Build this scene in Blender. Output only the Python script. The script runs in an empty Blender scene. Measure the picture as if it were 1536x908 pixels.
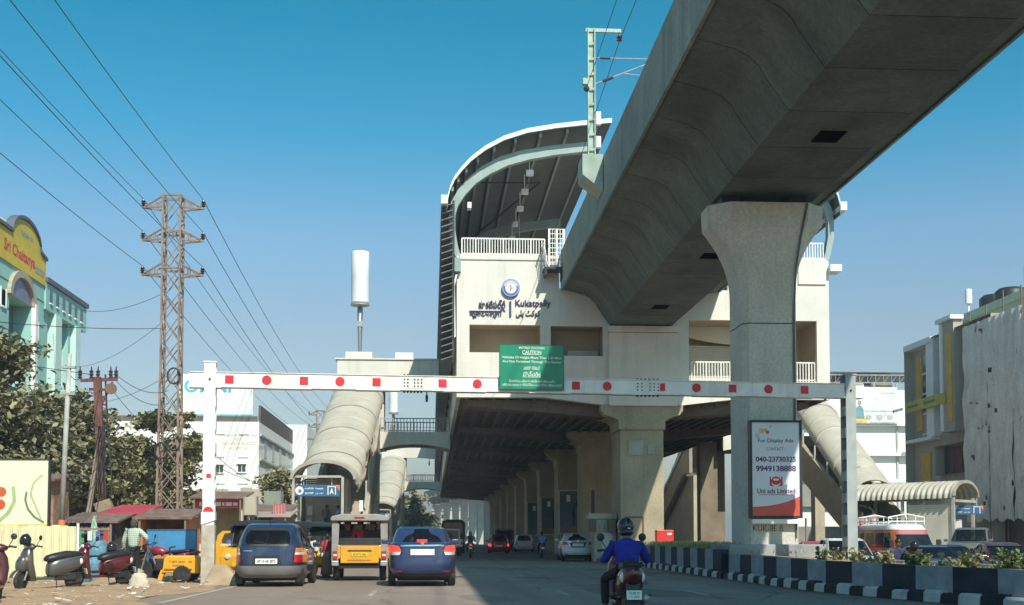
import bpy, bmesh, math, random
import numpy as np
from mathutils import Vector, Matrix, Euler

R = math.radians
rng = random.Random(7)
SC = bpy.context.scene
COL = SC.collection

# ------------------------------------------------------------------ camera
EYE = Vector((0.0, 0.0, 1.2))
YAW, PITCH, FPX = R(3.61), R(3.0), 1900.0
cam_data = bpy.data.cameras.new('camera')
cam_data.sensor_width = 36.0
cam_data.lens = 36.0 * FPX / 1536.0
cam_data.shift_y = (808 - FPX * math.tan(PITCH) - 454) / 1536.0
cam_data.clip_start = 0.2
cam_data.clip_end = 6000
cam = bpy.data.objects.new('camera', cam_data)
cam.location = EYE
cam.rotation_euler = (R(90) + PITCH, 0, -YAW)
COL.objects.link(cam)
SC.camera = cam

# ------------------------------------------------------------------ sky, sun, exposure
SUN = Vector((0.35, -0.95, 1.0)).normalized()          # towards the sun: behind the camera, to its right
elev = math.asin(SUN.z)
azim = math.atan2(SUN.x, SUN.y)
world = bpy.data.worlds.new('World')
SC.world = world
world.use_nodes = True
wn, wl = world.node_tree.nodes, world.node_tree.links
wn.clear()
w_out = wn.new('ShaderNodeOutputWorld')
w_bg = wn.new('ShaderNodeBackground')
w_sky = wn.new('ShaderNodeTexSky')
w_sky.sky_type = 'NISHITA'
w_sky.sun_disc = False
w_sky.sun_elevation = elev
w_sky.sun_rotation = azim
w_sky.air_density = 1.0
w_sky.dust_density = 1.6
w_sky.ozone_density = 2.0
w_bg.inputs['Strength'].default_value = 0.12
w_tc = wn.new('ShaderNodeTexCoord')
w_sep = wn.new('ShaderNodeSeparateXYZ')
w_ramp = wn.new('ShaderNodeValToRGB')
w_mul = wn.new('ShaderNodeMix'); w_mul.data_type = 'RGBA'; w_mul.blend_type = 'MULTIPLY'
w_mul.inputs['Factor'].default_value = 1.0
wl.new(w_tc.outputs['Generated'], w_sep.inputs[0])
wl.new(w_sep.outputs['Z'], w_ramp.inputs['Fac'])
e = w_ramp.color_ramp.elements
e[0].position, e[0].color = 0.0, (0.80, 0.77, 0.74, 1)
e[1].position, e[1].color = 0.60, (0.30, 0.75, 0.82, 1)
for p_, c_ in ((0.16, (0.78, 0.79, 0.74)), (0.234, (0.66, 0.88, 0.88)), (0.305, (0.24, 0.86, 0.90)), (0.385, (0.09, 0.79, 0.81)), (0.45, (0.14, 0.77, 0.81))):
    m_ = w_ramp.color_ramp.elements.new(p_); m_.color = (*c_, 1)
wl.new(w_sky.outputs['Color'], w_mul.inputs['A'])
wl.new(w_ramp.outputs['Color'], w_mul.inputs['B'])
wl.new(w_mul.outputs['Result'], w_bg.inputs['Color'])
wl.new(w_bg.outputs['Background'], w_out.inputs['Surface'])

sun_data = bpy.data.lights.new('sun', 'SUN')
sun_data.energy = 4.2
sun_data.angle = R(0.53)
sun_data.color = (1.0, 0.94, 0.83)
sun = bpy.data.objects.new('sun', sun_data)
sun.rotation_euler = (-SUN).to_track_quat('-Z', 'Y').to_euler()
sun.location = (0, -20, 60)
COL.objects.link(sun)
SC.view_settings.view_transform = 'Standard'
SC.view_settings.look = 'None'
SC.view_settings.exposure = 0.45
SC.view_settings.gamma = 1.0
SC.cycles.max_bounces = 6
SC.cycles.transparent_max_bounces = 12

# ------------------------------------------------------------------ from a sight line to a point of the place
_fw = Vector((math.sin(YAW) * math.cos(PITCH), math.cos(YAW) * math.cos(PITCH), math.sin(PITCH)))
_rt = Vector((math.cos(YAW), -math.sin(YAW), 0))
_up = _rt.cross(_fw)
_py0 = 808 - FPX * math.tan(PITCH)
def ray(px, py): return _fw + _rt * ((px - 768) / FPX) + _up * ((_py0 - py) / FPX)
def atY(px, py, Y):
    d = ray(px, py); return EYE + d * (Y / d.y)
def atX(px, py, X):
    d = ray(px, py); return EYE + d * (X / d.x)
def atZ(px, py, Z=0.0):
    d = ray(px, py); return EYE + d * ((Z - EYE.z) / d.z)

# ------------------------------------------------------------------ objects
def tag(o, label=None, cat=None, group=None, kind=None):
    if label: o['label'] = label
    if cat: o['category'] = cat
    if group: o['group'] = group
    if kind: o['kind'] = kind
    return o
def thing(name, label, cat, loc=(0, 0, 0), rz=0.0, group=None, scale=None):
    o = bpy.data.objects.new(name, None)
    o.empty_display_size = 0.3
    COL.objects.link(o)
    o.location = loc; o.rotation_euler = (0, 0, rz)
    if scale: o.scale = (scale,) * 3 if not hasattr(scale, '__len__') else scale
    return tag(o, label, cat, group)
def copy_tree(o, parent=None):
    c = o.copy(); COL.objects.link(c)
    if parent is not None: c.parent = parent
    for ch in KIDS.get(o.name, []):
        copy_tree(ch, c)
    return c
KIDS = {}
def adopt(o, parent):
    o.parent = parent
    KIDS.setdefault(parent.name, []).append(o)
def relabel(o, label, group=None):
    o['label'] = label
    if group: o['group'] = group
    return o
def link(name, me, mat=None, parent=None):
    o = bpy.data.objects.new(name, me); COL.objects.link(o)
    if mat is not None and len(me.materials) == 0: me.materials.append(mat)
    if parent is not None: adopt(o, parent)
    return o
def again(src, name, parent, loc=(0, 0, 0), rot=(0, 0, 0), scale=(1, 1, 1)):
    o = bpy.data.objects.new(name, src.data); COL.objects.link(o)
    o.location = loc; o.rotation_euler = rot; o.scale = scale
    if parent is not None: adopt(o, parent)
    return o

class MB:
    """collects shapes, then links them as one mesh"""
    def __init__(s, origin=(0, 0, 0)):
        s.v, s.f = [], []; s.o = Vector(origin)
    def add(s, vs, fs):
        b = len(s.v)
        s.v += [Vector(p) - s.o for p in vs]
        s.f += [tuple(b + i for i in f) for f in fs]
        return s
    def box(s, x0, x1, y0, y1, z0, z1):
        return s.add([(x0,y0,z0),(x1,y0,z0),(x1,y1,z0),(x0,y1,z0),(x0,y0,z1),(x1,y0,z1),(x1,y1,z1),(x0,y1,z1)],
                     [(0,3,2,1),(4,5,6,7),(0,1,5,4),(1,2,6,5),(2,3,7,6),(3,0,4,7)])
    def cbox(s, c, size, rz=0.0, rx=0.0, ry=0.0):
        m = Euler((rx, ry, rz)).to_matrix(); c = Vector(c); h = Vector(size) * 0.5
        vs = [c + m @ Vector((sx*h.x, sy*h.y, sz*h.z)) for sz in (-1,1) for sx, sy in ((-1,-1),(1,-1),(1,1),(-1,1))]
        return s.add(vs, [(0,3,2,1),(4,5,6,7),(0,1,5,4),(1,2,6,5),(2,3,7,6),(3,0,4,7)])
    def bar(s, a, b, w, h=None, up=(0, 0, 1)):
        a, b = Vector(a), Vector(b); h = w if h is None else h
        d = (b - a).normalized(); u = Vector(up)
        if abs(d.dot(u)) > 0.98: u = Vector((0, 1, 0))
        x = d.cross(u).normalized(); z = x.cross(d)
        vs = [p + x*sx*w/2 + z*sz*h/2 for p in (a, b) for sx, sz in ((-1,-1),(1,-1),(1,1),(-1,1))]
        return s.add(vs, [(0,1,2,3),(7,6,5,4),(0,4,5,1),(1,5,6,2),(2,6,7,3),(3,7,4,0)])
    def tube(s, pts, r, n=8, cap=True):
        pts = [Vector(p) for p in pts]; rr = r if hasattr(r, '__len__') else [r]*len(pts)
        vs, fs = [], []; prev = None
        for i, p in enumerate(pts):
            d = (pts[min(i+1, len(pts)-1)] - pts[max(i-1, 0)])
            d = d.normalized() if d.length > 1e-9 else Vector((0,0,1))
            if prev is None:
                u = Vector((0,0,1)) if abs(d.z) < 0.9 else Vector((1,0,0))
                x = d.cross(u).normalized()
            else:
                x = (prev - d*prev.dot(d)); x = x.normalized() if x.length > 1e-6 else d.orthogonal().normalized()
            prev = x; y = d.cross(x)
            vs += [p + (x*math.cos(2*math.pi*k/n) + y*math.sin(2*math.pi*k/n))*rr[i] for k in range(n)]
        for i in range(len(pts)-1):
            for k in range(n):
                a, b = i*n+k, i*n+(k+1) % n
                fs.append((a, b, b+n, a+n))
        if cap:
            fs.append(tuple(reversed(range(n)))); fs.append(tuple(range((len(pts)-1)*n, len(pts)*n)))
        return s.add(vs, fs)
    def prism(s, poly, axis, a, b):
        """poly: 2-D outline; axis 'x': (y,z), 'y': (x,z), 'z': (x,y)"""
        n = len(poly)
        def P(p, t): return {'x': (t, p[0], p[1]), 'y': (p[0], t, p[1]), 'z': (p[0], p[1], t)}[axis]
        vs = [P(p, a) for p in poly] + [P(p, b) for p in poly]
        fs = [tuple(range(n)), tuple(reversed(range(n, 2*n)))]
        fs += [(i, i+n, (i+1) % n + n, (i+1) % n) for i in range(n)]
        return s.add(vs, fs)
    def rings(s, rings, close=True, caps=True):
        n = len(rings[0]); vs = [p for r in rings for p in r]; fs = []
        for i in range(len(rings)-1):
            for k in range(n if close else n-1):
                a, b = i*n+k, i*n+(k+1) % n
                fs.append((a, b, b+n, a+n))
        if caps:
            fs.append(tuple(reversed(range(n)))); fs.append(tuple(range((len(rings)-1)*n, len(rings)*n)))
        return s.add(vs, fs)
    def lathe(s, prof, c=(0, 0, 0), axis='z', n=20):
        c = Vector(c); rg = []
        for r, t in prof:
            ring = []
            for k in range(n):
                a = 2*math.pi*k/n; u, v = r*math.cos(a), r*math.sin(a)
                ring.append(c + Vector({'z': (u, v, t), 'x': (t, u, v), 'y': (u, t, v)}[axis]))
            rg.append(ring)
        return s.rings(rg)
    def ball(s, c, r, n=14, m=8, squash=(1, 1, 1)):
        c = Vector(c); vs, fs = [], []
        for j in range(1, m):
            th = math.pi*j/m
            for k in range(n):
                a = 2*math.pi*k/n
                vs.append(c + Vector((math.sin(th)*math.cos(a)*squash[0], math.sin(th)*math.sin(a)*squash[1], math.cos(th)*squash[2]))*r)
        vs += [c + Vector((0,0,r*squash[2])), c - Vector((0,0,r*squash[2]))]
        for j in range(m-2):
            for k in range(n):
                a, b = j*n+k, j*n+(k+1) % n; fs.append((a, a+n, b+n, b))
        t, b_ = len(vs)-2, len(vs)-1
        for k in range(n):
            fs.append((t, k, (k+1) % n)); fs.append((b_, (m-2)*n+(k+1) % n, (m-2)*n+k))
        return s.add(vs, fs)
    def quad(s, a, b, c, d): return s.add([a, b, c, d], [(0, 1, 2, 3)])
    def grid(s, f, nu, nv):
        vs = [f(i/nu, j/nv) for j in range(nv+1) for i in range(nu+1)]
        fs = [(j*(nu+1)+i, j*(nu+1)+i+1, (j+1)*(nu+1)+i+1, (j+1)*(nu+1)+i) for j in range(nv) for i in range(nu)]
        return s.add(vs, fs)
    def mesh(s, name):
        me = bpy.data.meshes.new(name); me.from_pydata(s.v, [], s.f); me.validate(); return me
    def build(s, name, mat, parent=None, smooth=False, bevel=0.0, fix=True, world=True, kind=None, auto=None):
        """world=True: the shapes were given in world coordinates; they are moved into the parent's frame"""
        me = s.mesh(name)
        if fix:
            bm = bmesh.new(); bm.from_mesh(me)
            bmesh.ops.recalc_face_normals(bm, faces=bm.faces)
            bm.to_mesh(me); bm.free()
        o = link(name, me, mat, parent)
        if smooth or auto:
            for p in me.polygons: p.use_smooth = True
            if auto: me.set_sharp_from_angle(angle=R(auto))
        if bevel:
            b = o.modifiers.new('bevel', 'BEVEL'); b.width = bevel; b.segments = 2; b.limit_method = 'ANGLE'; b.angle_limit = R(40)
        if kind: o['kind'] = kind
        return o

# ------------------------------------------------------------------ materials
MATS = {}
def M(name, col, rough=0.8, var=0.12, scale=1.2, bump=0.0, bscale=None, metal=0.0, col2=None, streak=0.0, streakcol=None,
      island=0.0, coat=0.0, spec=None, grime=0.0, grimecol=(0.10, 0.075, 0.05), fine=0.0, piece=0.0):
    """procedural: large and small noise between two tints, vertical streaks, patches of grime, fine relief"""
    if name in MATS: return MATS[name]
    m = bpy.data.materials.new(name); m.use_nodes = True; MATS[name] = m
    nt = m.node_tree; N, L = nt.nodes, nt.links
    bs = N['Principled BSDF']
    bs.inputs['Roughness'].default_value = rough
    bs.inputs['Metallic'].default_value = metal
    if coat: bs.inputs['Coat Weight'].default_value = coat; bs.inputs['Coat Roughness'].default_value = 0.06
    if spec is not None: bs.inputs['Specular IOR Level'].default_value = spec
    geo = N.new('ShaderNodeNewGeometry')
    def noise(sc, det=4, vec=None, rough_=0.55):
        n = N.new('ShaderNodeTexNoise'); n.inputs['Scale'].default_value = sc; n.inputs['Detail'].default_value = det
        n.inputs['Roughness'].default_value = rough_
        L.new(vec if vec is not None else geo.outputs['Position'], n.inputs['Vector']); return n.outputs['Fac']
    def mix(fac, a, b, mode='MIX'):
        x = N.new('ShaderNodeMix'); x.data_type = 'RGBA'; x.blend_type = mode
        for sock, val in (('Factor', fac), ('A', a), ('B', b)):
            if hasattr(val, 'is_linked'): L.new(val, x.inputs[sock])
            elif sock == 'Factor': x.inputs[sock].default_value = val
            else: x.inputs[sock].default_value = (*val, 1)
        return x.outputs['Result']
    def rampf(fac, lo, hi):
        r = N.new('ShaderNodeMapRange'); r.inputs['From Min'].default_value = lo; r.inputs['From Max'].default_value = hi
        r.clamp = True; L.new(fac, r.inputs['Value']); return r.outputs['Result']
    c2 = col2 if col2 is not None else tuple(max(0, c*(1-2*var)) for c in col)
    c1 = col if col2 is not None else tuple(min(1, c*(1+var)) for c in col)
    f = rampf(noise(scale, 5), 0.3, 0.7)
    out = mix(f, c1, c2)
    if fine:
        out = mix(fine, out, mix(rampf(noise(scale*14, 3), 0.35, 0.65), (0.72,)*3, (1.28,)*3), 'MULTIPLY')
    if streak:
        mp = N.new('ShaderNodeMapping'); mp.inputs['Scale'].default_value = (2.2, 2.2, 0.10)
        L.new(geo.outputs['Position'], mp.inputs['Vector'])
        g = rampf(noise(1.0, 6, mp.outputs['Vector'], 0.65), 0.50, 0.78)
        sm = N.new('ShaderNodeMath'); sm.operation = 'MULTIPLY'; sm.inputs[1].default_value = streak; L.new(g, sm.inputs[0])
        out = mix(sm.outputs[0], out, streakcol or tuple(c*0.35 for c in col))
    if grime:
        g = rampf(noise(scale*0.6, 7, None, 0.7), 0.52, 0.72)
        sm = N.new('ShaderNodeMath'); sm.operation = 'MULTIPLY'; sm.inputs[1].default_value = grime; L.new(g, sm.inputs[0])
        out = mix(sm.outputs[0], out, grimecol)
    if island:
        v = rampf(geo.outputs['Random Per Island'], 0, 1)
        out = mix(1.0, out, mix(v, (1-island,)*3, (1+island,)*3), 'MULTIPLY')
    if piece:
        oi = N.new('ShaderNodeObjectInfo'); out = mix(1.0, out, mix(oi.outputs['Random'], (1-piece,)*3, (1+piece,)*3), 'MULTIPLY')
    L.new(out, bs.inputs['Base Color'])
    if bump:
        b = N.new('ShaderNodeBump'); b.inputs['Strength'].default_value = bump; b.inputs['Distance'].default_value = 0.03
        L.new(noise(bscale or scale*8, 4), b.inputs['Height']); L.new(b.outputs['Normal'], bs.inputs['Normal'])
    return m
def glow(name, col, power):
    if name in MATS: return MATS[name]
    m = bpy.data.materials.new(name); m.use_nodes = True; MATS[name] = m
    b = m.node_tree.nodes['Principled BSDF']
    b.inputs['Base Color'].default_value = (*col, 1); b.inputs['Emission Color'].default_value = (*col, 1)
    b.inputs['Emission Strength'].default_value = power; b.inputs['Roughness'].default_value = 0.25
    return m
def glassy(name, tint, clear=0.5):
    if name in MATS: return MATS[name]
    m = bpy.data.materials.new(name); m.use_nodes = True; MATS[name] = m
    N, L = m.node_tree.nodes, m.node_tree.links
    N.clear()
    o = N.new('ShaderNodeOutputMaterial'); t = N.new('ShaderNodeBsdfTransparent'); g = N.new('ShaderNodeBsdfPrincipled')
    t.inputs['Color'].default_value = (*tint, 1); g.inputs['Base Color'].default_value = (0.012, 0.014, 0.016, 1)
    g.inputs['Roughness'].default_value = 0.05; mx = N.new('ShaderNodeMixShader'); mx.inputs['Fac'].default_value = 1 - clear
    L.new(t.outputs[0], mx.inputs[1]); L.new(g.outputs[0], mx.inputs[2]); L.new(mx.outputs[0], o.inputs['Surface'])
    return m

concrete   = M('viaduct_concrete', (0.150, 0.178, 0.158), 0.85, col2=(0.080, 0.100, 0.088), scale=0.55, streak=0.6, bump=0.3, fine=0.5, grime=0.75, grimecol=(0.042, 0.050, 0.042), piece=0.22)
concrete_p = M('pier_concrete', (0.60, 0.57, 0.49), 0.85, col2=(0.49, 0.465, 0.40), scale=0.8, streak=0.35, bump=0.2, fine=0.4)
cream      = M('cream_painted_concrete', (0.70, 0.67, 0.60), 0.75, var=0.06, scale=0.5, streak=0.30, streakcol=(0.33, 0.28, 0.2), bump=0.04, fine=0.10)
beige      = M('beige_concrete', (0.44, 0.385, 0.29), 0.85, var=0.10, scale=0.6, streak=0.3, streakcol=(0.16, 0.13, 0.095), bump=0.2, fine=0.35)
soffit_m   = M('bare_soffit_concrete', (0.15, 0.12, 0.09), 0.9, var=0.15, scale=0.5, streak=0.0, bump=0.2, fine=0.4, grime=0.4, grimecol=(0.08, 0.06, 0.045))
roof_white = M('white_fascia_metal', (0.74, 0.78, 0.76), 0.4, var=0.04)
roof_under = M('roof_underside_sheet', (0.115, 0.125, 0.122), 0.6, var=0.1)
roof_top   = M('roof_top_sheet', (0.45, 0.46, 0.45), 0.5, var=0.1)
rib_m      = M('painted_rib_steel', (0.30, 0.38, 0.36), 0.5, var=0.08)
dark_steel = M('dark_steel', (0.045, 0.045, 0.047), 0.5, var=0.2, metal=0.3)
louvre_m   = M('grey_louvre_metal', (0.17, 0.175, 0.18), 0.55, var=0.2)
white_rail = M('white_railing_paint', (0.78, 0.76, 0.70), 0.45, var=0.06, scale=6)
tube_m     = M('cream_corrugated_sheet', (0.43, 0.405, 0.335), 0.5, var=0.08, scale=0.9, grime=0.25, grimecol=(0.26, 0.21, 0.15))
shutter_m  = M('ivory_shutter', (0.58, 0.55, 0.46), 0.5, var=0.05)
blue_sign  = M('blue_sign_face', (0.035, 0.12, 0.24), 0.4, var=0.05)
white_p    = M('white_paint', (0.80, 0.80, 0.78), 0.5, var=0.03)
red_p      = M('red_paint', (0.62, 0.02, 0.035), 0.5, var=0.1)
navy_p     = M('navy_lettering', (0.03, 0.035, 0.10), 0.5, var=0.1)
black_p    = M('black_paint', (0.018, 0.018, 0.02), 0.5, var=0.2)
green_s    = M('green_sign_sheet', (0.005, 0.235, 0.135), 0.35, var=0.08, scale=2)
gantry_w   = M('gantry_white_paint', (0.78, 0.77, 0.74), 0.55, var=0.05, scale=2.2, streak=0.55, streakcol=(0.38, 0.30, 0.23), grime=0.3, grimecol=(0.4, 0.32, 0.25))
rust_steel = M('rusted_lattice_steel', (0.33, 0.25, 0.20), 0.75, col2=(0.19, 0.13, 0.10), scale=1.5, metal=0.2)
galv       = M('galvanised_steel', (0.42, 0.43, 0.43), 0.45, var=0.12, metal=0.5)
wire_m     = M('dark_wire', (0.03, 0.03, 0.033), 0.6, var=0.1)
ceramic    = M('brown_insulator', (0.07, 0.035, 0.03), 0.3, var=0.2)
rubber     = M('tyre_rubber', (0.022, 0.021, 0.021), 0.85, var=0.25, scale=9, grime=0.5, grimecol=(0.16, 0.12, 0.085))
plastic_k  = M('black_plastic', (0.02, 0.02, 0.022), 0.45, var=0.2)
chrome     = M('chrome', (0.72, 0.72, 0.74), 0.15, var=0.05, metal=1.0)
alloy      = M('wheel_alloy', (0.42, 0.42, 0.43), 0.35, var=0.1, metal=0.8)
car_glass  = glassy('car_window_glass', (0.42, 0.47, 0.47), 0.62)
dark_glass = M('dark_glass', (0.016, 0.02, 0.024), 0.07, var=0.3)
window_gl  = M('building_window_glass', (0.05, 0.07, 0.085), 0.12, var=0.4, scale=0.7)

ochre = M('ochre_concrete', (0.40, 0.34, 0.235), 0.85, var=0.10, scale=0.7, streak=0.35, streakcol=(0.13, 0.10, 0.07), bump=0.15, fine=0.35)
gantry_shade = M('grey_gantry_paint', (0.36, 0.39, 0.39), 0.55, var=0.08, scale=2.2, streak=0.3, streakcol=(0.2, 0.19, 0.17), grime=0.2)  # gantry white greyed for the right post: its shade is put into the colour
# ------------------------------------------------------------------ lettering
def strips(name, mat, parent, c, w, h, n=1, rz=0.0, origin=(0, 0, 0), depth=.008, seed=1):
    """printed lines too small to read: broken bars on a face that looks to -Y (turned by rz)"""
    r = random.Random(seed); ca, sa = math.cos(rz), math.sin(rz); m = MB(origin)
    for i in range(n):
        z = c[2] + h*(.5-(i+.5)/n); x = -w/2
        while x < w/2-h*.2/n:
            l = min(w/2-x, h/n*(.35+.9*r.random())); hh = h/n*(.28+.12*r.random())
            P = lambda u, v: (c[0]+u*ca+depth*sa, c[1]+u*sa-depth*ca, v)
            m.quad(P(x, z-hh), P(x+l, z-hh), P(x+l, z+hh), P(x, z+hh)); x += l+h/n*.22
    return m.build(name, mat, parent, fix=False, kind='stuff')
def text(name, s, mat, parent, c, w, h, depth=0.02, rz=0.0, bold=0.0, origin=(0, 0, 0), lean=0.0):
    """flat letters standing on a face that looks to -Y (turned by rz), fitted into w x h around c"""
    cu = bpy.data.curves.new(name, 'FONT'); cu.body = s; cu.size = 1; cu.extrude = 0.0; cu.offset = bold
    cu.resolution_u = 3; cu.align_x = 'CENTER'
    tmp = bpy.data.objects.new(name, cu); COL.objects.link(tmp)
    bpy.context.view_layer.update()
    me = bpy.data.meshes.new_from_object(tmp.evaluated_get(bpy.context.evaluated_depsgraph_get()))
    bpy.data.objects.remove(tmp); bpy.data.curves.remove(cu)
    n = len(me.vertices)
    if n == 0: return None
    co = np.empty(n*3); me.vertices.foreach_get('co', co); co = co.reshape(-1, 3)
    lo, hi = co.min(0), co.max(0); sp = np.maximum(hi-lo, 1e-6)
    q = (co - (lo+hi)/2) / sp
    bm = bmesh.new()
    x, z = q[:, 0]*w + q[:, 1]*h*lean, q[:, 1]*h
    ca, sa = math.cos(rz), math.sin(rz); o = Vector(origin)
    def put(i, dy):
        return Vector((c[0] + x[i]*ca - dy*-sa*-1, c[1] + x[i]*sa + dy*ca, c[2] + z[i])) - o
    vs = [bm.verts.new(put(i, -depth)) for i in range(n)]
    for p in me.polygons:
        try: bm.faces.new([vs[i] for i in p.vertices])
        except ValueError: pass
    if depth > 0.015:
        g = bmesh.ops.extrude_face_region(bm, geom=bm.faces[:])
        off = Vector((-(depth)*sa, depth*ca, 0)) * 0.96
        bmesh.ops.translate(bm, verts=[v for v in g['geom'] if isinstance(v, bmesh.types.BMVert)], vec=off)
        bmesh.ops.recalc_face_normals(bm, faces=bm.faces)
    m2 = bpy.data.meshes.new(name); bm.to_mesh(m2); bm.free(); bpy.data.meshes.remove(me)
    return link(name, m2, mat, parent)
# ================================================================== elevated viaduct
VX = 10.65
via = thing('metro_viaduct', 'long grey concrete box girder viaduct running overhead on the pier into the station', 'viaduct', (VX, -40, 0))
half = [(1.6, 12.1), (2.22, 12.98), (2.36, 13.24), (2.60, 13.48), (2.95, 13.66), (3.4, 13.78), (4.02, 13.93), (4.02, 14.25)]
prof = half + [(-x, z) for x, z in reversed(half)]
core = [(x*0.985 if abs(x) > 1.7 else x*0.97, z + (0.045 if z < 14.2 else -0.05)) for x, z in prof]
seg_src = par_src = None
nseg = 35
for i in range(nseg):
    y0 = i * 2.97
    if seg_src is None:
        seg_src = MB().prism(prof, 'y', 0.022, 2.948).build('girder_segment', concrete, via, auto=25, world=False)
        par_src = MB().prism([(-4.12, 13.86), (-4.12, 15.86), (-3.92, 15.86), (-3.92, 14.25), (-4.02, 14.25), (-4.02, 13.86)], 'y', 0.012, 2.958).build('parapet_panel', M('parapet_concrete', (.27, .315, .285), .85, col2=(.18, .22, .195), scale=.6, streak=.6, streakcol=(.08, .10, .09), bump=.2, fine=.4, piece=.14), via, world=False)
        par_src.location = seg_src.location = (0, y0, 0)
    else:
        again(seg_src, 'girder_segment', via, (0, y0, 0)); again(par_src, 'parapet_panel', via, (0, y0, 0))
    again(par_src, 'parapet_panel', via, (0, y0, 0), scale=(-1, 1, 1))
MB().prism(core, 'y', 0.0, nseg*2.97).build('girder_core', M('joint_shadow_concrete', (0.04, 0.042, 0.04), 0.9), via, world=False)
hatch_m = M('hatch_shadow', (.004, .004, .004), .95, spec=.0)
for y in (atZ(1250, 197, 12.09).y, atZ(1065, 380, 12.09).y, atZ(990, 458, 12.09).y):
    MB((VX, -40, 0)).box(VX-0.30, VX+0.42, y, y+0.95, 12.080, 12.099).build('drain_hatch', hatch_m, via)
for x in (VX-1.6, VX+1.6):            # rails on plinths, hidden from the road but part of the line
    MB((VX, -40, 0)).box(x-0.35, x+0.35, -40, 62, 14.25, 14.5).build('track_plinth', concrete_p, via)

# ================================================================== pier
PX, PYY = 10.58, 39.85
pier = thing('viaduct_pier', 'grey concrete pier with flared capital standing in the striped median', 'pier', (PX, PYY, 0))
def pring(z, a, f, b, d):
    return [(-f, -b, z), (f, -b, z), (a, -b+d, z), (a, b-d, z), (f, b, z), (-f, b, z), (-a, b-d, z), (-a, -b+d, z)]
zz = [(0.0, .87, 0.69, 1.0, .22), (7.93, .87, 0.69, 1.0, .22)]
mb = MB().rings([pring(*q) for q in zz])
mb.build('shaft', concrete_p, pier, world=False, bevel=0.012)
mb = MB()
rg = [pring(7.96, .87, .69, 1.0, .22)]
for t in [0.0, .1, .2, .3, .4, .5, .6, .7, .8, .9, 1.0]:
    z = 8.9 + 2.25*t; k = t**2.2
    rg.append(pring(z, .87+0.96*k, .69+.52*k, 1.0+0.05*k, .22+.30*k))
rg.append(pring(11.78, 1.86, 1.24, 1.06, .54))
mb.rings(rg).build('capital', concrete_p, pier, world=False, auto=30)
MB().add([(x*0.94, y*0.94, 7.92+z) for z in (0, .05) for x, y in [(-.87,-.78),(-.69,-1.0),(.69,-1.0),(.87,-.78),(.87,.78),(.69,1.0),(-.69,1.0),(-.87,.78)]],
         [tuple(range(8)), tuple(range(15, 7, -1))] + [(i, (i+1) % 8, (i+1) % 8+8, i+8) for i in range(8)]).build('casting_joint', MATS['joint_shadow_concrete'], pier, world=False)
for sx in (-1, 1):
    MB().box(sx*1.1-.3, sx*1.1+.3, -.5, .5, 11.78, 12.10).build('bearing', black_p, pier, world=False)
MB().tube([(.74, -1.02, 1.2), (.74, -1.02, 8.2), (.80, -1.04, 9.6), (.98, -1.07, 10.7), (1.20, -1.10, 11.75)], .035, 6).build('drain_pipe', M('drain_pipe', (.14, .14, .13), .6), pier, world=False)
MB().box(-1.45, 1.6, -1.32, 1.5, 0, 1.02).build('plinth', M('plinth_paint', (.30, .31, .33), .8, var=.12, grime=.4), pier, world=False, bevel=0.03)
text('stencil_lettering', 'KUK-8E B', M('stencil_paint', (.09, .07, .06), .8), pier, (PX-.15, PYY-1.0, 1.52), .95, .19, 0.006, origin=(PX, PYY, 0))
MB((PX, PYY, 0)).box(PX-.70, PX+.82, PYY-1.25, PYY-1.002, 1.66, 1.80).build('ledge', white_p, pier)

# advertising board on the pier
ax0, ax1, az0, az1, ay = 9.88, 11.38, 1.90, 4.80, 38.60
ad = thing('advertising_board', 'upright white poster board with red wave and phone numbers on the pier', 'advertisement', ((ax0+ax1)/2, ay, az0))
O = ad.location
m = MB(O)
m.box(ax0-.07, ax0, ay-.03, ay+.24, az0-.07, az1+.07).box(ax1, ax1+.07, ay-.03, ay+.24, az0-.07, az1+.07)
m.box(ax0, ax1, ay-.03, ay+.19, az1, az1+.07).box(ax0, ax1, ay-.03, ay+.24, az0-.07, az0)
m.build('frame', dark_steel, ad)
MB(O).box(ax0, ax1, ay, ay+.15, az0, az1).build('poster', M('poster_sheet', (.70, .74, .80), .4, var=.03), ad)
W, H = ax1-ax0, az1-az0
def ap(u, v): return (ax0+u*W, az1-v*H)
wave = [ap(0, .905+.0)] + [ap(t, .905 - .115*t**2.6 - .008*math.sin(t*3)) for t in [i/16 for i in range(1, 17)]] + [ap(1, 1), ap(0, 1)]
MB(O).prism(wave, 'y', ay-.004, ay+.01).build('poster_wave', M('coral_print', (.72, .10, .07), .4), ad)
text('lettering', 'For Display Ads', navy_p, ad, (*[ap(.5, .2)[0]], ay, ap(.5, .2)[1]), .74*W, .155, .004, origin=O, bold=.012)
text('lettering', 'CONTACT :', navy_p, ad, (ap(.5, .285)[0], ay, ap(.5, .285)[1]), .40*W, .095, .004, origin=O)
purple = M('purple_print', (.10, .02, .14), .5)
text('lettering', '040-23730325', purple, ad, (ap(.5, .395)[0], ay, ap(.5, .395)[1]), .84*W, .165, .004, origin=O, bold=.03)
text('lettering', '9949138888', purple, ad, (ap(.5, .495)[0], ay, ap(.5, .495)[1]), .84*W, .185, .004, origin=O, bold=.03)
text('lettering', 'Uni ads Limited', purple, ad, (ap(.5, .735)[0], ay, ap(.5, .735)[1]), .80*W, .15, .004, origin=O, bold=.02)
strips('printed_line', M('pale_red_print', (.7, .25, .25), .5), ad, (ap(.5, .775)[0], ay, ap(.5, .775)[1]), .74*W, .05, 1, origin=O, depth=.004)
lx, lz = ap(.5, .63)
m = MB(O)
m.prism([(lx+.15*math.cos(R(a)), lz+.02+.13*math.sin(R(a))) for a in range(0, 360, 20)], 'y', ay-.005, ay+.01)
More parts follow.
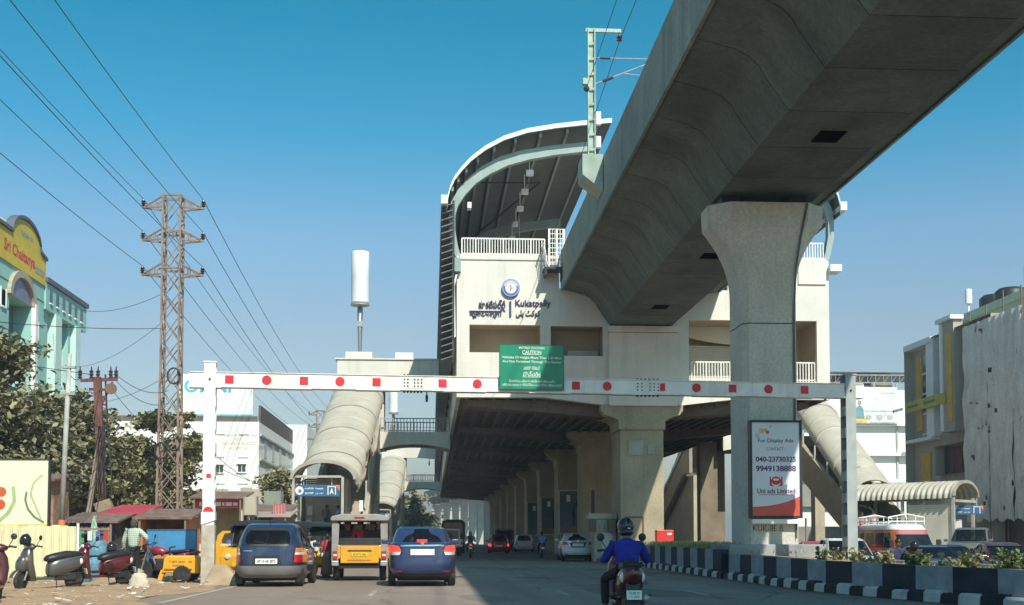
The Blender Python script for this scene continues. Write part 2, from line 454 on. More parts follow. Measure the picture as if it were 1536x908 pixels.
for s in (-1, 1): m.prism([(lx+s*.13, lz-.10), (lx+s*.17, lz+.14), (lx+s*.20, lz+.14), (lx+s*.20, lz-.14), (lx+s*.06, lz-.16)], 'y', ay-.004, ay+.01)
m.build('logo', M('logo_red_print', (.62, .03, .04), .4), ad)
MB(O).prism([(lx+.10*math.cos(R(a)), lz+.05+.035*math.sin(R(a))) for a in range(0, 360, 20)], 'y', ay-.008, ay).build('logo_ring', white_p, ad)
for (u, v, s, c) in ((.20, .09, .15, (.75, .45, .16)), (.29, .085, .10, (.80, .40, .14)), (.33, .105, .09, (.60, .06, .06)), (.40, .045, .06, (.80, .55, .3)), (.12, .145, .13, (.40, .52, .62))):
    x, z = ap(u, v); MB(O).box(x-s/2, x+s/2, ay-.004-.001*v*10, ay+.01, z-s/2, z+s/2).build('printed_square', M('print_%d' % int(c[0]*100+c[1]*10), c, .4), ad)

# ================================================================== height gauge gantry across the carriageway
gA, gB = Vector((-5.9, 34.0, 0)), Vector((11.9, 35.5, 0))
grz = math.atan2(gB.y-gA.y, gB.x-gA.x); GL = (gB-gA).length
gan = thing('height_gauge_gantry', 'white steel height barrier beam with red squares and discs spanning the road', 'height barrier', gA, grz)
gdir = (gB-gA).normalized(); gn = Vector((gdir.y, -gdir.x, 0))       # towards the camera
def gx(px, py=570, off=0.17):
    """along the beam from the left post: where a sight line meets the beam's front face"""
    d = ray(px, py); p0 = gA + gn*off
    t = (p0-EYE).dot(gn)/d.dot(gn); p = EYE + d*t
    return (p-gA).dot(gdir), p.z
bz0, bz1 = 5.24, 5.60
cuts = [-.55] + [i*1.18+.3 for i in range(0, 15)] + [GL+.42]
m = MB().box(-.55, GL+.42, -.15, .15, bz0, bz1)
beam = m.build('beam', gantry_w, gan, world=False, bevel=.008)
for i in range(len(cuts)-1):
    if i % 2 == 0: MB().box(cuts[i], cuts[i+1], -.19, .19, bz0-.045, bz0-.002).build('flange_plate', gantry_w, beam, world=False)
    else: MB().box(cuts[i], cuts[i+1], -.185, .185, bz0-.03, bz0-.002).build('flange_plate', gantry_w, beam, world=False)
MB().box(-.53, GL+.4, -.175, .175, bz1+.002, bz1+.022).build('top_plate', gantry_w, beam, world=False)
sq = [344, 456, 565, 664, 864, 992, 1099, 1207]; ci = [400, 510, 716, 911, 1045, 1153]
for px in sq:
    x, _ = gx(px); m = MB().box(x-.11, x+.11, -.162, -.15, bz0+.07, bz0+.29); m.build('red_square', red_p, beam, world=False)
for px in ci:
    x, _ = gx(px); MB().prism([(x+.125*math.cos(R(a)), bz0+.18+.125*math.sin(R(a))) for a in range(0, 360, 18)], 'y', -.162, -.15).build('red_disc', red_p, beam, world=False)
for a, b in ((604, 635), (954, 990)):
    x0, x1 = gx(a)[0], gx(b)[0]
    pl = MB().box(x0, x1, -.163, -.15, bz0+.03, bz1-.03).build('splice_plate', gantry_w, beam, world=False)
    m = MB()
    for i in range(6):
        for z in (.09, .18, .27):
            if i in (2,): continue
            m.lathe([(.022, -.18), (.022, -.163)], (x0+.05+i*(x1-x0-.1)/5, 0, bz0+z), 'y', 6)
        x = x0+.05+i*(x1-x0-.1)/5
        m.box(x-.025, x+.025, -.12, -.06, bz1+.02, bz1+.06); m.box(x-.025, x+.025, -.12, -.06, bz0-.09, bz0-.04)
    m.build('bolts', dark_steel, beam, world=False)
for x, base in ((0, 1), (GL, 0)):
    w = .15
    m = MB().box(x-w, x+w, -.20, -.175, 0, 5.86).box(x-w, x+w, .175, .20, 0, 5.86)
    m.box(x-.02, x+.02, -.175, .175, 0, 5.86)
    m.box(x-w-.02, x+w+.02, -.22, .22, 5.86, 5.90)
    pm = gantry_w if base else gantry_shade
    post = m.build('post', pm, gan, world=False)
    for k in range(9):
        z = .35 + k*.62
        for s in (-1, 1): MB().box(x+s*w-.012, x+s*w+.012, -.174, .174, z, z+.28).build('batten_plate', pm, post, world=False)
    MB().lathe([(.03, -.225), (.03, -.20)], (x, 0, 5.42), 'y', 8).build('bolt_head', dark_steel, post, world=False)
    if base:
        z = atY(311, 714, 33.9).z; MB().box(x-.06, x+.06, -.212, -.20, z-.05, z+.05).build('red_square', red_p, post, world=False)
        z = atY(309, 768, 33.9).z
        MB().prism([(x+.135*math.cos(R(a)), z+.135*math.sin(R(a))) for a in range(0, 181, 15)], 'y', -.213, -.20).build('red_dome', red_p, post, world=False)
        MB().add([(x-w-.03, -.24, z-.34), (x+w+.03, -.24, z-.22), (x+w+.03, -.24, z-.01), (x-w-.03, -.24, z-.01),
                  (x-w-.03, .22, z-.34), (x+w+.03, .22, z-.22), (x+w+.03, .22, z-.01), (x-w-.03, .22, z-.01)],
                 [(0,1,2,3),(7,6,5,4),(0,4,5,1),(1,5,6,2),(2,6,7,3),(3,7,4,0)]).build('wrap', white_p, post, world=False)
        MB().box(x-w-.025, x+w+.025, -.235, .22, 0, z-.345).build('concrete_casing', M('dirty_whitewash', (.55, .50, .42), .9, col2=(.36, .31, .25), scale=2.5, grime=.5, grimecol=(.25, .17, .1), bump=.3), post, world=False, bevel=.02)
        MB().add([(x-.15, -.6, -.1), (x+1.0, -.55, -.1), (x+1.0, .7, -.1), (x-.15, .7, -.1), (x+.17, -.2, .55), (x+.5, -.25, .5), (x+.55, .3, .45), (x+.17, .3, .5)],
                 [(0,3,2,1),(4,5,6,7),(0,1,5,4),(1,2,6,5),(2,3,7,6),(3,0,4,7)]).build('footing', M('footing_concrete', (.40, .30, .2), .95, var=.2, bump=.4), gan, world=False, bevel=.06)
# the green caution sign carried by the beam
s0, s1 = gx(750, 550, .24)[0], gx(845, 550, .24)[0]
zt, zb = gx(798, 518, .24)[1], gx(798, 584, .24)[1]
so = gA + gdir*((s0+s1)/2) + gn*.24; so.z = zb
sign = thing('caution_sign', 'green caution board with white lettering fixed to the height barrier beam', 'sign', so, grz)
sw, sh = s1-s0, zt-zb
MB().box(-sw/2, sw/2, 0, .03, 0, sh).build('board', green_s, sign, world=False, bevel=.004)
m = MB()
m.box(-sw/2-.02, -sw/2, -.006, .04, -.02, sh+.02).box(sw/2, sw/2+.02, -.006, .04, -.02, sh+.02).box(-sw/2, sw/2, -.006, .04, sh, sh+.02).box(-sw/2, sw/2, -.006, .04, -.02, 0)
m.build('rim', M('sign_rim', (.01, .12, .07), .4), sign, world=False)
for x in (-sw*.3, sw*.3): MB().box(x-.03, x+.03, .03, .08, .02, sh*.9).build('bracket', galv, sign, world=False)
sl = M('sign_lettering', (.72, .80, .74), .5)
for s, v, w, h in (('METRO STATION', .065, .40, .052), ('CAUTION', .165, .30, .085), ('Vehicles Of Height More Than 5.50 Mtrs', .292, .94, .072),
                   ('Are Not Permitted Through This Station', .385, .92, .072), ('మెట్రో స్టేషన్', .525, .26, .085), ('హెచ్చరిక', .655, .28, .12),
                   ('ప్రయాణించు ఎత్తు 5.5 మీటర్ల కంటే ఎక్కువ వున్న', .815, .72, .062), ('ఎట్టి వాహనములు ఈ స్టేషన్ క్రింద నుండి వెళ్ళుట నిషేధించబడినది', .905, .94, .066)):
    text('lettering', s, sl, sign, (0, 0, sh*(1-v)), sw*w, sh*h, .005, bold=.012)
MB().box(-sw*.15, sw*.15, -.005, 0, sh*.268, sh*.276).build('underline', sl, sign, world=False)
MB().box(-sw*.14, sw*.14, -.005, 0, sh*.782, sh*.79).build('underline', sl, sign, world=False)

# ================================================================== overhead line mast on the parapet
mx, my = 6.16, 48.4
mast = thing('overhead_line_mast', 'pale green steel overhead line mast bracketed to the viaduct parapet', 'mast', (mx, my, 15.3))
O = mast.location
mg = M('mast_paint', (.36, .47, .40), .5, var=.15, scale=3, streak=.3)
m = MB(O)
for sx in (-1, 1): m.box(mx+sx*.13-.02, mx+sx*.13+.02, my-.13, my+.13, 15.9, 21.15)
m.box(mx-.115, mx+.115, my-.012, my+.012, 15.9, 21.15)
for k in range(8): m.box(mx-.13, mx+.13, my-.10, my-.09, 16.3+k*.6, 16.38+k*.6)
m.build('mast_column', mg, mast)
MB(O).prism([(5.72, 15.95), (5.72, 15.15), (6.50, 14.55), (6.50, 15.95)], 'y', my-.75, my+.75).build('bracket', M('bracket_concrete', (.36, .44, .38), .8, var=.12, streak=.3), mast)
MB(O).box(mx-.22, mx+1.18, my-.06, my+.06, 21.02, 21.16).build('top_arm', mg, mast)
MB(O).lathe([(.06, 20.68), (.13, 20.72), (.06, 20.78), (.13, 20.84), (.06, 20.9), (.02, 21.02)], (mx+1.12, my, 0), 'z', 10).build('insulator', ceramic, mast)
MB(O).tube([(mx+.13, my, 20.0), (mx+2.7, my, 20.0)], .022, 6).tube([(mx+.13, my, 18.95), (mx+2.7, my, 20.0)], .03, 6).tube([(mx+1.3, my, 19.4), (mx+2.3, my, 19.3), (mx+2.5, my, 19.05)], .02, 6).build('cantilever', galv, mast)
MB(O).tube([(mx+.35, my, 20.0), (mx+.75, my, 20.0)], .05, 8).tube([(mx+.45, my, 19.07), (mx+.85, my, 19.24)], .06, 8).build('rod_insulator', ceramic, mast)
for z0, z1 in ((17.3, 17.82), (16.4, 16.85)):
    MB(O).box(mx+.17, mx+.36, my-.16, my+.06, z0, z1).build('equipment_box', white_p, mast, bevel=.02)
MB(O).box(mx-.34, mx-.14, my-.14, my+.1, 18.9, 19.15).build('clamp_box', mg, mast, bevel=.01)
MB(O).ball((mx-.2, my-.12, 18.72), .12, 8, 6).build('clamp', dark_steel, mast)
def sagwire(name, a, b, sag, r, label, group=None, n=14, mat=None):
    a, b = Vector(a), Vector(b)
    pts = [a.lerp(b, i/n) - Vector((0, 0, sag*4*(i/n)*(1-i/n))) for i in range(n+1)]
    o = MB().tube(pts, r, 4, cap=False).build(name, mat or wire_m, None, smooth=True)
    return tag(o, label, 'wire', group)
sagwire('feeder_wire', (mx+1.12, my, 20.7), (mx+1.12, -10, 20.7), .5, .016, 'wire hanging from the end of the overhead line mast arm')
sagwire('earth_wire', (mx-.2, my, 18.75), (mx-.2, -10, 20.2), .4, .012, 'wire clamped to the side of the overhead line mast')
sagwire('feeder_wire', (mx+1.12, my, 20.7), (6.4, 66, 17.4), .1, .014, 'wire dropping from the mast arm towards the station roof')
# ================================================================== metro station
SX, SY, SL = 10.85, 64.0, 160.0
SE = SY + SL
st = thing('metro_station', 'cream elevated metro station with curved roof wings over the road', 'station', (SX, SY, 0))
SO = st.location
def wall_xz(x0, x1, z0, z1, holes, ya, yb):
    """wall in the plane of X and Z between ya and yb with rectangular openings"""
    xs = sorted({x0, x1, *[h[0] for h in holes], *[h[1] for h in holes]})
    zs = sorted({z0, z1, *[h[2] for h in holes], *[h[3] for h in holes]})
    m = MB(SO)
    for i in range(len(xs)-1):
        for j in range(len(zs)-1):
            cx, cz = (xs[i]+xs[i+1])/2, (zs[j]+zs[j+1])/2
            if any(h[0] < cx < h[1] and h[2] < cz < h[3] for h in holes): continue
            for y in (ya, yb): m.quad((xs[i], y, zs[j]), (xs[i+1], y, zs[j]), (xs[i+1], y, zs[j+1]), (xs[i], y, zs[j+1]))
    def sides(a, b, c, d):
        m.quad((a, ya, c), (a, yb, c), (a, yb, d), (a, ya, d)); m.quad((b, ya, c), (b, yb, c), (b, yb, d), (b, ya, d))
        m.quad((a, ya, c), (b, ya, c), (b, yb, c), (a, yb, c)); m.quad((a, ya, d), (b, ya, d), (b, yb, d), (a, yb, d))
    sides(x0, x1, z0, z1)
    for h in holes: sides(*h)
    return m
holes = [(1.87, 5.50, 10.66, 12.08), (6.02, 8.72, 10.52, 12.05), (13.15, 19.85, 9.28, 12.45)]
wall_xz(1.42, 20.32, 8.5, 14.0, holes, SY, SY+.3).build('front_wall', cream, st, fix=False)
MB(SO).box(1.42, 6.45, SY, SY+.3, 14.0, 15.66).build('front_wall', cream, st)
MB(SO).box(15.2, 20.32, SY, SY+.3, 14.0, 15.66).build('front_wall', cream, st)
MB(SO).box(18.9, 20.36, SY-.08, SY-.003, 14.35, 15.70).build('corner_panel', cream, st, bevel=.01)
MB(SO).box(1.38, 6.5, SY-.06, SY-.003, 15.42, 15.69).build('coping', cream, st)
for (a, b, c, d), dep in zip(holes, (1.3, 1.3, 2.4)):
    y1 = SY+.3+dep; m = MB(SO)
    m.box(a-.1, b+.1, y1, y1+.1, c-.1, d+.1).box(a-.2, a-.003, SY+.3, y1, c-.1, d+.1).box(b+.003, b+.2, SY+.3, y1, c-.1, d+.1)
    m.box(a, b, SY+.303, y1, c-.2, c-.003).box(a, b, SY+.303, y1, d+.003, d+.2)
    m.build('recess_lining', M('recess_plaster', (.44, .365, .265), .85, var=.08, scale=.8), st)  # same cream wall, browned: the shade inside the recesses is painted in
MB(SO).box(7.0, 8.6, SY+1.1, SY+1.25, 10.53, 10.95).build('equipment_cover', galv, st)
m = MB(SO)
for k in range(22): m.box(13.2, 17.0, SY+2.45, SY+2.52, 9.3+k*.1, 9.385+k*.1)
m.build('roller_shutter', shutter_m, st, kind='stuff')
MB(SO).prism([(13.16, 12.44), (17.2, 12.44), (17.2, 11.45)] + [(13.16+4.04*(1-t), 11.45+.62*math.sin(math.pi*.5*t)*.0+.5*t*t) for t in [i/8 for i in range(9)]], 'y', SY+2.0, SY+2.2).build('arch_beam', cream, st)
MB(SO).box(17.0, 17.5, SY+.9, SY+1.6, 9.28, 12.45).build('inner_column', cream, st)
# column block under the girder seat
MB(SO).box(8.98, 12.48, SY-.32, SY-.003, 7.95, 11.7).build('bearing_block', cream, st, bevel=.02)
MB(SO).box(8.92, 12.54, SY-.40, SY-.003, 11.72, 12.04).build('bearing_shelf', cream, st, bevel=.02)
MB(SO).add([(1.25, SY, 8.5), (8.98, SY, 8.5), (8.98, SY, 7.98), (7.2, SY, 8.2), (5.6, SY, 8.38), (1.25, SY, 8.36),
            (1.25, SY+.5, 8.5), (8.98, SY+.5, 8.5), (8.98, SY+.5, 7.98), (7.2, SY+.5, 8.2), (5.6, SY+.5, 8.38), (1.25, SY+.5, 8.36)],
           [(0, 1, 2, 3, 4, 5), (11, 10, 9, 8, 7, 6)] + [(i, i+6, (i+1) % 6+6, (i+1) % 6) for i in range(6)]).build('edge_beam', cream, st)
MB(SO).add([(2*10.72-x, y, z) for y in (SY, SY+.5) for x, z in ((1.25, 8.5), (8.98, 8.5), (8.98, 7.98), (7.2, 8.2), (5.6, 8.38), (1.25, 8.36))],
           [(0, 1, 2, 3, 4, 5), (11, 10, 9, 8, 7, 6)] + [(i, i+6, (i+1) % 6+6, (i+1) % 6) for i in range(6)]).build('edge_beam', cream, st)
# flanks, soffit, platform decks
for x0, x1 in ((1.22, 1.42), (20.32, 20.52)):
    MB(SO).box(x0, x1, SY+.02, SE, 8.36, 15.6).build('side_wall', cream, st)
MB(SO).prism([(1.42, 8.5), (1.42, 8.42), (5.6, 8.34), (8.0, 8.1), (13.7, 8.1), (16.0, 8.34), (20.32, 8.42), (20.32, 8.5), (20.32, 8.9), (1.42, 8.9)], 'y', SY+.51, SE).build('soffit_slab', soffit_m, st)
m = MB(SO)
for k in range(28):
    x = 1.7 + k*.68
    z = 8.42 - .08*(x-1.42)/4.2 if x < 5.6 else (8.34-.1*(x-5.6) if x < 8 else 8.1)
    if x > 10.85:
        xm = 21.7-x; z = 8.42 - .08*(xm-1.42)/4.2 if xm < 5.6 else (8.34-.1*(xm-5.6) if xm < 8 else 8.1)
    m.box(x, x+.16, SY+.52, SE-.1, z-.16, z-.005)
m.build('soffit_ribs', soffit_m, st, kind='stuff')
MB(SO).box(1.42, 6.45, SY+.3, SE, 15.2, 15.6).build('platform_deck', beige, st)
MB(SO).box(15.2, 20.3, SY+.3, SE, 15.2, 15.6).build('platform_deck', beige, st)
MB(SO).box(6.45, 15.2, SY+.3, SE, 13.6, 14.0).build('track_deck', concrete_p, st)
# roof wings: curve read in the plane of the front and swept along the station
def wing(px): return [atY(x, y, SY) for x, y in px]
sheet = wing([(671, 318), (671.5, 303), (675, 289), (682, 274), (692, 261), (706, 246), (727, 230), (755, 215), (790, 204), (830, 197.5), (870, 193), (915, 189)])
r_out = wing([(690, 400), (680, 375), (674, 348), (673.5, 322), (677, 302), (688, 282), (703, 265), (724, 248), (752, 233), (785, 224), (830, 217), (888, 211)])
r_in = wing([(693.5, 392), (687, 368), (683, 345), (683, 322), (687, 308), (698, 291), (714, 274), (735, 260), (762, 247), (795, 238), (835, 231), (888, 225)])
def mir(p): return Vector((2*SX-p.x, p.y, p.z))
for flip in (0, 1):
    g = (lambda p: mir(p)) if flip else (lambda p: p)
    sh = [g(p) for p in sheet]
    def off(p, y, dz=0.0): return (p.x, y, p.z+dz)
    m = MB(SO); n = len(sh)
    edges_y = [SY-.6] + [SY+8*k for k in range(1, 20)] + [SE]
    for a, b in zip(edges_y[:-1], edges_y[1:]):
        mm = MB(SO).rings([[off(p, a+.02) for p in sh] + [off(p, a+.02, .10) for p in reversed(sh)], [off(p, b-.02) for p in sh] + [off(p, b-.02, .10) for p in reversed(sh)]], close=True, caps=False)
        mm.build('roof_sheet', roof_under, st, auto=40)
    f = []
    for y in (SY-.72, SY-.601): f.append([off(p, y, -.06) for p in sh] + [off(p, y, .17) for p in reversed(sh)])
    MB(SO).rings(f, close=True, caps=True).build('roof_fascia', roof_white, st, auto=40)
    ro, ri = [g(p) for p in r_out], [g(p) for p in r_in]
    src = None
    for k in range(11):
        y = SY + .35 + 15.8*k
        if src is None:
            src = MB().rings([[(p.x-SX, -.22, p.z) for p in ro] + [(p.x-SX, -.22, p.z) for p in reversed(ri)], [(p.x-SX, .22, p.z) for p in ro] + [(p.x-SX, .22, p.z) for p in reversed(ri)]], caps=True).build('roof_rib', rib_m, st, world=False, auto=40)
            src.location = (0, y-SY, 0)
        else: again(src, 'roof_rib', st, (0, y-SY, 0))
    for i in range(2, n-1):
        p, q = sh[i], sh[i+1]
        c = p.lerp(q, .5)
        MB(SO).bar((c.x, SY-.4, c.z-.17), (c.x, SE, c.z-.17), .12, .22).build('purlin', rib_m, st)
    for k in range(11):                                              # wind bracing between the ribs
        y = SY + .35 + 15.8*k
        if k < 10:
            MB(SO).bar((sh[4].x, y, sh[4].z-.35), (sh[9].x, y+7.9, sh[9].z-.35), .09).build('brace', dark_steel, st)
            MB(SO).bar((sh[9].x, y+7.9, sh[9].z-.35), (sh[4].x, y+15.6, sh[4].z-.35), .09).build('brace', dark_steel, st)
    e = g(sheet[1]); s = -1 if not flip else 1
    MB(SO).box(min(e.x, e.x+s*.34), max(e.x, e.x+s*.34), SY-.75, SE, e.z-.28, e.z+.16).build('gutter', roof_white, st)
    # louvred side screen hung outside the wall
    if flip: continue
    xo = 1.22 if not flip else 20.48
    m = None
    for k in range(24):
        z = 10.2 + k*.34
        MB(SO).add([(xo+s*.20, SY-.25, z+.20), (xo+s*.80, SY-.25, z), (xo+s*.80, SY-.25, z+.05), (xo+s*.20, SY-.25, z+.25),
                    (xo+s*.20, SE, z+.20), (xo+s*.80, SE, z), (xo+s*.80, SE, z+.05), (xo+s*.20, SE, z+.25)],
                   [(0,1,2,3),(7,6,5,4),(0,4,5,1),(1,5,6,2),(2,6,7,3),(3,7,4,0)]).build('louvre_blade', louvre_m, st)
    for k in range(28):
        MB(SO).box(min(xo+s*.12, xo+s*.24), max(xo+s*.12, xo+s*.24), SY-.2+k*5.8, SY-.08+k*5.8, 10.1, 18.4).build('screen_post', dark_steel, st)
    for k in (0, 1, 2):
        MB(SO).bar((xo+s*.1, SY-.1+k*5.8, 11.4), (xo+s*.16, SY-.1+k*5.8, 14.3), .10).bar((xo+s*.02, SY-.15+k*5.8, 14.6), (xo+s*.2, SY-.15+k*5.8, 13.8), .08).build('screen_strut', white_p, st)
MB(SO).box(20.5, 21.1, SY-.4, SY+.6, 15.0, 15.35).build('eave_bracket', roof_white, st)
MB(SO).box(1.1, 1.42, SY-.3, SY+.4, 14.75, 15.45).build('rib_base', rib_m, st)
ltm = glow('platform_lamp', (.6, .62, .6), 0.08)
for k in range(14):
    y = SY + .8 + k*3.6
    MB(SO).box(4.84, 5.22, y, y+.4, 20.12, 20.36).tube([(5.02, y+.2, 20.4), (5.02, y+.2, 21.2)], .03, 5).build('platform_light', ltm, st)
MB(SO).tube([(4.95, SY+8, 15.6), (4.95, SY+8, 19.6)], .05, 6).build('platform_post', galv, st)
MB(SO).box(1.75, 1.95, SY-.35, SY+.2, 18.0, 18.3).build('camera_housing', white_p, st)
MB(SO).tube([(8.0, SY+1, 20.9), (8.0, SY+1, 19.7)], .06, 6).box(7.9, 8.2, SY+.9, SY+1.1, 19.3, 19.75).build('hanging_speaker', white_p, st)
# balustrades
def railing(parent, O, a, b, z0, h, step, mat, name='railing', rad=.022, mids=()):
    a, b = Vector(a), Vector(b); n = max(1, int((b-a).length/step))
    m = MB(O)
    m.bar((a.x, a.y, z0+h), (b.x, b.y, z0+h), .07).bar((a.x, a.y, z0+.1), (b.x, b.y, z0+.1), .045)
    for q in mids: m.bar((a.x, a.y, z0+h*q), (b.x, b.y, z0+h*q), .03)
    r = m.build(name, mat, parent)
    m = MB(O)
    for i in range(n+1):
        p = a.lerp(b, i/n); m.bar((p.x, p.y, z0), (p.x, p.y, z0+h), rad*2 if i % 5 else rad*3.2)
    o = m.build('balusters', mat, r, kind='stuff')
    return r
railing(st, SO, (1.48, SY+.12), (5.72, SY+.12), 15.66, .88, .14, white_rail)
railing(st, SO, (19.0, SY+.12), (20.28, SY+.12), 15.66, .88, .14, white_rail)
railing(st, SO, (13.3, SY+.12), (19.75, SY+.12), 9.28, 1.0, .15, white_rail)
# service gangway beside the girder
m = MB(SO)
for x in (5.85, 6.25, 6.62): m.bar((x, SY-.9, 14.9), (x, SY-.9, 16.85), .07)
for k in range(8): m.bar((5.85, SY-.9, 15.15+k*.24), (6.62, SY-.9, 15.15+k*.24), .035)
for k in range(6): m.bar((5.9+k*.13, SY-.9, 15.0), (5.9+k*.13, SY-.9, 16.85), .03)
for k in range(7): m.bar((5.78, SY-.9+k*.15, 15.0), (5.62, SY-.9+k*.15, 16.1), .03)
m.bar((5.6, SY-.95, 16.1), (5.6, SY+.1, 16.1), .06)
m.build('service_gate', white_rail, st)
MB(SO).box(5.6, 6.7, SY-1.0, SY-.01, 14.78, 14.9).box(5.65, 5.75, SY-1.0, SY-.01, 14.5, 14.78).box(6.5, 6.6, SY-1.0, SY-.01, 14.3, 14.78).build('gangway', dark_steel, st)
# piers with hammer heads
src = None
for k in range(10):
    if src is None:
        cap = [(-2.12, 8.02), (-2.12, 7.72), (-1.95, 7.50), (-1.45, 7.36), (-1.2, 7.2), (-1.2, 6.75), (1.2, 6.75), (1.2, 7.2), (1.45, 7.36), (1.95, 7.50), (2.12, 7.72), (2.12, 8.02)]
        src = MB().box(-1.12, 1.12, 0, 3.0, 0, 6.75).build('station_pier', ochre, st, world=False, bevel=.04)
        h = MB().prism(cap, 'y', -.12, 3.1).build('pier_head', ochre, src, world=False, bevel=.02)
        ar = MB().prism([(-8.9, 8.3), (-8.9, 8.0), (-2.1, 7.45), (2.1, 7.45), (8.9, 8.0), (8.9, 8.3)], 'y', .7, 2.3).build('cross_arm', soffit_m, src, world=False)
        src.location = (10.68-SX, -.02, 0)
    else:
        o = again(src, 'station_pier', st, (10.68-SX, 16.0*k, 0)); again(h, 'pier_head', o); again(ar, 'cross_arm', o)
MB(SO).box(10.15, 10.92, SY-.05, SY-.022, 5.45, 6.2).build('plaque', M('grey_plaque', (.40, .37, .31), .7, var=.1), src)
MB(SO).box(11.15, 11.5, SY-.05, SY-.022, 5.5, 6.0).build('patch_plate', beige, src)
d = MB(SO).box(10.05, 10.85, SY-.05, SY-.022, .1, 2.25).build('service_door', M('brown_door', (.40, .32, .22), .7, var=.1), src)
MB(SO).box(9.98, 10.05, SY-.09, SY-.022, .1, 2.32).box(10.85, 10.92, SY-.09, SY-.022, .1, 2.32).box(10.05, 10.85, SY-.09, SY-.022, 2.25, 2.32).build('door_frame', M('rust_frame', (.17, .09, .05), .7), d)
# raised lettering and roundel on the front wall
def wl_(px, py): p = atY(px, py, SY); return p.x, p.z
def name_line(s, box, bold, depth=.07):
    (x0, z1), (x1, z0) = wl_(box[0], box[1]), wl_(box[2], box[3])
    text('name_lettering', s, navy_p, st, ((x0+x1)/2, SY, (z0+z1)/2), x1-x0, z1-z0, depth, bold=bold, origin=SO)
name_line('కూకటిపల్లి', (718, 450, 758, 463), .012)
name_line('कूकटपल्लि', (704, 463, 758, 478), .012)
name_line('Kukatpally', (773, 450, 826, 463), .008)
name_line('ﯽﻠﭘ ﭧﮐﻮﮐ', (774, 465, 810, 478), .008)
x, z = wl_(765.5, 464); MB(SO).box(x-.045, x+.045, SY-.07, SY-.002, z-.40, z+.40).build('divider_bar', navy_p, st)
x, z = wl_(766, 433)
lg = MB((SX, SY, 0)).lathe([(.0, SY-.14), (.46, SY-.14), (.46, SY-.003)], (x, 0, z), 'y', 36).build('roundel', M('roundel_blue', (.10, .14, .42), .4), st)
MB(SO).lathe([(.0, SY-.146), (.425, SY-.146), (.425, SY-.141)], (x, 0, z), 'y', 36).build('roundel_ring', M('roundel_pale', (.55, .58, .75), .4), lg)
MB(SO).lathe([(.0, SY-.152), (.395, SY-.152), (.395, SY-.147)], (x, 0, z), 'y', 36).build('roundel_band', MATS['roundel_blue'], lg)
MB(SO).lathe([(.0, SY-.158), (.285, SY-.158), (.285, SY-.153)], (x, 0, z), 'y', 36).build('roundel_face', white_p, lg)
for a, c in ((100, (.65, .12, .12)), (-5, (.72, .50, .18)), (-105, (.12, .16, .42))):
    ca, sa = math.cos(R(a)), math.sin(R(a))
    MB(SO).prism([(x+ca*.02-sa*.05, z+sa*.02+ca*.05), (x+ca*.26, z+sa*.26), (x+ca*.02+sa*.04, z+sa*.02-ca*.04)], 'y', SY-.164, SY-.159).build('roundel_blade', M('blade_%d' % (a+200), c, .4), lg)
for i in range(30):
    a = R(20+i*140/29); MB(SO).cbox((x+.34*math.cos(a), SY-.154, z+.34*math.sin(a)), (.03, .004, .05), ry=-(a-math.pi/2)).build('roundel_letter', white_p, lg)

# ================================================================== stairs, bridges and towers of the left entrance
def corrugated(parent, path, side, hw, rise, pitch=.33, amp=.06, panel=2.4, skirt=.25, O=(0, 0, 0), mat=None, droop=0.0):
    """half-barrel roof swept along a path; side is the horizontal direction across it"""
    P = [Vector(p) for p in path]; S = Vector(side).normalized()
    L = [0.0]
    for i in range(1, len(P)): L.append(L[-1]+(P[i]-P[i-1]).length)
    def at(t):
        for i in range(1, len(P)):
            if t <= L[i] or i == len(P)-1:
                k = (t-L[i-1])/(L[i]-L[i-1]); return P[i-1].lerp(P[i], k)
    n = max(1, round(L[-1]/panel)); step = L[-1]/n
    for j in range(n):
        t0, t1 = j*step+.012, (j+1)*step-.012
        ns = max(4, int((t1-t0)/pitch)*6); rg = []
        for i in range(ns+1):
            t = t0+(t1-t0)*i/ns; c = at(t); a = amp*math.sin(2*math.pi*t/pitch)
            a += .04 if (i < 2 or i > ns-2) else 0
            ring = [c - S*(hw+a) - Vector((0, 0, skirt))]
            for q in range(17):
                th = math.pi*q/16
                ring.append(c - S*(hw+a)*math.cos(th) + Vector((0, 0, (rise+a)*math.sin(th))))
            ring.append(c + S*(hw+a) - Vector((0, 0, skirt))); rg.append(ring)
        m = MB(O); m.rings(rg, close=False, caps=False)
        m.build('canopy_panel', mat or tube_m, parent, smooth=True, fix=False)
def arch_rim(parent, c, side, hw, rise, t=.12, w=.12, O=(0, 0, 0), mat=None, fwd=(0, -1, 0)):
    S = Vector(side).normalized(); F = Vector(fwd).normalized(); c = Vector(c); rg = []
    for q in range(21):
        th = math.pi*q/20
        for k in (1,):
            o, i = (hw+.05, rise+.05), (hw-t, rise-t)
            po = c - S*o[0]*math.cos(th) + Vector((0, 0, o[1]*math.sin(th))); pi = c - S*i[0]*math.cos(th) + Vector((0, 0, i[1]*math.sin(th)))
            rg.append([po, pi, pi+F*w, po+F*w])
    MB(O).rings(rg).build('arch_rim', mat or M('rim_paint', (.36, .33, .28), .6), parent, auto=40)

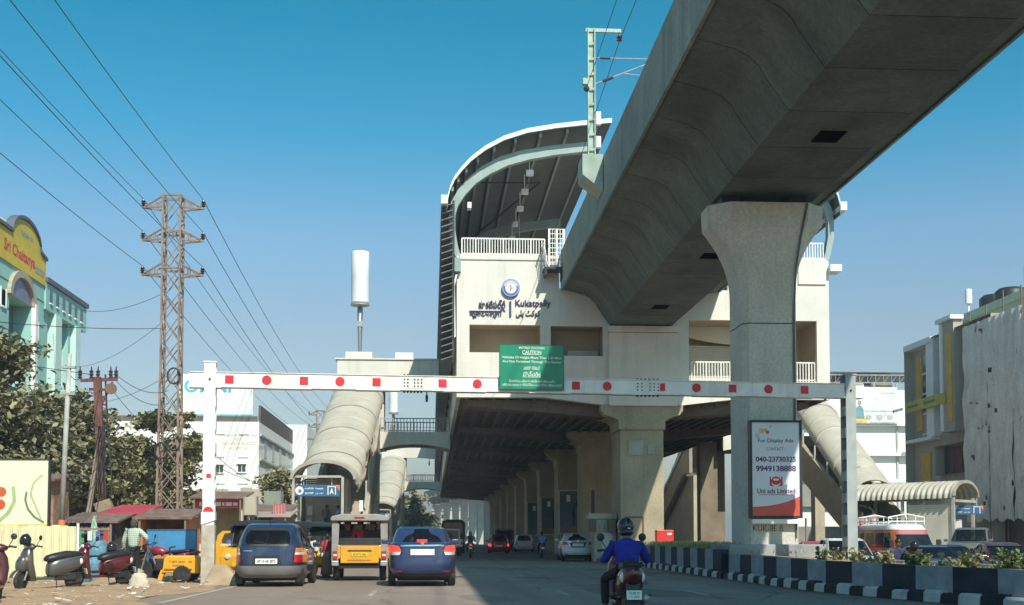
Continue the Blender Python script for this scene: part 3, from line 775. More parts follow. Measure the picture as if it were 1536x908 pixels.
ent = thing('station_entrance', 'covered stairway with cream barrel roof and a blue A sign at its foot', 'station entrance', (-5.6, 70, 0))
EO = ent.location
corrugated(ent, [(-5.80, 68.0, 4.35), (-5.75, 71.2, 4.5), (-5.12, 87.6, 11.0), (-5.12, 89.0, 11.0)], (1, 0, 0), 1.68, 1.0, O=EO)
arch_rim(ent, (-5.80, 67.98, 4.35), (1, 0, 0), 1.72, 1.0, O=EO)
pst = M('entrance_post_paint', (.42, .40, .35), .6)
for x in (-7.40, -4.78):
    MB(EO).box(x-.07, x+.07, 68.1, 68.24, 0, 4.5).build('canopy_post', pst, ent)
    MB(EO).box(x-.07, x+.07, 71.0, 71.14, 0, 4.5).build('canopy_post', pst, ent)
MB(EO).box(-7.33, -4.85, 68.11, 68.23, 4.45, 4.57).build('header_bar', pst, ent)
m = MB(EO).box(-7.6, -4.1, 70.0, 74, 0, 1.35)
m.build('plinth', beige, ent)
for i in range(7): MB(EO).box(-7.4, -4.4, 68.2+i*.27, 68.45+i*.27+.02, 0, .18*(i+1)).build('step', beige, ent)
m = MB(EO)
for k in range(27): m.box(-7.2, -4.6, 72.1, 72.16, 1.36+k*.12, 1.465+k*.12)
m.build('roller_shutter', M('grey_shutter', (.33, .31, .26), .55, var=.08), ent, kind='stuff')
MB(EO).box(-7.35, -7.15, 72.0, 72.3, 1.36, 4.5).build('side_jamb', M('dark_jamb', (.10, .09, .08), .7), ent)
MB(EO).box(-7.02, -6.72, 71.8, 71.9, 2.5, 3.05).build('notice', galv, ent)
MB(EO).box(-4.0, -3.8, 70.2, 70.25, 2.7, 3.3).build('notice', white_p, ent)
for x0, x1 in ((-6.98, -6.72), (-3.92, -3.62)):
    sl_ = [(70.5, .9), (74.0, .9), (88.5, 6.9), (88.5, 9.2), (86.9, 8.9), (72.2, 2.6), (70.5, 2.0)]
    MB(EO).prism(sl_, 'x', x0, x1).build('stringer', beige, ent)
MB(EO).prism([(72.0, 1.0), (88.5, 7.6), (88.5, 7.9), (72.0, 1.3)], 'x', -6.7, -3.94).build('stair_slab', soffit_m, ent)
m = MB(EO)
for i in range(40): m.box(-6.7, -3.95, 72+i*.41, 72+i*.41+.43, 1.3+i*.166, 1.3+i*.166+.17)
m.build('steps', beige, ent, kind='stuff')
for k in range(6):
    t = k/5; y = 72.5+15*t
    MB(EO).box(-3.80, -3.70, y, y+.1, 2.4+6.1*t, 4.5+6.3*t).build('canopy_post', pst, ent)
for x in (-6.9, -3.9):
    MB(EO).box(x-.3, x+.3, 86.6, 87.6, 0, 7.2).build('tower_column', beige, ent, bevel=.02)
MB(EO).box(-4.35, -3.75, 79.0, 79.8, 0, 4.3).build('tower_column', beige, ent, bevel=.02)
MB(EO).box(-6.9, -3.3, 88.6, 91.6, 7.45, 8.6).build('landing', beige, ent, bevel=.02)
for x in (-6.75, -3.55): MB(EO).box(x-.16, x+.16, 89.0, 91.4, 8.6, 12.3).build('landing_column', cream, ent)
# footbridge from the landing to the station
fb = thing('footbridge', 'cream covered footbridge between the left stairway and the station', 'footbridge', (-1.0, 89.5, 0))
FO = fb.location
def arched(x0, x1, y0, y1, zt, zb, dip, O):
    pts = [(x0, zt), (x1, zt)] + [(x1+(x0-x1)*t, zb - dip*(abs(2*t-1)**2.2)) for t in [i/14 for i in range(15)]]
    return MB(O).prism(pts, 'y', y0, y1)
arched(-3.7, 1.22, 88.2, 88.6, 8.62, 7.75, .35, FO).build('edge_beam', cream, fb)
arched(-3.7, 1.22, 91.2, 91.6, 8.62, 7.75, .35, FO).build('edge_beam', cream, fb)
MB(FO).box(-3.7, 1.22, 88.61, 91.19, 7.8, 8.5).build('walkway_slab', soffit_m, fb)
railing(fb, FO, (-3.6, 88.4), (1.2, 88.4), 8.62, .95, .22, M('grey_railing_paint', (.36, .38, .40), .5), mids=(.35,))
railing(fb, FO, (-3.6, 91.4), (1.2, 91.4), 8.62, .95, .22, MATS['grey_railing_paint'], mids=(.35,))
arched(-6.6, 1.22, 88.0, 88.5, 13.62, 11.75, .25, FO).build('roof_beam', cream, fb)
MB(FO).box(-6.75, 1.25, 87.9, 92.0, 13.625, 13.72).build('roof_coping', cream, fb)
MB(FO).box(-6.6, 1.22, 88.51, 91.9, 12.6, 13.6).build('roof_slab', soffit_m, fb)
MB(FO).box(-2.6, -1.35, 88.4, 89.6, 13.73, 14.2).build('roof_box', white_p, fb)
MB(FO).tube([(-.4, 89, 12.4), (-.4, 89, 11.2)], .05, 6).lathe([(.08, 10.8), (.1, 11.25), (.03, 11.3)], (-.4, 89, 0), 'z', 8).build('hanging_lamp', dark_steel, fb)
MB(FO).box(-6.05, -4.2, 88.2, 90.0, 13.73, 14.2).build('antenna_base', cream, fb)
ant = thing('antenna_radome', 'tall white cylindrical antenna on a pole above the near footbridge roof', 'antenna', (-5.12, 89.1, 14.2))
MB().tube([(0, 0, 0), (0, 0, 3.5)], .13, 10).build('pole', galv, ant, world=False, smooth=True)
MB().lathe([(0, 3.55), (.57, 3.55), (.62, 3.62), (.63, 5.3), (.635, 5.32), (.635, 7.1), (.60, 7.22), (0, 7.26)], n=28).build('radome', white_p, ant, world=False, auto=35)
MB().lathe([(.14, 3.38), (.66, 3.40), (.66, 3.50), (.5, 3.54)], n=24).build('mounting_ring', galv, ant, world=False)
for s in (-1, 1): MB().tube([(.1*s, .1, .2), (.13*s, .15, 1.7), (.16*s, .1, 3.3)], .03, 5).build('feeder_cable', wire_m, ant, world=False)
MB().box(-.2, .2, -.16, .16, 1.9, 2.3).build('clamp', galv, ant, world=False)
for o, l in ((ent, 'far covered stairway entrance on the left seen under the near footbridge'), (fb, 'far cream footbridge seen below the near footbridge'), (ant, 'white cylindrical antenna on the far footbridge roof seen through the near bridge')):
    c = copy_tree(o); c.location.y += 78; relabel(c, l)
# the hanging sign of entrance A
def entrance_sign(c, w, h, letter, label, rz=0.0):
    t = thing('entrance_sign', label, 'sign', c, rz)
    MB().box(-w/2, w/2, 0, .14, 0, h).build('sign_panel', blue_sign, t, world=False, bevel=.01)
    for x in (-w*.32, w*.32): MB().box(x-.03, x+.03, .04, .1, h, h+.42).build('hanger', galv, t, world=False)
    MB().box(-w/2-.12, -w/2-.002, 0, .14, .0, h).build('red_end', M('sign_red', (.50, .05, .05), .5), t, world=False)
    MB().prism([(w*.40, h), (w*.5, h), (w*.5, h*.45)], 'y', -.008, -.001).build('corner_flash', M('orange_flash', (.75, .22, .1), .5), t, world=False)
    MB().lathe([(0, -.012), (h*.36, -.012), (h*.36, -.001)], (-w*.41, 0, h*.5), 'y', 20).build('roundel', white_p, t, world=False)
    MB().lathe([(0, -.018), (h*.16, -.018), (h*.16, -.013)], (-w*.40, 0, h*.46), 'y', 14).build('roundel_mark', M('roundel_mark', (.16, .22, .4), .5), t, world=False)
    text('lettering', 'కూకట్పల్లి   Kukatpally', white_p, t, (-w*.08, 0, h*.68), w*.42, h*.2, .006, bold=.02)
    text('lettering', 'कूकटपल्लि    ﯽﻠﭘ ﭧﮐﻮﮐ', white_p, t, (-w*.08, 0, h*.28), w*.42, h*.22, .006, bold=.02)
    x = w*.32
    MB().box(x-h*.36, x-h*.28, -.008, -.001, h*.14, h*.9).box(x+h*.28, x+h*.36, -.008, -.001, h*.14, h*.9).box(x-h*.28, x+h*.28, -.008, -.001, h*.82, h*.9).build('letter_frame', white_p, t, world=False)
    if letter: text('gate_letter', letter, white_p, t, (x, 0, h*.46), h*.36, h*.5, .006, bold=.03)
    return t
entrance_sign((-6.12, 68.3, 3.45), 2.35, .62, 'A', 'blue hanging sign with white letter A under the left entrance canopy')
copysign = entrance_sign((-5.9, 146.2, 3.45), 2.35, .62, 'B', 'blue hanging sign under the far left entrance canopy')

# ================================================================== the right entrance
en2 = thing('station_entrance', 'covered stairway with cream barrel roof on the right ending in an angled canopy', 'station entrance', (26, 75, 0))
E2 = en2.location
corrugated(en2, [(27.2, 89.2, 10.2), (27.2, 88.0, 10.0), (26.15, 73.4, 3.62)], (1, 0, 0), 1.28, 1.0, O=E2, skirt=.3)
dg = Vector((1, -1, 0)).normalized(); sd = Vector((1, 1, 0)).normalized()
c0 = Vector((25.6, 73.9, 3.50)); c1 = Vector((29.95, 69.55, 3.56))
corrugated(en2, [c0, c1], sd, 1.72, .86, O=E2, skirt=.12)
arch_rim(en2, c1, sd, 1.76, .88, O=E2, fwd=dg)
for q in (.02, .5, .98):
    for s in (-1, 1):
        p = c0.lerp(c1, q) + sd*s*1.4; MB(E2).cbox((p.x, p.y, 1.75), (.16, .16, 3.5), rz=R(-45)).build('canopy_post', pst, en2)
a_, b_ = c1 - sd*1.4, c1 + sd*1.4
MB(E2).bar((a_.x, a_.y, 3.3), (b_.x, b_.y, 3.3), .14).build('header_bar', pst, en2)
m = MB(E2)
for k in range(26):
    p = c0.lerp(c1, .55) - sd*1.35; q = c0.lerp(c1, .97) - sd*1.35
    m.bar((p.x, p.y, .3+k*.11), (q.x, q.y, .3+k*.11), .05, .1)
m.build('roller_shutter', shutter_m, en2, kind='stuff')
q = c1 - dg*1.2 + sd*.25; MB(E2).cbox((q.x, q.y, 1.8), (.5, .3, 3.3), rz=R(-45)).build('ticket_wall', cream, en2)
q = c1 + sd*.3 - dg*.6; MB(E2).cbox((q.x, q.y, 2.0), (.5, .05, .6), rz=R(-30)).build('notice', white_p, en2)
sl_ = [(72.5, 1.0), (74.0, .9), (88.5, 6.9), (88.5, 9.0), (87.0, 8.7), (73.6, 2.8), (72.5, 2.2)]
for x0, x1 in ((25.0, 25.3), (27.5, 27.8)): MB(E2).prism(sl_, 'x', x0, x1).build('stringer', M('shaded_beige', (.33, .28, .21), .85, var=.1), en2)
MB(E2).prism([(73.0, .9), (88.5, 7.3), (88.5, 7.8), (73.0, 1.4)], 'x', 25.31, 27.5).build('stair_slab', soffit_m, en2)
for k in range(6):
    t = k/5; y = 74+13*t; MB(E2).box(25.1, 25.2, y, y+.1, 2.6+5.9*t, 3.6+6.2*t).build('canopy_post', pst, en2)
MB(E2).box(24.5, 28.2, 88.5, 91.6, 7.4, 8.5).build('landing', beige, en2)
for x in (24.9, 27.8): MB(E2).box(x-.35, x+.35, 89.4, 90.4, -.6, 7.4).build('tower_column', beige, en2)
fb2 = thing('footbridge', 'cream footbridge slab on brown columns right of the station', 'footbridge', (22.5, 89.8, 0))
F2 = fb2.location
arched(20.53, 24.5, 88.2, 88.6, 8.55, 7.6, .2, F2).build('edge_beam', cream, fb2)
MB(F2).box(20.53, 24.5, 88.61, 91.6, 7.4, 8.4).build('walkway_slab', soffit_m, fb2)
railing(fb2, F2, (20.55, 88.4), (24.4, 88.4), 8.55, .95, .22, white_rail)
arched(20.53, 28.2, 88.0, 88.5, 13.6, 11.75, .25, F2).build('roof_beam', cream, fb2)
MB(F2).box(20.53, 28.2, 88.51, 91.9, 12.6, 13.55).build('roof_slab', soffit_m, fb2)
for x, y, w in ((19.75, 90, .62), (21.1, 93, .5)): MB(F2).box(x-w, x+w, y-.6, y+.6, -.6, 8.1).build('bridge_column', M('brown_concrete', (.24, .185, .13), .9, var=.15), fb2)
entrance_sign((c1.x+.1, c1.y+.2, 2.55), 1.9, .5, '', 'blue hanging sign under the right entrance canopy', R(-16))
# a further stair on the right, descending away from the road camera
st2 = thing('far_stairway', 'brown covered stairway descending behind the bridge columns on the right', 'stairway', (25.5, 128, 0))
S2 = st2.location
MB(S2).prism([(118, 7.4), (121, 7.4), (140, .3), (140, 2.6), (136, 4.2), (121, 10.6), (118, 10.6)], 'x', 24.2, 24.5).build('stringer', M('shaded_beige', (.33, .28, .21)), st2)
MB(S2).prism([(121, 7.2), (140, .1), (140, .6), (121, 8.0)], 'x', 24.5, 27.2).build('stair_slab', soffit_m, st2)
MB(S2).prism([(119, 0), (136.5, 0), (136.5, 1.6), (121, 7.2), (119, 7.2)], 'x', 24.8, 25.3).build('support_wall', beige, st2)
corrugated(st2, [(25.7, 118, 9.8), (25.7, 121, 9.8), (25.7, 141, 2.6)], (1, 0, 0), 1.6, .9, O=S2, pitch=.8, panel=4)
# ================================================================== ground, roads, median
def mat_road():
    m = bpy.data.materials.new('worn_asphalt'); m.use_nodes = True
    N, L = m.node_tree.nodes, m.node_tree.links; bs = N['Principled BSDF']; bs.inputs['Roughness'].default_value = .82
    geo = N.new('ShaderNodeNewGeometry'); sep = N.new('ShaderNodeSeparateXYZ'); L.new(geo.outputs['Position'], sep.inputs[0])
    def noise(sc, det=5, sx=1, sy=1):
        mp = N.new('ShaderNodeMapping'); mp.inputs['Scale'].default_value = (sx, sy, 1); L.new(geo.outputs['Position'], mp.inputs['Vector'])
        n = N.new('ShaderNodeTexNoise'); n.inputs['Scale'].default_value = sc; n.inputs['Detail'].default_value = det; L.new(mp.outputs[0], n.inputs['Vector']); return n.outputs['Fac']
    def mr(v, a, b, c=0, d=1):
        r = N.new('ShaderNodeMapRange'); r.inputs[1].default_value = a; r.inputs[2].default_value = b; r.inputs[3].default_value = c; r.inputs[4].default_value = d; L.new(v, r.inputs[0]); return r.outputs[0]
    def mix(f, a, b, mode='MIX'):
        x = N.new('ShaderNodeMix'); x.data_type = 'RGBA'; x.blend_type = mode
        for s, v in (('Factor', f), ('A', a), ('B', b)):
            if hasattr(v, 'is_linked'): L.new(v, x.inputs[s])
            elif s == 'Factor': x.inputs[s].default_value = v
            else: x.inputs[s].default_value = (*v, 1)
        return x.outputs['Result']
    def math_(op, a, b):
        x = N.new('ShaderNodeMath'); x.operation = op; x.use_clamp = True
        for i, v in enumerate((a, b)):
            if hasattr(v, 'is_linked'): L.new(v, x.inputs[i])
            else: x.inputs[i].default_value = v
        return x.outputs[0]
    base = mix(mr(noise(.35, 6), .3, .7), (.215, .172, .145), (.30, .24, .20))
    base = mix(.55, base, mix(mr(noise(22, 3), .35, .65), (.7,)*3, (1.3,)*3), 'MULTIPLY')
    base = mix(mr(noise(.5, 5, 2.2, .10), .46, .62, 0, .5), base, (.15, .12, .102))       # wheel tracks and patches
    vo = N.new('ShaderNodeTexVoronoi'); vo.feature = 'DISTANCE_TO_EDGE'; vo.inputs['Scale'].default_value = .33
    wob = N.new('ShaderNodeMapping'); wob.inputs['Scale'].default_value = (1.3, .55, 1); L.new(geo.outputs['Position'], wob.inputs['Vector'])
    ad = N.new('ShaderNodeMix'); ad.data_type = 'RGBA'; ad.inputs['Factor'].default_value = .22; L.new(wob.outputs[0], ad.inputs['A'])
    nz = N.new('ShaderNodeTexNoise'); nz.inputs['Scale'].default_value = 1.1; nz.inputs['Detail'].default_value = 6; L.new(geo.outputs['Position'], nz.inputs['Vector']); L.new(nz.outputs['Color'], ad.inputs['B'])
    L.new(ad.outputs['Result'], vo.inputs['Vector'])
    crack = math_('MULTIPLY', mr(vo.outputs['Distance'], .0, .014, .9, 0), mr(noise(.16, 3), .42, .52))
    base = mix(crack, base, (.05, .044, .04))
    base = mix(mr(noise(.22, 2, 1.4, .5), .56, .575, 0, .55), base, (.105, .09, .08))      # patched repairs
    base = mix(mr(noise(1.6, 4), .62, .72, 0, .6), base, (.07, .062, .056))               # oil spots
    dust = math_('ADD', mr(sep.outputs['X'], -4.8, 3.4, 1.0, -.05), mr(noise(.5, 6, 1, .35), .3, .7, -.35, .35))
    dust = math_('MULTIPLY', dust, .92)
    base = mix(dust, base, mix(mr(noise(3, 5), .3, .7), (.27, .205, .145), (.21, .155, .11)))
    L.new(base, bs.inputs['Base Color'])
    b = N.new('ShaderNodeBump'); b.inputs['Strength'].default_value = .35; b.inputs['Distance'].default_value = .02
    L.new(noise(40, 3), b.inputs['Height']); L.new(b.outputs[0], bs.inputs['Normal'])
    return m
road_m = mat_road()
dirt_m = M('bare_earth', (.43, .285, .165), .95, col2=(.30, .19, .11), scale=.9, bump=.5, bscale=9, fine=.5, grime=.35, grimecol=(.20, .13, .08))
far_m = M('dry_ground', (.28, .22, .14), .95, col2=(.20, .17, .10), scale=.05)
def sheet(name, pts, z, mat):
    return tag(MB().add([(x, y, z) for x, y in pts], [tuple(range(len(pts)))]).build(name, mat), kind='structure')
sheet('ground', [(-3000, -300), (12.5, -300), (12.5, 4500), (-3000, 4500)], -.030, far_m)
sheet('ground', [(12.5, -300), (3000, -300), (3000, 4500), (12.5, 4500)], -.56, far_m)
def rough_sheet(name, x0, x1, y0, y1, nx, ny, amp, mat, edge=None):
    r = random.Random(5)
    hx = [[r.random() for _ in range(nx+1)] for _ in range(ny+1)]
    def f(u, v):
        x, y = x0+(x1-x0)*u, y0+(y1-y0)*v; i, j = round(u*nx), round(v*ny)
        z = amp*hx[j][i]*min(1, (1-u)*nx/5) if u < 1 else 0
        if u > .999: x += .35*math.sin(y*.9)+.25*math.sin(y*.37+1)
        return (x, y, z-.012 if u < .999 else -.006)
    return tag(MB().grid(f, nx, ny).build(name, mat, smooth=True), kind='structure')
rough_sheet('dirt_shoulder', -40, -5.3, 8, 110, 70, 204, .10, dirt_m)
sheet('road', [(-7.5, -60), (12.4, -60), (12.4, 500), (-7.5, 500)], -.010, road_m)
sheet('road', [(12.5, -60), (23.5, -60), (23.5, 500), (12.5, 500)], -.52, M('far_asphalt', (.085, .08, .075), .9, var=.15, scale=.3))
tag(MB().box(23.5, 60, -60, 500, -.56, -.02).build('pavement', M('dusty_pavement', (.26, .22, .17), .9, var=.15, scale=.5)), kind='structure')
mark = M('worn_road_paint', (.42, .40, .36), .8, col2=(.22, .195, .175), scale=3.5)
def dash(x, y0, y1, w=.11): tag(MB().box(x-w/2, x+w/2, y0, y1, -.012, -.004).build('lane_marking', mark), kind='structure')
for x in (2.9, -1.3, 5.9):
    for k in range(5): dash(x + .02*k, 27+k*13.0, 29.8+k*13.0)
tag(MB().add([(-5.15, 24, -.003), (-5.0, 24, -.003), (-4.75, 40, -.003), (-4.9, 40, -.003)], [(0, 1, 2, 3)]).build('edge_marking', M('dusty_road_paint', (.40, .34, .27), .9)), kind='structure')

# median: striped wall, black and white kerb blocks, earth
med = thing('median_wall', 'low median wall painted in grey and navy stripes with a black and white kerb', 'median wall', (9.0, 40, 0))
MO = med.location
wg = M('grey_wall_paint', (.31, .325, .35), .8, var=.12, scale=3, grime=.45, grimecol=(.12, .10, .08), fine=.3)
wn_ = M('navy_wall_paint', (.020, .022, .042), .75, var=.3, scale=3, grime=.3, grimecol=(.09, .08, .07))
kw = M('white_kerb_paint', (.56, .55, .52), .8, var=.1, scale=4, grime=.55, grimecol=(.20, .17, .13))
kk = M('black_kerb_paint', (.018, .018, .019), .8, var=.3, scale=4, grime=.4, grimecol=(.09, .08, .065))
def polyline(pts):
    P = [Vector((*p, 0)) for p in pts]; L = [0]
    for a, b in zip(P[:-1], P[1:]): L.append(L[-1]+(b-a).length)
    def at(t):
        for i in range(1, len(P)):
            if t <= L[i] or i == len(P)-1:
                d = (P[i]-P[i-1]).normalized(); return P[i-1]+d*(t-L[i-1]), Vector((-d.y, d.x, 0))
    return at, L[-1]
def striped(pts, h0, h1, sl, kl, first, side=1):
    at, L = polyline(pts); n = int(L/sl)
    for i in range(n):
        (p, nn), (q, n2) = at(i*sl), at((i+1)*sl-.004)
        nn, n2 = nn*side, n2*side
        ha, hb = h0+(h1-h0)*i/n, h0+(h1-h0)*(i+1)/n
        m = MB(MO).add([p, q, q-n2*.22, p-nn*.22, *[v+Vector((0, 0, h)) for v, h in ((p, ha), (q, hb), (q-n2*.22, hb), (p-nn*.22, ha))]],
                       [(0,3,2,1),(4,5,6,7),(0,1,5,4),(1,2,6,5),(2,3,7,6),(3,0,4,7)])
        m.build('painted_wall_block', wg if (i+first) % 2 else wn_, med)
    n = int(L/kl)
    for i in range(n):
        (p, nn), (q, n2) = at(i*kl+.01), at((i+1)*kl-.01); nn, n2 = nn*side, n2*side
        h = .19+.02*((i*7) % 3)
        vs = []
        for v, k in ((p, nn), (q, n2)):
            vs += [v+k*.20, v+k*.19+Vector((0, 0, h*.75)), v+k*.14+Vector((0, 0, h)), v+k*.004+Vector((0, 0, h)), v+k*.004]
        MB(MO).add(vs, [(0, 1, 2, 3, 4), (9, 8, 7, 6, 5)] + [(j, j+5, (j+1) % 5+5, (j+1) % 5) for j in range(5)]).build('kerb_block', kw if i % 2 else kk, med)
striped([(9.15, 63), (9.12, 52.8), (8.90, 37.6)], .93, .86, 1.28, .72, 0, side=-1)
striped([(8.90, 37.55), (8.87, 31.3), (8.92, 28.1), (9.75, 22.6), (11.4, 16), (13.8, 9)], .74, .60, 1.32, .60, 1, side=-1)
tag(MB().add([(9.2, 63, .78), (8.95, 38, .74), (9.0, 31, .52), (9.9, 22.6, .46), (14, 9, .45), (15, 9, .45), (12.4, 22, .46), (12.4, 63, .78)], [tuple(range(8))]).build('median_earth', dirt_m), kind='structure')
MB(MO).box(12.35, 12.6, 9, 63, -.55, .62).build('rear_wall', wg, med)

# ================================================================== foliage
def leaf_mat(name, a, b, rough=.65):
    m = M(name, a, rough, col2=b, scale=1.1, island=.45)
    bs = m.node_tree.nodes['Principled BSDF']; bs.inputs['Subsurface Weight'].default_value = 0.0
    return m
lf_dark = leaf_mat('dark_olive_leaves', (.26, .235, .12), (.105, .11, .055))
lf_olive = leaf_mat('dusty_olive_leaves', (.33, .30, .14), (.16, .155, .07))
lf_green = leaf_mat('green_leaves', (.14, .19, .055), (.075, .11, .03))
lf_dry = leaf_mat('dry_grass_blades', (.42, .38, .13), (.24, .25, .08))
bark = M('grey_brown_bark', (.16, .12, .085), .9, var=.2, scale=5, bump=.5)
def leaves(pts, size, seed, elong=1.7, flat=.5):
    """small bent leaf sprays at the given points: two triangles each"""
    r = np.random.default_rng(seed); n = len(pts); pts = np.asarray(pts)
    nrm = r.normal(size=(n, 3)); nrm[:, 2] = np.abs(nrm[:, 2]) + flat; nrm /= np.linalg.norm(nrm, axis=1)[:, None]
    t = np.cross(nrm, r.normal(size=(n, 3))); t /= np.linalg.norm(t, axis=1)[:, None]; b = np.cross(nrm, t)
    s = size*(.55+.9*r.random(n))[:, None]
    v = np.stack([pts - t*s*elong*.5, pts + b*s*.5 + nrm*s*.12, pts + t*s*elong*.5 - nrm*s*.15, pts - b*s*.5 + nrm*s*.12], 1).reshape(-1, 3)
    f = np.arange(n*4).reshape(-1, 4)
    return v, f
def mesh_np(name, v, f, mat, parent, kind=None):
    me = bpy.data.meshes.new(name); n, k = f.shape
    me.vertices.add(len(v)); me.vertices.foreach_set('co', v.astype(np.float32).ravel())
    me.loops.add(n*k); me.loops.foreach_set('vertex_index', f.astype(np.int32).ravel())
    me.polygons.add(n); me.polygons.foreach_set('loop_start', np.arange(0, n*k, k, dtype=np.int32)); me.polygons.foreach_set('loop_total', np.full(n, k, dtype=np.int32))
    me.update(); me.validate()
    o = link(name, me, mat, parent)
    if kind: o['kind'] = kind
    return o
def tree(label, base, blobs, trunk_r, n, size, mat, seed, cat='tree', group=None, name='tree', gaps=.3):
    """blobs: (dx, dy, z, rx, ry, rz) crown masses round the base; limbs run to each of them"""
    r = np.random.default_rng(seed); t = thing(name, label, cat, base, group=group)
    zmin = min(b[2]-b[5] for b in blobs); fork = max(.8, zmin+.3)
    m = MB(); m.tube([(0, 0, -.1), (.08, .02, fork*.5), (0, .05, fork)], [trunk_r*1.25, trunk_r, trunk_r*.8], 9)
    m.build('trunk', bark, t, world=False, smooth=True)
    m = MB(); P = []
    vol = np.array([b[3]*b[4]*b[5] for b in blobs])**.75; vol /= vol.sum()
    for b, w in zip(blobs, vol):
        c = np.array(b[:3]); rad = np.array(b[3:])
        m.tube([(0, 0.05, fork*.93), (c[0]*.5, c[1]*.5, fork+(c[2]-fork)*.55), tuple(c)], [trunk_r*.55, trunk_r*.35, trunk_r*.12], 6)
        nc = max(6, int(n*w/70))
        d = r.normal(size=(nc, 3)); d /= np.linalg.norm(d, axis=1)[:, None]
        cc = c + d*rad*(r.random(nc)**.45)[:, None]
        for q in range(0, nc, 4): m.tube([tuple(c), tuple(c+(cc[q]-c)*.6+[0, 0, .1]), tuple(cc[q])], [trunk_r*.13, trunk_r*.08, trunk_r*.03], 4)
        k = int(n*w/nc)
        sz = (.10+.20*r.random((nc, 1, 1)))*rad.mean()
        q = cc[:, None, :] + r.normal(size=(nc, k, 3))*sz*np.array([1.25, 1.25, .6])
        P.append(q.reshape(-1, 3))
    m.build('limbs', bark, t, world=False, smooth=True)
    v, f = leaves(np.concatenate(P), size, seed+1)
    mesh_np('crown', v, f, mat, t)
    return t
tree('big dark olive tree at the left behind the cream poster', (-18.9, 57, 0), [(0, 0, 6.4, 3.0, 2.2, 1.9), (-2.2, 0, 8.0, 2.2, 2, 2.0), (1.5, -.5, 4.4, 2.2, 1.8, 1.5), (-2, -1, 4.6, 2.4, 1.8, 1.6), (0, .5, 9.2, 1.3, 1.2, .9)], .3, 22000, .17, lf_dark, 11)
tree('dusty olive tree leaning over the transformer pole', (-17.0, 60, 0), [(0, 0, 6.0, 1.9, 1.6, 1.6), (1.3, 0, 4.6, 1.5, 1.4, 1.4), (-.8, -.5, 3.5, 1.6, 1.4, 1.2), (.6, .3, 7.3, 1.0, 1.0, .7)], .2, 14000, .16, lf_dark, 12)
tree('wide brownish olive tree between the transformer pole and the lattice tower', (-15.9, 66, 0), [(0, 0, 4.3, 2.2, 1.8, 1.9), (1.4, 0, 2.7, 1.9, 1.5, 1.4), (-1.7, 0, 2.8, 1.6, 1.5, 1.5), (.5, 0, 5.7, 1.3, 1.2, .8)], .2, 19000, .16, lf_olive, 13)
tree('loose leafy tree behind the lattice tower', (-13.8, 67, 0), [(0, 0, 4.9, 1.5, 1.3, 1.2), (.9, 0, 6.0, 1.0, 1.0, .7), (-.6, 0, 7.3, 1.1, 1.0, .5), (1.1, 0, 2.6, 1.0, 1.0, 1.1), (-.6, 0, 2.2, 1.3, 1.2, 1.1), (.8, 0, 7.4, .5, .5, .4)], .16, 12000, .19, lf_olive, 14)
tree('small tree beside the left station entrance', (-8.9, 73, 0), [(0, 0, 4.2, .9, .8, 1.0), (.5, 0, 3.0, .7, .7, .8)], .1, 3600, .14, lf_olive, 15)
for i, (px, Y, h) in enumerate([(612, 215, 9), (622, 240, 11), (634, 270, 8.5), (643, 300, 7), (607, 190, 6)]):
    p = atY(px, 800, Y)
    tree(['hazy roadside tree left of the far footbridge column', 'tallest hazy tree seen beneath the far footbridge', 'hazy tree in the gap before the pale far buildings', 'small hazy tree nearest the far pale buildings', 'low roadside tree behind the far entrance'][i],
         (p.x, Y, 0), [(0, 0, h*.6, 2.6, 2.4, h*.28), (1.4, 0, h*.42, 1.8, 1.8, h*.22), (-.6, 0, h*.82, 1.5, 1.5, h*.16)], .25, 1500, .5, lf_dark, 30+i)
# shrubs along the median
def shrub(seed):
    r = np.random.default_rng(seed); t = thing('shrub', 'small leafy shrub planted in the earth of the median', 'shrub', (0, 0, 0), group='shrubs along the median')
    m = MB(); P = []
    for k in range(9):
        a, l = r.random()*6.28, .30+.28*r.random(); d = np.array([math.cos(a)*.45, math.sin(a)*.45, 1.0])*l
        m.tube([(0, 0, 0), tuple(d*.5+[.02, 0, .03]), tuple(d)], [.012, .009, .004], 4)
        P.append(d*np.linspace(.3, 1.05, 20)[:, None] + r.normal(size=(20, 3))*.055)
    m.build('stems', bark, t, world=False)
    v, f = leaves(np.concatenate(P), .075, seed)
    mesh_np('foliage', v, f, lf_green if seed % 2 else lf_olive, t); return t
sh_src = [shrub(50), shrub(51), shrub(53)]
used = set()
def med_at(Y):
    return 9.0 if Y > 28 else 8.92 + (28.1-Y)*.155
spots = [(med_at(y)+dx, y) for y, dx in [(27.6, .7), (26.9, 1.5), (26.0, .8), (25.5, 1.4), (24.7, .75), (24.2, 1.5), (23.6, .7), (23.3, 1.3), (22.7, .8), (22.2, 1.3), (21.8, .7), (21.3, 1.2), (20.8, .7), (20.3, 1.3), (19.9, .8), (28.4, 1.3), (29.4, 1.7), (30.3, 1.9), (31.4, 1.7), (26.4, 2.2), (24.9, 2.2), (23.0, 2.0), (21.5, 2.0), (32.8, 1.2), (33.6, 1.9)]]
for i, (x, y) in enumerate(spots):
    s = sh_src[i % 3]
    o = s if (i % 3) not in used else copy_tree(s)
    used.add(i % 3)
    o.location = (x, y, .47); o.rotation_euler = (0, 0, i*1.7); k = .55+.45*rng.random(); o.scale = (k, k, k*(.8+.4*rng.random()))
r_ = np.random.default_rng(3); n_ = 5200
gx_ = np.concatenate([9.15+1.2*r_.random(n_//2)**1.6, 9.15+2.6*r_.random(n_//2)]); gy_ = np.concatenate([39+14*r_.random(n_//2), 18+43*r_.random(n_//2)])
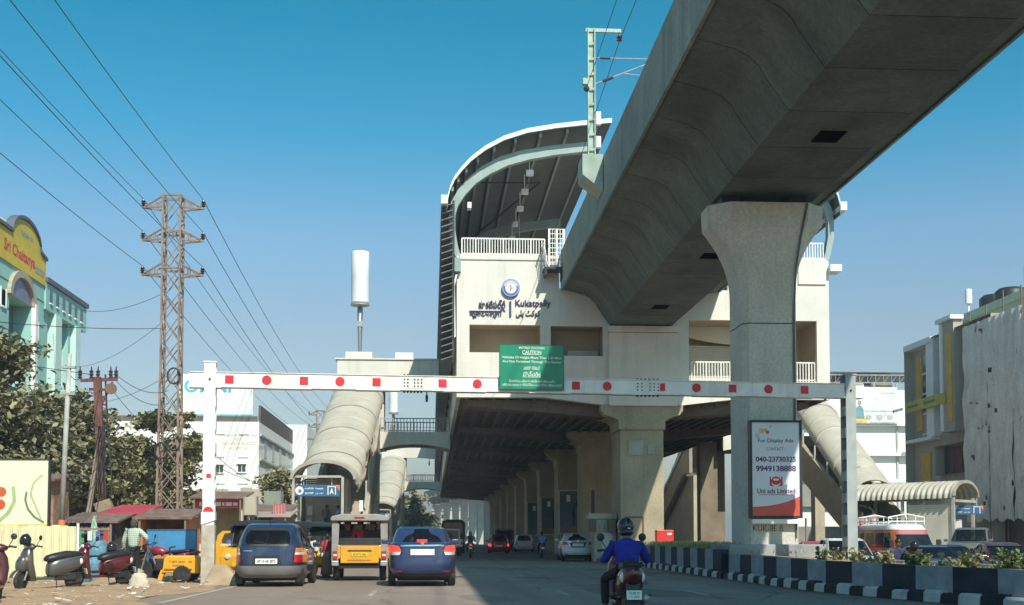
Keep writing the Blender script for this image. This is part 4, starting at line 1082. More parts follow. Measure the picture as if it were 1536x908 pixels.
gx_ = gx_ + np.where(gy_ < 28.1, (28.1-gy_)*.155, 0); gz_ = np.where(gy_ > 38, .75, .47)
h_ = (.10+.22*r_.random(n_))*np.where(gy_ > 39, 1.15, .6); a_ = r_.random(n_)*6.28; w_ = .02
b0 = np.stack([gx_, gy_, gz_], 1); dx_ = np.stack([np.cos(a_), np.sin(a_), 0*a_], 1); tip = b0 + np.stack([np.cos(a_*2.3)*h_*.5, np.sin(a_*1.7)*h_*.5, h_], 1)
v_ = np.stack([b0-dx_*w_, b0+dx_*w_, tip+dx_*w_*.4, tip-dx_*w_*.4], 1).reshape(-1, 3)
o = mesh_np('grass', v_, np.arange(n_*4).reshape(-1, 4), lf_dry, None, 'stuff')
tag(o, 'dry yellowish grass growing along the top of the median', 'grass')

# ================================================================== buildings on the left
mint = M('mint_facade_paint', (.30, .56, .50), .8, var=.06, scale=.5, streak=.2, streakcol=(.2, .34, .31))
mint_l = M('pale_mint_paint', (.52, .70, .65), .8, var=.05)
bx = -27.7
sch = thing('school_building', 'mint green school block with yellow curved gable reading Sri Chaitanya', 'building', (-30, 86, 0))
O = sch.location
def fy(px): return atX(px, 500, bx).y
MB(O).box(-45, bx-1.6, 55, 91.7, 0, 21.0).build('main_block', mint, sch)
MB(O).box(-45, bx-.7, 91.71, 102.3, 0, 20.0).build('rear_block', mint, sch)
def wall_yz(y0, y1, z0, z1, holes, x, dep, mat, name, par, O):
    ys = sorted({y0, y1, *[h[0] for h in holes], *[h[1] for h in holes]}); zs = sorted({z0, z1, *[h[2] for h in holes], *[h[3] for h in holes]})
    m = MB(O)
    for i in range(len(ys)-1):
        for j in range(len(zs)-1):
            cy, cz = (ys[i]+ys[i+1])/2, (zs[j]+zs[j+1])/2
            if any(h[0] < cy < h[1] and h[2] < cz < h[3] for h in holes): continue
            m.quad((x, ys[i], zs[j]), (x, ys[i+1], zs[j]), (x, ys[i+1], zs[j+1]), (x, ys[i], zs[j+1]))
    for a, b, c, d in [(y0, y1, z0, z1)] + holes:
        m.quad((x, a, c), (x-dep, a, c), (x-dep, a, d), (x, a, d)); m.quad((x, b, c), (x-dep, b, c), (x-dep, b, d), (x, b, d))
        m.quad((x, a, c), (x, b, c), (x-dep, b, c), (x-dep, a, c)); m.quad((x, a, d), (x, b, d), (x-dep, b, d), (x-dep, a, d))
    return m.build(name, mat, par, fix=False)
hA = [(84.2, 88.8, 2, 17.2), (82.6, 83.5, 16.2, 17.3), (89.6, 90.3, 15.2, 16.3), (89.6, 90.3, 11.0, 12.1), (82.6, 83.5, 12.0, 13.1)]
wall_yz(60, 91.6, 0, 19.2, hA, bx, 1.55, mint, 'front_wall', sch, O)
arc = [(84.2, 17.2), (84.2, 17.25)] + [(86.5-2.3*math.cos(R(a)), 17.2+1.5*math.sin(R(a))) for a in range(0, 181, 12)] + [(88.8, 17.2)]
m = MB(O)
MB(O).prism([(86.5-2.3*math.cos(R(a)), 17.2+1.5*math.sin(R(a))) for a in range(0, 181, 12)], 'x', bx+.004, bx+.03).build('arch_head', M('purple_grey_glazing', (.17, .17, .23), .3, var=.15), sch)
MB(O).box(bx-1.3, bx-1.2, 84.2, 88.8, 2, 17.3).build('arch_window', MATS['purple_grey_glazing'], sch)
rg = []
for a in range(0, 181, 12):
    c, s = math.cos(R(a)), math.sin(R(a)); rg.append([(bx, 86.5-2.3*c, 17.2+1.5*s), (bx, 86.5-2.75*c, 17.2+1.95*s), (bx+.25, 86.5-2.75*c, 17.2+1.95*s), (bx+.25, 86.5-2.3*c, 17.2+1.5*s)])
MB(O).rings(rg).build('arch_moulding', M('tan_moulding', (.42, .36, .26), .8), sch)
MB(O).box(bx, bx+.3, 88.85, 89.4, 0, 17.4).build('pilaster', M('white_pilaster', (.78, .80, .76), .7), sch)
for h in hA[1:]:
    w = MB(O).box(bx-.5, bx-.4, h[0], h[1], h[2], h[3]).build('window', window_gl, sch)
    MB(O).box(bx-.35, bx+.06, h[0]-.12, h[0], h[2]-.1, h[3]+.1).box(bx-.35, bx+.06, h[1], h[1]+.12, h[2]-.1, h[3]+.1).box(bx-.35, bx+.1, h[0], h[1], h[2]-.12, h[2]).build('frame', white_p, w)
groove = M('dark_groove', (.10, .17, .16), .8)
for z in [4, 6, 8, 10, 11.6, 13.2, 14.8, 16.2, 18.0]:
    MB(O).box(bx, bx+.03, 60, 84.1, z, z+.05).build('cornice_line', groove, sch); MB(O).box(bx, bx+.03, 89.45, 91.6, z, z+.05).build('cornice_line', groove, sch)
yel = M('yellow_sign_paint', (.66, .46, .03), .6, var=.08, scale=.6)
gab = [(60, 19.2), (91.6, 19.2), (91.6, 21.0), (90.6, 21.2)] + [(87.2+3.0*math.cos(R(a)), 21.3+1.45*math.sin(R(a))) for a in range(0, 181, 15)] + [(60, 21.3)]
MB(O).prism(gab, 'x', bx-.3, bx+.10).build('gable_board', yel, sch)
rim = [(91.7, 21.0), (90.4, 21.22)] + [(87.2+3.05*math.cos(R(a)), 21.3+1.5*math.sin(R(a))) for a in range(0, 181, 15)] + [(84.0, 21.35), (60, 21.35)]
MB(O).rings([[(bx-.35, y, z), (bx+.22, y, z), (bx+.22, y, z+.22), (bx-.35, y, z+.22)] for y, z in rim]).build('gable_coping', M('slate_coping', (.10, .11, .14), .7), sch)
MB(O).lathe([(1.5, 20.8), (1.5, 21.9), (1.2, 22.6), (.6, 23.0), (0, 23.1)], (bx-2.2, 86.5, 0), 'z', 20).build('roof_dome', M('tan_moulding', (.42, .36, .26)), sch, smooth=True)
text('sign_lettering', 'Sri Chaitanya', red_p, sch, (bx+.10, 85.9, 20.15), 6.4, 1.05, .01, R(90), bold=.03, origin=O)
strips('printed_line', M('faint_blue_print', (.20, .32, .34), .6), sch, (bx+.10, 87.3, 21.75), 2.6, .42, 1, R(90), origin=O, depth=.01)
strips('printed_line', MATS['faint_blue_print'], sch, (bx+.10, 90.2, 19.9), 2.0, .6, 2, R(90), origin=O, depth=.01)
for y0, y1, d in ((91.9, 93.2, .5), (93.9, 95.4, .9), (96.2, 96.7, .5), (98.4, 99.0, .5), (99.1, 100.4, .9)):
    MB(O).box(bx-.7, bx-.7+d, y0, y1, 0, 17.6).build('pilaster', mint_l if d > .6 else mint, sch)
MB(O).box(bx-.7, bx+.1, 91.71, 102.3, 17.6, 19.5).build('top_band', mint, sch)
MB(O).box(bx-.7, bx+.25, 91.71, 102.5, 19.55, 19.9).build('cornice', MATS['slate_coping'], sch)
for k in range(6):
    w = MB(O).box(bx+.1, bx+.13, 92.6+k*1.6, 93.2+k*1.6, 18.2, 19.2).build('window', window_gl, sch); MB(O).box(bx+.1, bx+.2, 92.55+k*1.6, 93.25+k*1.6, 18.1, 18.2).build('sill', white_p, w)
for z in (8.5, 12.8):
    w = MB(O).box(bx-.70, bx-.62, 96.8, 98.3, z, z+3.0).build('window_panel', MATS['purple_grey_glazing'], sch)
    MB(O).box(bx-.62, bx-.60, 97.3, 97.8, z+1.0, z+2.0).build('window', M('red_brown_pane', (.2, .09, .08), .4), w)
    MB(O).box(bx-.70, bx-.55, 96.72, 96.8, z-.1, z+3.1).box(bx-.70, bx-.55, 98.3, 98.38, z-.1, z+3.1).box(bx-.7, bx-.55, 96.8, 98.3, z+3, z+3.1).build('frame', mint_l, w)
for z in (10.5, 14.5):
    w = MB(O).box(bx-.70, bx-.64, 101.0, 101.6, z, z+1.2).build('window', window_gl, sch); MB(O).box(bx-.7, bx-.5, 100.9, 101.0, z-.1, z+1.3).box(bx-.7, bx-.5, 101.6, 101.7, z-.1, z+1.3).build('frame', white_p, w)
for z in (4, 6, 8, 10, 12, 14, 16): MB(O).box(bx-.7, bx-.67, 100.4, 102.3, z, z+.05).build('cornice_line', groove, sch)
MB(O).lathe([(.04, 21), (.04, 25.2)], (bx-1, 83.2, 0), 'z', 6).build('roof_pole', galv, sch)
MB(O).box(-30, -29, 92.5, 94, 20, 21.2).build('roof_hut', M('tan_moulding', (.42, .36, .26)), sch)

wht = M('white_render', (.80, .80, .77), .8, var=.03, scale=.4, streak=.1, streakcol=(.5, .47, .4))
hos = thing('hospital_building', 'bright white hospital block with faint lettering on its blank front', 'building', (-20, 112, 0))
O = hos.location
HY = 108.0
hx1 = atY(388, 700, HY).x; ztop = atY(388, 633, HY).z
whole = [(x0, x1, z0, z1) for x0, x1, z0, z1 in [(atY(333, 0, HY).x, atY(343, 0, HY).x, atY(0, 708, HY).z, atY(0, 697, HY).z), (atY(365, 0, HY).x, atY(376, 0, HY).x, atY(0, 707, HY).z, atY(0, 696, HY).z), (atY(290, 0, HY).x, atY(300, 0, HY).x, atY(0, 708, HY).z, atY(0, 697, HY).z)]]
MB(O).box(-33, hx1, HY, HY+45, 0, ztop).build('main_block', wht, hos)
for a, b, c, d in whole:
    w = MB(O).box(a, b, HY-.02, HY-.004, c, d).build('window', window_gl, hos); MB(O).box(a-.1, b+.1, HY-.12, HY-.02, c-.1, c).box(a-.1, b+.1, HY-.16, HY-.02, d+.05, d+.12).build('sill', wht, w)
    MB(O).box((a+b)/2-.02, (a+b)/2+.02, HY-.04, HY-.02, c, d).build('mullion', wht, w)
for y in (650, 685, 725, 743):
    z = atY(0, y, HY).z
    for a, b in ((330, 345), (365, 380)): MB(O).box(atY(a, 0, HY).x, atY(b, 0, HY).x, HY-.05, HY-.003, z-.03, z+.03).build('string_course', M('grey_trim', (.45, .45, .43), .8), hos)
for i in range(5):
    z = 1.5+i*2.1; MB(O).box(hx1, hx1+.18, HY+.5, HY+44, z, z+.16).build('string_course', M('grey_trim', (.45, .45, .43)), hos)
for i in range(7):
    for j in range(3):
        w = MB(O).box(hx1+.004, hx1+.03, HY+3+i*5.5, HY+5+i*5.5, 2.4+j*2.9, 4.0+j*2.9).build('window', M('pale_window', (.42, .44, .44), .3), hos)
MB(O).box(hx1-.2, hx1, HY+1, HY+28, ztop+.003, ztop+1.5).box(-28, hx1-.2, HY+.3, HY+.5, ztop+.003, ztop+.5).build('roof_screen', M('brown_screen', (.12, .095, .08), .7, var=.2), hos)
MB(O).box(-19, hx1+1.5, HY+26, HY+45.5, 0, ztop+2.1).build('rear_block', wht, hos)
tl = M('faint_gold_lettering', (.62, .50, .38), .6)
for s, (a, y0, b, y1), mt in (('AWARDED BY TIMES OF INDIA', (331, 652, 386, 655), MATS['grey_trim']), ('BEST', (352, 657, 367, 661), tl), ('NEIGHBOURHOOD', (331, 663, 386, 668), tl), ('HOSPITAL', (343, 670, 373, 675), tl)):
    p, q = atY(a, y1, HY), atY(b, y0, HY); text('wall_lettering', s, mt, hos, ((p.x+q.x)/2, HY, (p.z+q.z)/2), q.x-p.x, q.z-p.z, .012, bold=.01, origin=O)
bd = thing('rooftop_billboard', 'white rooftop billboard with pale blue OMNI lettering on the hospital', 'billboard', (-19, HY+1, ztop))
O = bd.location
p, q = atY(268, 628, HY+.6), atY(380, 562, HY+.6)
MB(O).box(p.x, q.x, HY+.6, HY+.8, p.z, q.z).build('board', white_p, bd)
MB(O).box(p.x, q.x, HY+.58, HY+.597, p.z, p.z+.38).build('cyan_strip', M('cyan_print', (.08, .50, .62), .5), bd)
for s, (a, y0, b, y1), mt, bo in (('OMNI', (276, 570, 347, 589), MATS['cyan_print'], .03), ('HOSPITALS', (287, 594, 335, 601), M('pale_pink_print', (.72, .62, .66), .5), .0)):
    a_, b_ = atY(a, y1, HY+.6), atY(b, y0, HY+.6); text('lettering', s, mt, bd, ((a_.x+b_.x)/2, HY+.6, (a_.z+b_.z)/2), b_.x-a_.x, b_.z-a_.z, .01, bold=bo, origin=O)
for k in range(6):
    x = p.x+.4+(q.x-p.x-.8)*k/5; MB(O).bar((x, HY+1.0, ztop), (x, HY+.9, q.z), .10).bar((x, HY+1.0, p.z+2), (x, HY+3.5, ztop), .08).build('support_post', dark_steel, bd)
ba = thing('far_billboard', 'small blue and red hoarding beyond the hospital block', 'billboard', (-14, 165, 0))
p, q = atY(448, 692, 165), atY(468, 668, 165)
MB(ba.location).box(p.x, q.x, 165, 165.3, p.z, q.z).build('board', M('indigo_print', (.10, .11, .36), .5), ba); MB(ba.location).box(q.x+.02, q.x+1.6, 165.1, 165.35, p.z-.2, q.z-.8).build('board', M('dull_red_print', (.35, .12, .14), .6), ba)
MB(ba.location).box(p.x+.3, p.x+.5, 165.3, 165.5, 0, q.z).box(q.x+1, q.x+1.2, 165.3, 165.5, 0, q.z-1).build('support_post', dark_steel, ba)

# ================================================================== buildings on the right
wb = thing('white_building', 'plain white building with ledges and an open truss roof on the right', 'building', (46, 132, 0))
O = wb.location; WY = 130.0
zt_ = atY(1300, 578, WY).z; xl, xr = atY(1248, 600, WY).x, atY(1384, 600, WY).x
MB(O).box(xl-3, xr+6, WY, WY+25, 0, zt_-.5).build('main_block', wht, wb)
for y in (637, 682, 722):
    z = atY(1300, y, WY).z; MB(O).box(xl-3.1, xr+6, WY-.7, WY-.003, z-.16, z+.16).build('ledge', wht, wb)
for px in (1335,): x = atY(px, 0, WY).x; MB(O).box(x-.1, x+.1, WY-.15, WY-.003, 0, zt_-.6).build('wall_joint', M('grey_trim', (.45, .45, .43)), wb)
MB(O).box(atY(1338, 0, WY).x, atY(1356, 0, WY).x, WY-.8, WY-.7, atY(0, 682, WY).z+.2, atY(0, 676, WY).z+.2).build('balcony_bar', galv, wb)
p, q = atY(1282, 600, WY+2), atY(1338, 563, WY+2)
MB(O).box(p.x, q.x, WY+2, WY+8, zt_-.49, q.z).build('roof_room', M('brown_block', (.30, .25, .19), .9, var=.15), wb)
w = MB(O).box(p.x+1.0, p.x+1.8, WY+1.9, WY+1.99, zt_+.2, zt_+1.0).build('window', window_gl, wb)
m = MB(O); trz = atY(0, 552, WY+1).z
for k in range(18):
    x = xl-1+(xr-xl+5)*k/17
    m.bar((x, WY+1, trz), (x, WY+1, trz-.8), .05).bar((x, WY+1, trz-.8), (x+.6, WY+1, trz), .04)
m.bar((xl-1, WY+1, trz), (xr+4, WY+1, trz), .12).bar((xl-1, WY+1, trz-.8), (xr+4, WY+1, trz-.8), .08).bar((xl-1, WY+9, trz+.3), (xr+4, WY+9, trz+.3), .12)
m.build('roof_truss', M('grey_truss_paint', (.30, .31, .33), .6), wb, kind='stuff')
for k in range(5):
    x = xl+(xr-xl)*k/4; MB(O).box(x-.06, x+.06, WY+.95, WY+1.07, zt_-.5, trz-.8).build('truss_post', galv, wb)
MB(O).box(xl-1, xr+4, WY+1, WY+9.2, trz+.32, trz+.4).build('truss_roof', MATS['grey_truss_paint'], wb)
p, q = atY(1252, 600, WY+3), atY(1276, 562, WY+3)
MB(O).prism([(p.x-1, zt_-.4), (q.x, zt_-.4), (q.x, zt_+.6), (p.x+.6, zt_+1.2)], 'y', WY+2, WY+9).build('red_roof', M('red_roof_sheet', (.38, .13, .11), .7, var=.1), wb)
rb = thing('wall_billboard', 'pale billboard with small figure and badges on the white building', 'billboard', (46, WY-.5, 10))
O = rb.location; p, q = atY(1279, 635, WY-.9), atY(1346, 581, WY-.9)
MB(O).box(p.x, q.x, WY-.9, WY-.72, p.z, q.z).build('board', M('pale_poster', (.74, .75, .73), .5), rb)
def pz(px, py): v = atY(px, py, WY-.9); return v.x, v.z
x, z = pz(1288, 615); MB(O).prism([(x-.45, z-.9), (x+.6, z-.9), (x+.5, z+.1), (x+.12, z+.5), (x-.3, z+.2)], 'y', WY-.92, WY-.903).build('printed_figure', M('teal_print', (.18, .35, .40), .5), rb)
MB(O).prism([(x+.1+.2*math.cos(R(a)), z+.75+.26*math.sin(R(a))) for a in range(0, 360, 30)], 'y', WY-.92, WY-.903).build('printed_head', M('skin_print', (.45, .30, .22), .5), rb)
for px, s in ((1303, .28), (1319, .32), (1335, .28)):
    x, z = pz(px, 627); MB(O).prism([(x-s, z+s), (x+s, z+s), (x+s, z-.1), (x, z-s), (x-s, z-.1)], 'y', WY-.92, WY-.903).build('printed_badge', M('grey_print', (.45, .45, .45), .5), rb)
x, z = pz(1292, 630); MB(O).box(x-.8, x+.6, WY-.92, WY-.903, z-.3, z+.2).build('printed_strip', M('yellow_print', (.72, .55, .15), .5), rb)
for i, (a, b, y) in enumerate(((1298, 1340, 617), (1322, 1340, 590), (1305, 1342, 634))):
    x0, z0 = pz(a, y); x1, _ = pz(b, y); strips('printed_line', MATS['grey_print'], rb, ((x0+x1)/2, WY-.9, z0), x1-x0, .2, 1, origin=O, depth=.012, seed=i)

gb = thing('grey_building', 'grey block with white framed bays, yellow panels and recessed balcony on the right', 'building', (40, 96, 0))
O = gb.location; gxx = 38.0
def gp(px, py, X=gxx): return atX(px, py, X)
grey_w = M('grey_facade_paint', (.42, .385, .32), .8, var=.06, scale=.5, streak=.2)
ypan = M('mustard_panel', (.66, .40, .06), .7, var=.08)
yA, yB = gp(1370, 600).y, gp(1470, 600).y
ztp = gp(1370, 518).z
MB(O).box(gxx+.7, 52, 82, yA, 0, ztp-.2).build('main_block', grey_w, gb)
bay_holes = [(gp(1450, 0).y-.0, gp(1420, 700).y, gp(1440, 728).z, gp(1440, 690).z)]
hl = (85.0, gp(1417, 700).y, gp(1430, 712).z, gp(1430, 668).z)
wall_yz(82, yA, 0, ztp-.2, [hl], gxx, .7, grey_w, 'front_wall', gb, O)
MB(O).box(gxx-.004, gxx-.35, 85, hl[1], hl[2]-1.3, hl[2]).build('balcony_parapet', M('lilac_grey_paint', (.34, .33, .33), .8), gb)
MB(O).box(gxx+.69, gxx+.60, 85, hl[1], hl[2], hl[3]).build('balcony_back', M('red_brown_wall', (.22, .10, .08), .8), gb)
for k in range(2):
    w = MB(O).box(gxx+.59, gxx+.56, 86.4+k*2.0, 88.0+k*2.0, hl[2]+.1, hl[3]-.4).build('window', window_gl, gb); MB(O).box(gxx+.59, gxx+.5, 86.3+k*2, 86.4+k*2, hl[2]+.1, hl[3]-.3).build('frame', dark_steel, w)
def panel(name, a, b, t, bt, mat, x0=.0, x1=-.12, par=None):
    """front panel between picture columns a..b, measured on the facade plane"""
    return MB(O).box(gxx+x1, gxx+x0-.003, gp(b, 600).y, gp(a, 600).y, bt, t).build(name, mat, par or gb)
zc = lambda px, py: gp(px, py).z
panel('mustard_panel', 1377, 1385, zc(1380, 535), zc(1380, 648), ypan)
panel('mustard_panel', 1382, 1396, zc(1388, 680), zc(1388, 730), ypan)
panel('dark_glazing', 1386, 1402, zc(1394, 530), zc(1394, 652), dark_glass, 0, -.06)
for k in range(4):
    z = zc(1394, 652)+(zc(1394, 530)-zc(1394, 652))*k/4; panel('glazing_bar', 1386, 1402, z+.14, z, white_p, -.06, -.14)
panel('white_frame', 1401, 1412, zc(1406, 508), zc(1406, 655), white_p, 0, -.6)
panel('white_frame', 1370, 1411, zc(1406, 508)+.1, zc(1406, 508)-.35, white_p, 0, -.75)
panel('white_frame', 1372, 1410, zc(1406, 655), zc(1406, 655)-.25, white_p, 0, -.75)
panel('grey_panel', 1411, 1428, zc(1420, 520), zc(1420, 598), M('warm_grey_panel', (.23, .22, .21), .8), 0, -.1)
MB(O).box(gxx-.8, gxx-.10, gp(1448, 600).y, gp(1428, 600).y, zc(1438, 648), zc(1438, 482)).build('bay', grey_w, gb)
MB(O).box(gxx-.9, gxx-.81, gp(1432, 600).y, gp(1428, 600).y, zc(1430, 648), zc(1430, 486)).build('white_frame', white_p, gb)
MB(O).box(gxx-.88, gxx-.81, gp(1446, 600).y, gp(1438, 600).y, zc(1441, 632), zc(1441, 500)).build('mustard_panel', ypan, gb)
MB(O).box(gxx-1.1, gxx-.1, gp(1448, 600).y-.2, gp(1426, 600).y, zc(1438, 482)+.003, zc(1438, 482)+.3).build('bay_coping', white_p, gb)
yb = panel('name_board', 1377, 1436, zc(1405, 606)+.45, zc(1405, 606)-.35, M('lime_board', (.50, .47, .05), .6), -.81, -.95)
for i in range(3): strips('printed_line', M('dark_green_print', (.10, .14, .03), .6), yb, (gxx-.95, 98.5-i*3.2, zc(1405, 606)+.05), 2.2, .30, 1, R(-90), origin=O, seed=i)
gg = thing('green_building', 'pale green rooftop block with black water tank behind the grey building', 'building', (48, 95, 0))
O = gg.location
MB(O).box(42.5, 56, 70, 99, 0, 18.9).build('main_block', M('pale_green_render', (.46, .55, .40), .8, var=.06, streak=.2), gg)
MB(O).box(42.3, 42.498, 70, 99.2, 18.5, 19.1).build('parapet', MATS['pale_green_render'], gg)
p = atX(1495, 446, 44); m = MB(O)
for k in (-1.4, 1.4): m.lathe([(0, 19.0), (1.15, 19.0), (1.2, 19.4), (1.2, 20.2), (.9, 20.45), (.3, 20.5), (0, 20.5)], (44.5, p.y+k, 0), 'z', 18)
m.build('water_tank', black_p, gg, smooth=True)
for y in (99, 97): MB(O).lathe([(.1, 19), (.1, 20.0), (.28, 20.05), (.28, 21.2), (0, 21.3)], (43, y-.5, 0), 'z', 10).build('roof_vent', white_p, gg) if y == 99 else MB(O).tube([(42.6, y-9, 19), (42.6, y-9, 20.8)], .05, 5).build('roof_pole', galv, gg)
# building under torn white netting
nb = thing('netted_building', 'building under construction wrapped in torn grey white netting', 'building', (40, 75, 0))
O = nb.location
net_m = M('dirty_white_netting', (.76, .72, .67), .9, col2=(.58, .55, .51), scale=.7, streak=.35, streakcol=(.2, .19, .17), bump=.4, fine=.4)
nx = 37.2; ny1 = atX(1447, 600, nx).y
MB(O).box(nx+1.4, 50, 50, ny1-.6, 0, 15.2).build('bare_frame', M('raw_slab_concrete', (.2, .185, .16), .9), nb)
rn = random.Random(4)
zt2, cuts_z = atX(1447, 491, nx).z, [2.9, 5.6, 9.3, 12.3]
levels = cuts_z + [zt2]
for j in range(4):
    for i in range(7):
        y1, y0 = ny1-i*3.6, ny1-(i+1)*3.6-.2
        ph = rn.random()*6
        nyy, nzz = 34, 24
        fx = {}
        def f(u, v, y0=y0, y1=y1, z0=levels[j]-.35, z1=levels[j+1], ph=ph):
            y = y0+(y1-y0)*u; z = z0+(z1-z0)*v
            x = nx - .06*math.sin(u*23+ph+v*1.5) - .045*math.sin(u*47+ph*2+v*3) - .10*math.sin(v*3.1)*(.5+.5*math.sin(ph+u*5)) + .03*math.sin(v*11+ph+u*9)
            if v == 0: z -= .25*abs(math.sin(u*7+ph))
            return (x, y, z)
        holes_ = []
        for _ in range(3 if j < 3 else 2):
            hu, hv = rn.random(), rn.random()
            for q in range(4): holes_.append((hu+.05*rn.random(), hv+.06*rn.random(), .012+.022*rn.random(), .012+.028*rn.random()))
        m = MB(O)
        for a in range(nyy):
            for b in range(nzz):
                u, v = (a+.5)/nyy, (b+.5)/nzz
                if any(abs(u-h[0]) < h[2] and abs(v-h[1]) < h[3] for h in holes_): continue
                m.quad(f(a/nyy, b/nzz), f((a+1)/nyy, b/nzz), f((a+1)/nyy, (b+1)/nzz), f(a/nyy, (b+1)/nzz))
        m.build('netting_sheet', net_m, nb, fix=False, smooth=True)
for k in range(8):
    y = ny1-.3-k*2.6; MB(O).tube([(nx+.4, y, 0), (nx+.35, y, zt2+1.0+.6*rn.random())], .05, 5).build('scaffold_pole', M('bamboo', (.22, .16, .10), .8), nb)
for z in levels[:-1]: MB(O).tube([(nx+.45, ny1, z), (nx+.45, ny1-24, z)], .045, 5).build('scaffold_rail', MATS['bamboo'], nb)
# low compound wall and shed behind the right carriageway
cw = thing('compound_wall', 'grey panel fence wall behind the right carriageway', 'wall', (22, 100, 0))
for k in range(8): MB(cw.location).box(28.2+k*1.5, 29.64+k*1.5, 104, 104.15, 0, 2.2).build('wall_panel', M('raw_grey_block', (.30, .28, .25), .9, var=.15, grime=.4), cw)
for k in range(9): MB(cw.location).box(28.1+k*1.5, 28.2+k*1.5, 103.9, 104.2, 0, 2.9).build('fence_post', MATS['raw_grey_block'], cw)
shd = thing('shed', 'low white shed with grey tin roof between the poster and the right stairway', 'shed', (33, 120, 0))
MB(shd.location).box(30.5, 40, 118, 126, 0, 4.2).build('wall', wht, shd); MB(shd.location).prism([(30.2, 4.205), (40.3, 4.205), (40.3, 6.3), (30.2, 6.3)], 'y', 117.5, 126.4).build('roof', M('grey_tin', (.30, .29, .26), .6, var=.1), shd)
bh = thing('blue_hoarding', 'small blue and white hoarding seen past the first station pier', 'billboard', (33, 170, 0))
p, q = atY(990, 758, 170), atY(1006, 733, 170)
MB(bh.location).box(p.x, q.x, 170, 170.3, p.z, q.z-1).build('board', M('sky_blue_print', (.03, .20, .55), .5), bh); MB(bh.location).box(p.x, q.x, 170, 170.3, q.z-.99, q.z).build('header', white_p, bh)
MB(bh.location).box(p.x+.2, p.x+.4, 170.31, 170.5, 0, q.z).build('support_post', dark_steel, bh)
# far town beyond the station
for i, (a, b, t, Y, c) in enumerate([(648, 668, 767, 420, (.52, .42, .33)), (667, 700, 765, 450, (.62, .55, .42)), (630, 650, 772, 520, (.4, .37, .36)), (695, 712, 772, 470, (.55, .5, .42)), (604, 632, 776, 480, (.42, .40, .38))]):
    p, q = atY(a, 808, Y), atY(b, t, Y)
    fbld = thing('far_building', ['pinkish far apartment block left of the cream one', 'cream far apartment block with rows of windows', 'dim far block beyond the hazy trees', 'pale far block half behind the curving far viaduct', 'low grey far block behind the roadside trees'][i], 'building', ((p.x+q.x)/2, Y+4, 0), group='far buildings at the end of the road')
    MB(fbld.location).box(p.x, q.x, Y, Y+10, 0, q.z).build('wall', M('far_wall_%d' % i, c, .9, var=.06), fbld)
    nx_, nz_ = max(3, int((q.x-p.x)/2.4)), max(2, int(q.z/2.6)); src = None
    for a_ in range(nx_):
        for b_ in range(nz_):
            x, z = p.x+(q.x-p.x)*(a_+.5)/nx_, q.z*(b_+.5)/nz_
            if src is None:
                src = MB().box(-.6, .6, -.08, -.01, -.6, .6).build('window', window_gl, fbld, world=False); src.location = Vector((x, Y, z))-fbld.location
            else: again(src, 'window', fbld, Vector((x, Y, z))-fbld.location)
    MB(fbld.location).box(p.x-.4, q.x+.4, Y-.4, Y+10.4, q.z+.01, q.z+.5).build('roof', M('far_roof', (.45, .40, .34), .9), fbld)
for i, (px, t, Y) in enumerate([(672, 762, 448), (690, 760, 448)]):
    p = atY(px, t, Y)
# viaduct beyond the station, bending to the left
fv = thing('far_viaduct', 'concrete viaduct bending away to the left beyond the station', 'viaduct', (VX, SE, 0))
src = None; psrc = None; x, y, a = 0.0, 0.0, 0.0
for i in range(60):
    if src is None:
        src = again(seg_src, 'girder_segment', fv, (0, 0, 0)); 
    else: again(seg_src, 'girder_segment', fv, (x, y, 0), (0, 0, a))
    for s in (1, -1): again(par_src, 'parapet_panel', fv, (x, y, 0), (0, 0, a), (s, 1, 1))
    if i % 9 == 5:
        pp = thing('viaduct_pier', 'far flared concrete pier carrying the bending viaduct beyond the station', 'pier', (VX+x, SE+y, 0), a, group='far viaduct piers')
        for ch in KIDS[pier.name]:
            if ch.name.split('.')[0] in ('shaft', 'capital', 'bearing'): again(ch, ch.name.split('.')[0], pp)
    x -= math.sin(a)*2.97; y += math.cos(a)*2.97; a += R(.10)
# ================================================================== vehicles
def paint(name, col, metal=.25, dust=.3):
    return M(name, col, .32, var=.06, scale=2.5, metal=metal, coat=.8, grime=dust, grimecol=(.22, .17, .12))
lamp_red = M('lamp_red_lens', (.50, .012, .015), .2, coat=.6)
lamp_lit = glow('lit_brake_lens', (.80, .03, .02), 1.6)
lamp_white = M('lamp_clear_lens', (.70, .68, .64), .15, coat=.6)
lamp_amber = M('lamp_amber_lens', (.70, .22, .03), .2, coat=.6)
plate_w = M('white_number_plate', (.78, .78, .76), .4, var=.03)
plate_y = M('yellow_number_plate', (.72, .50, .04), .4, var=.05)
seat_m = M('beige_car_seat', (.42, .39, .33), .8, var=.1)
dark_in = M('dark_cabin', (.03, .03, .032), .8)
underb = M('underbody', (.02, .019, .018), .9)

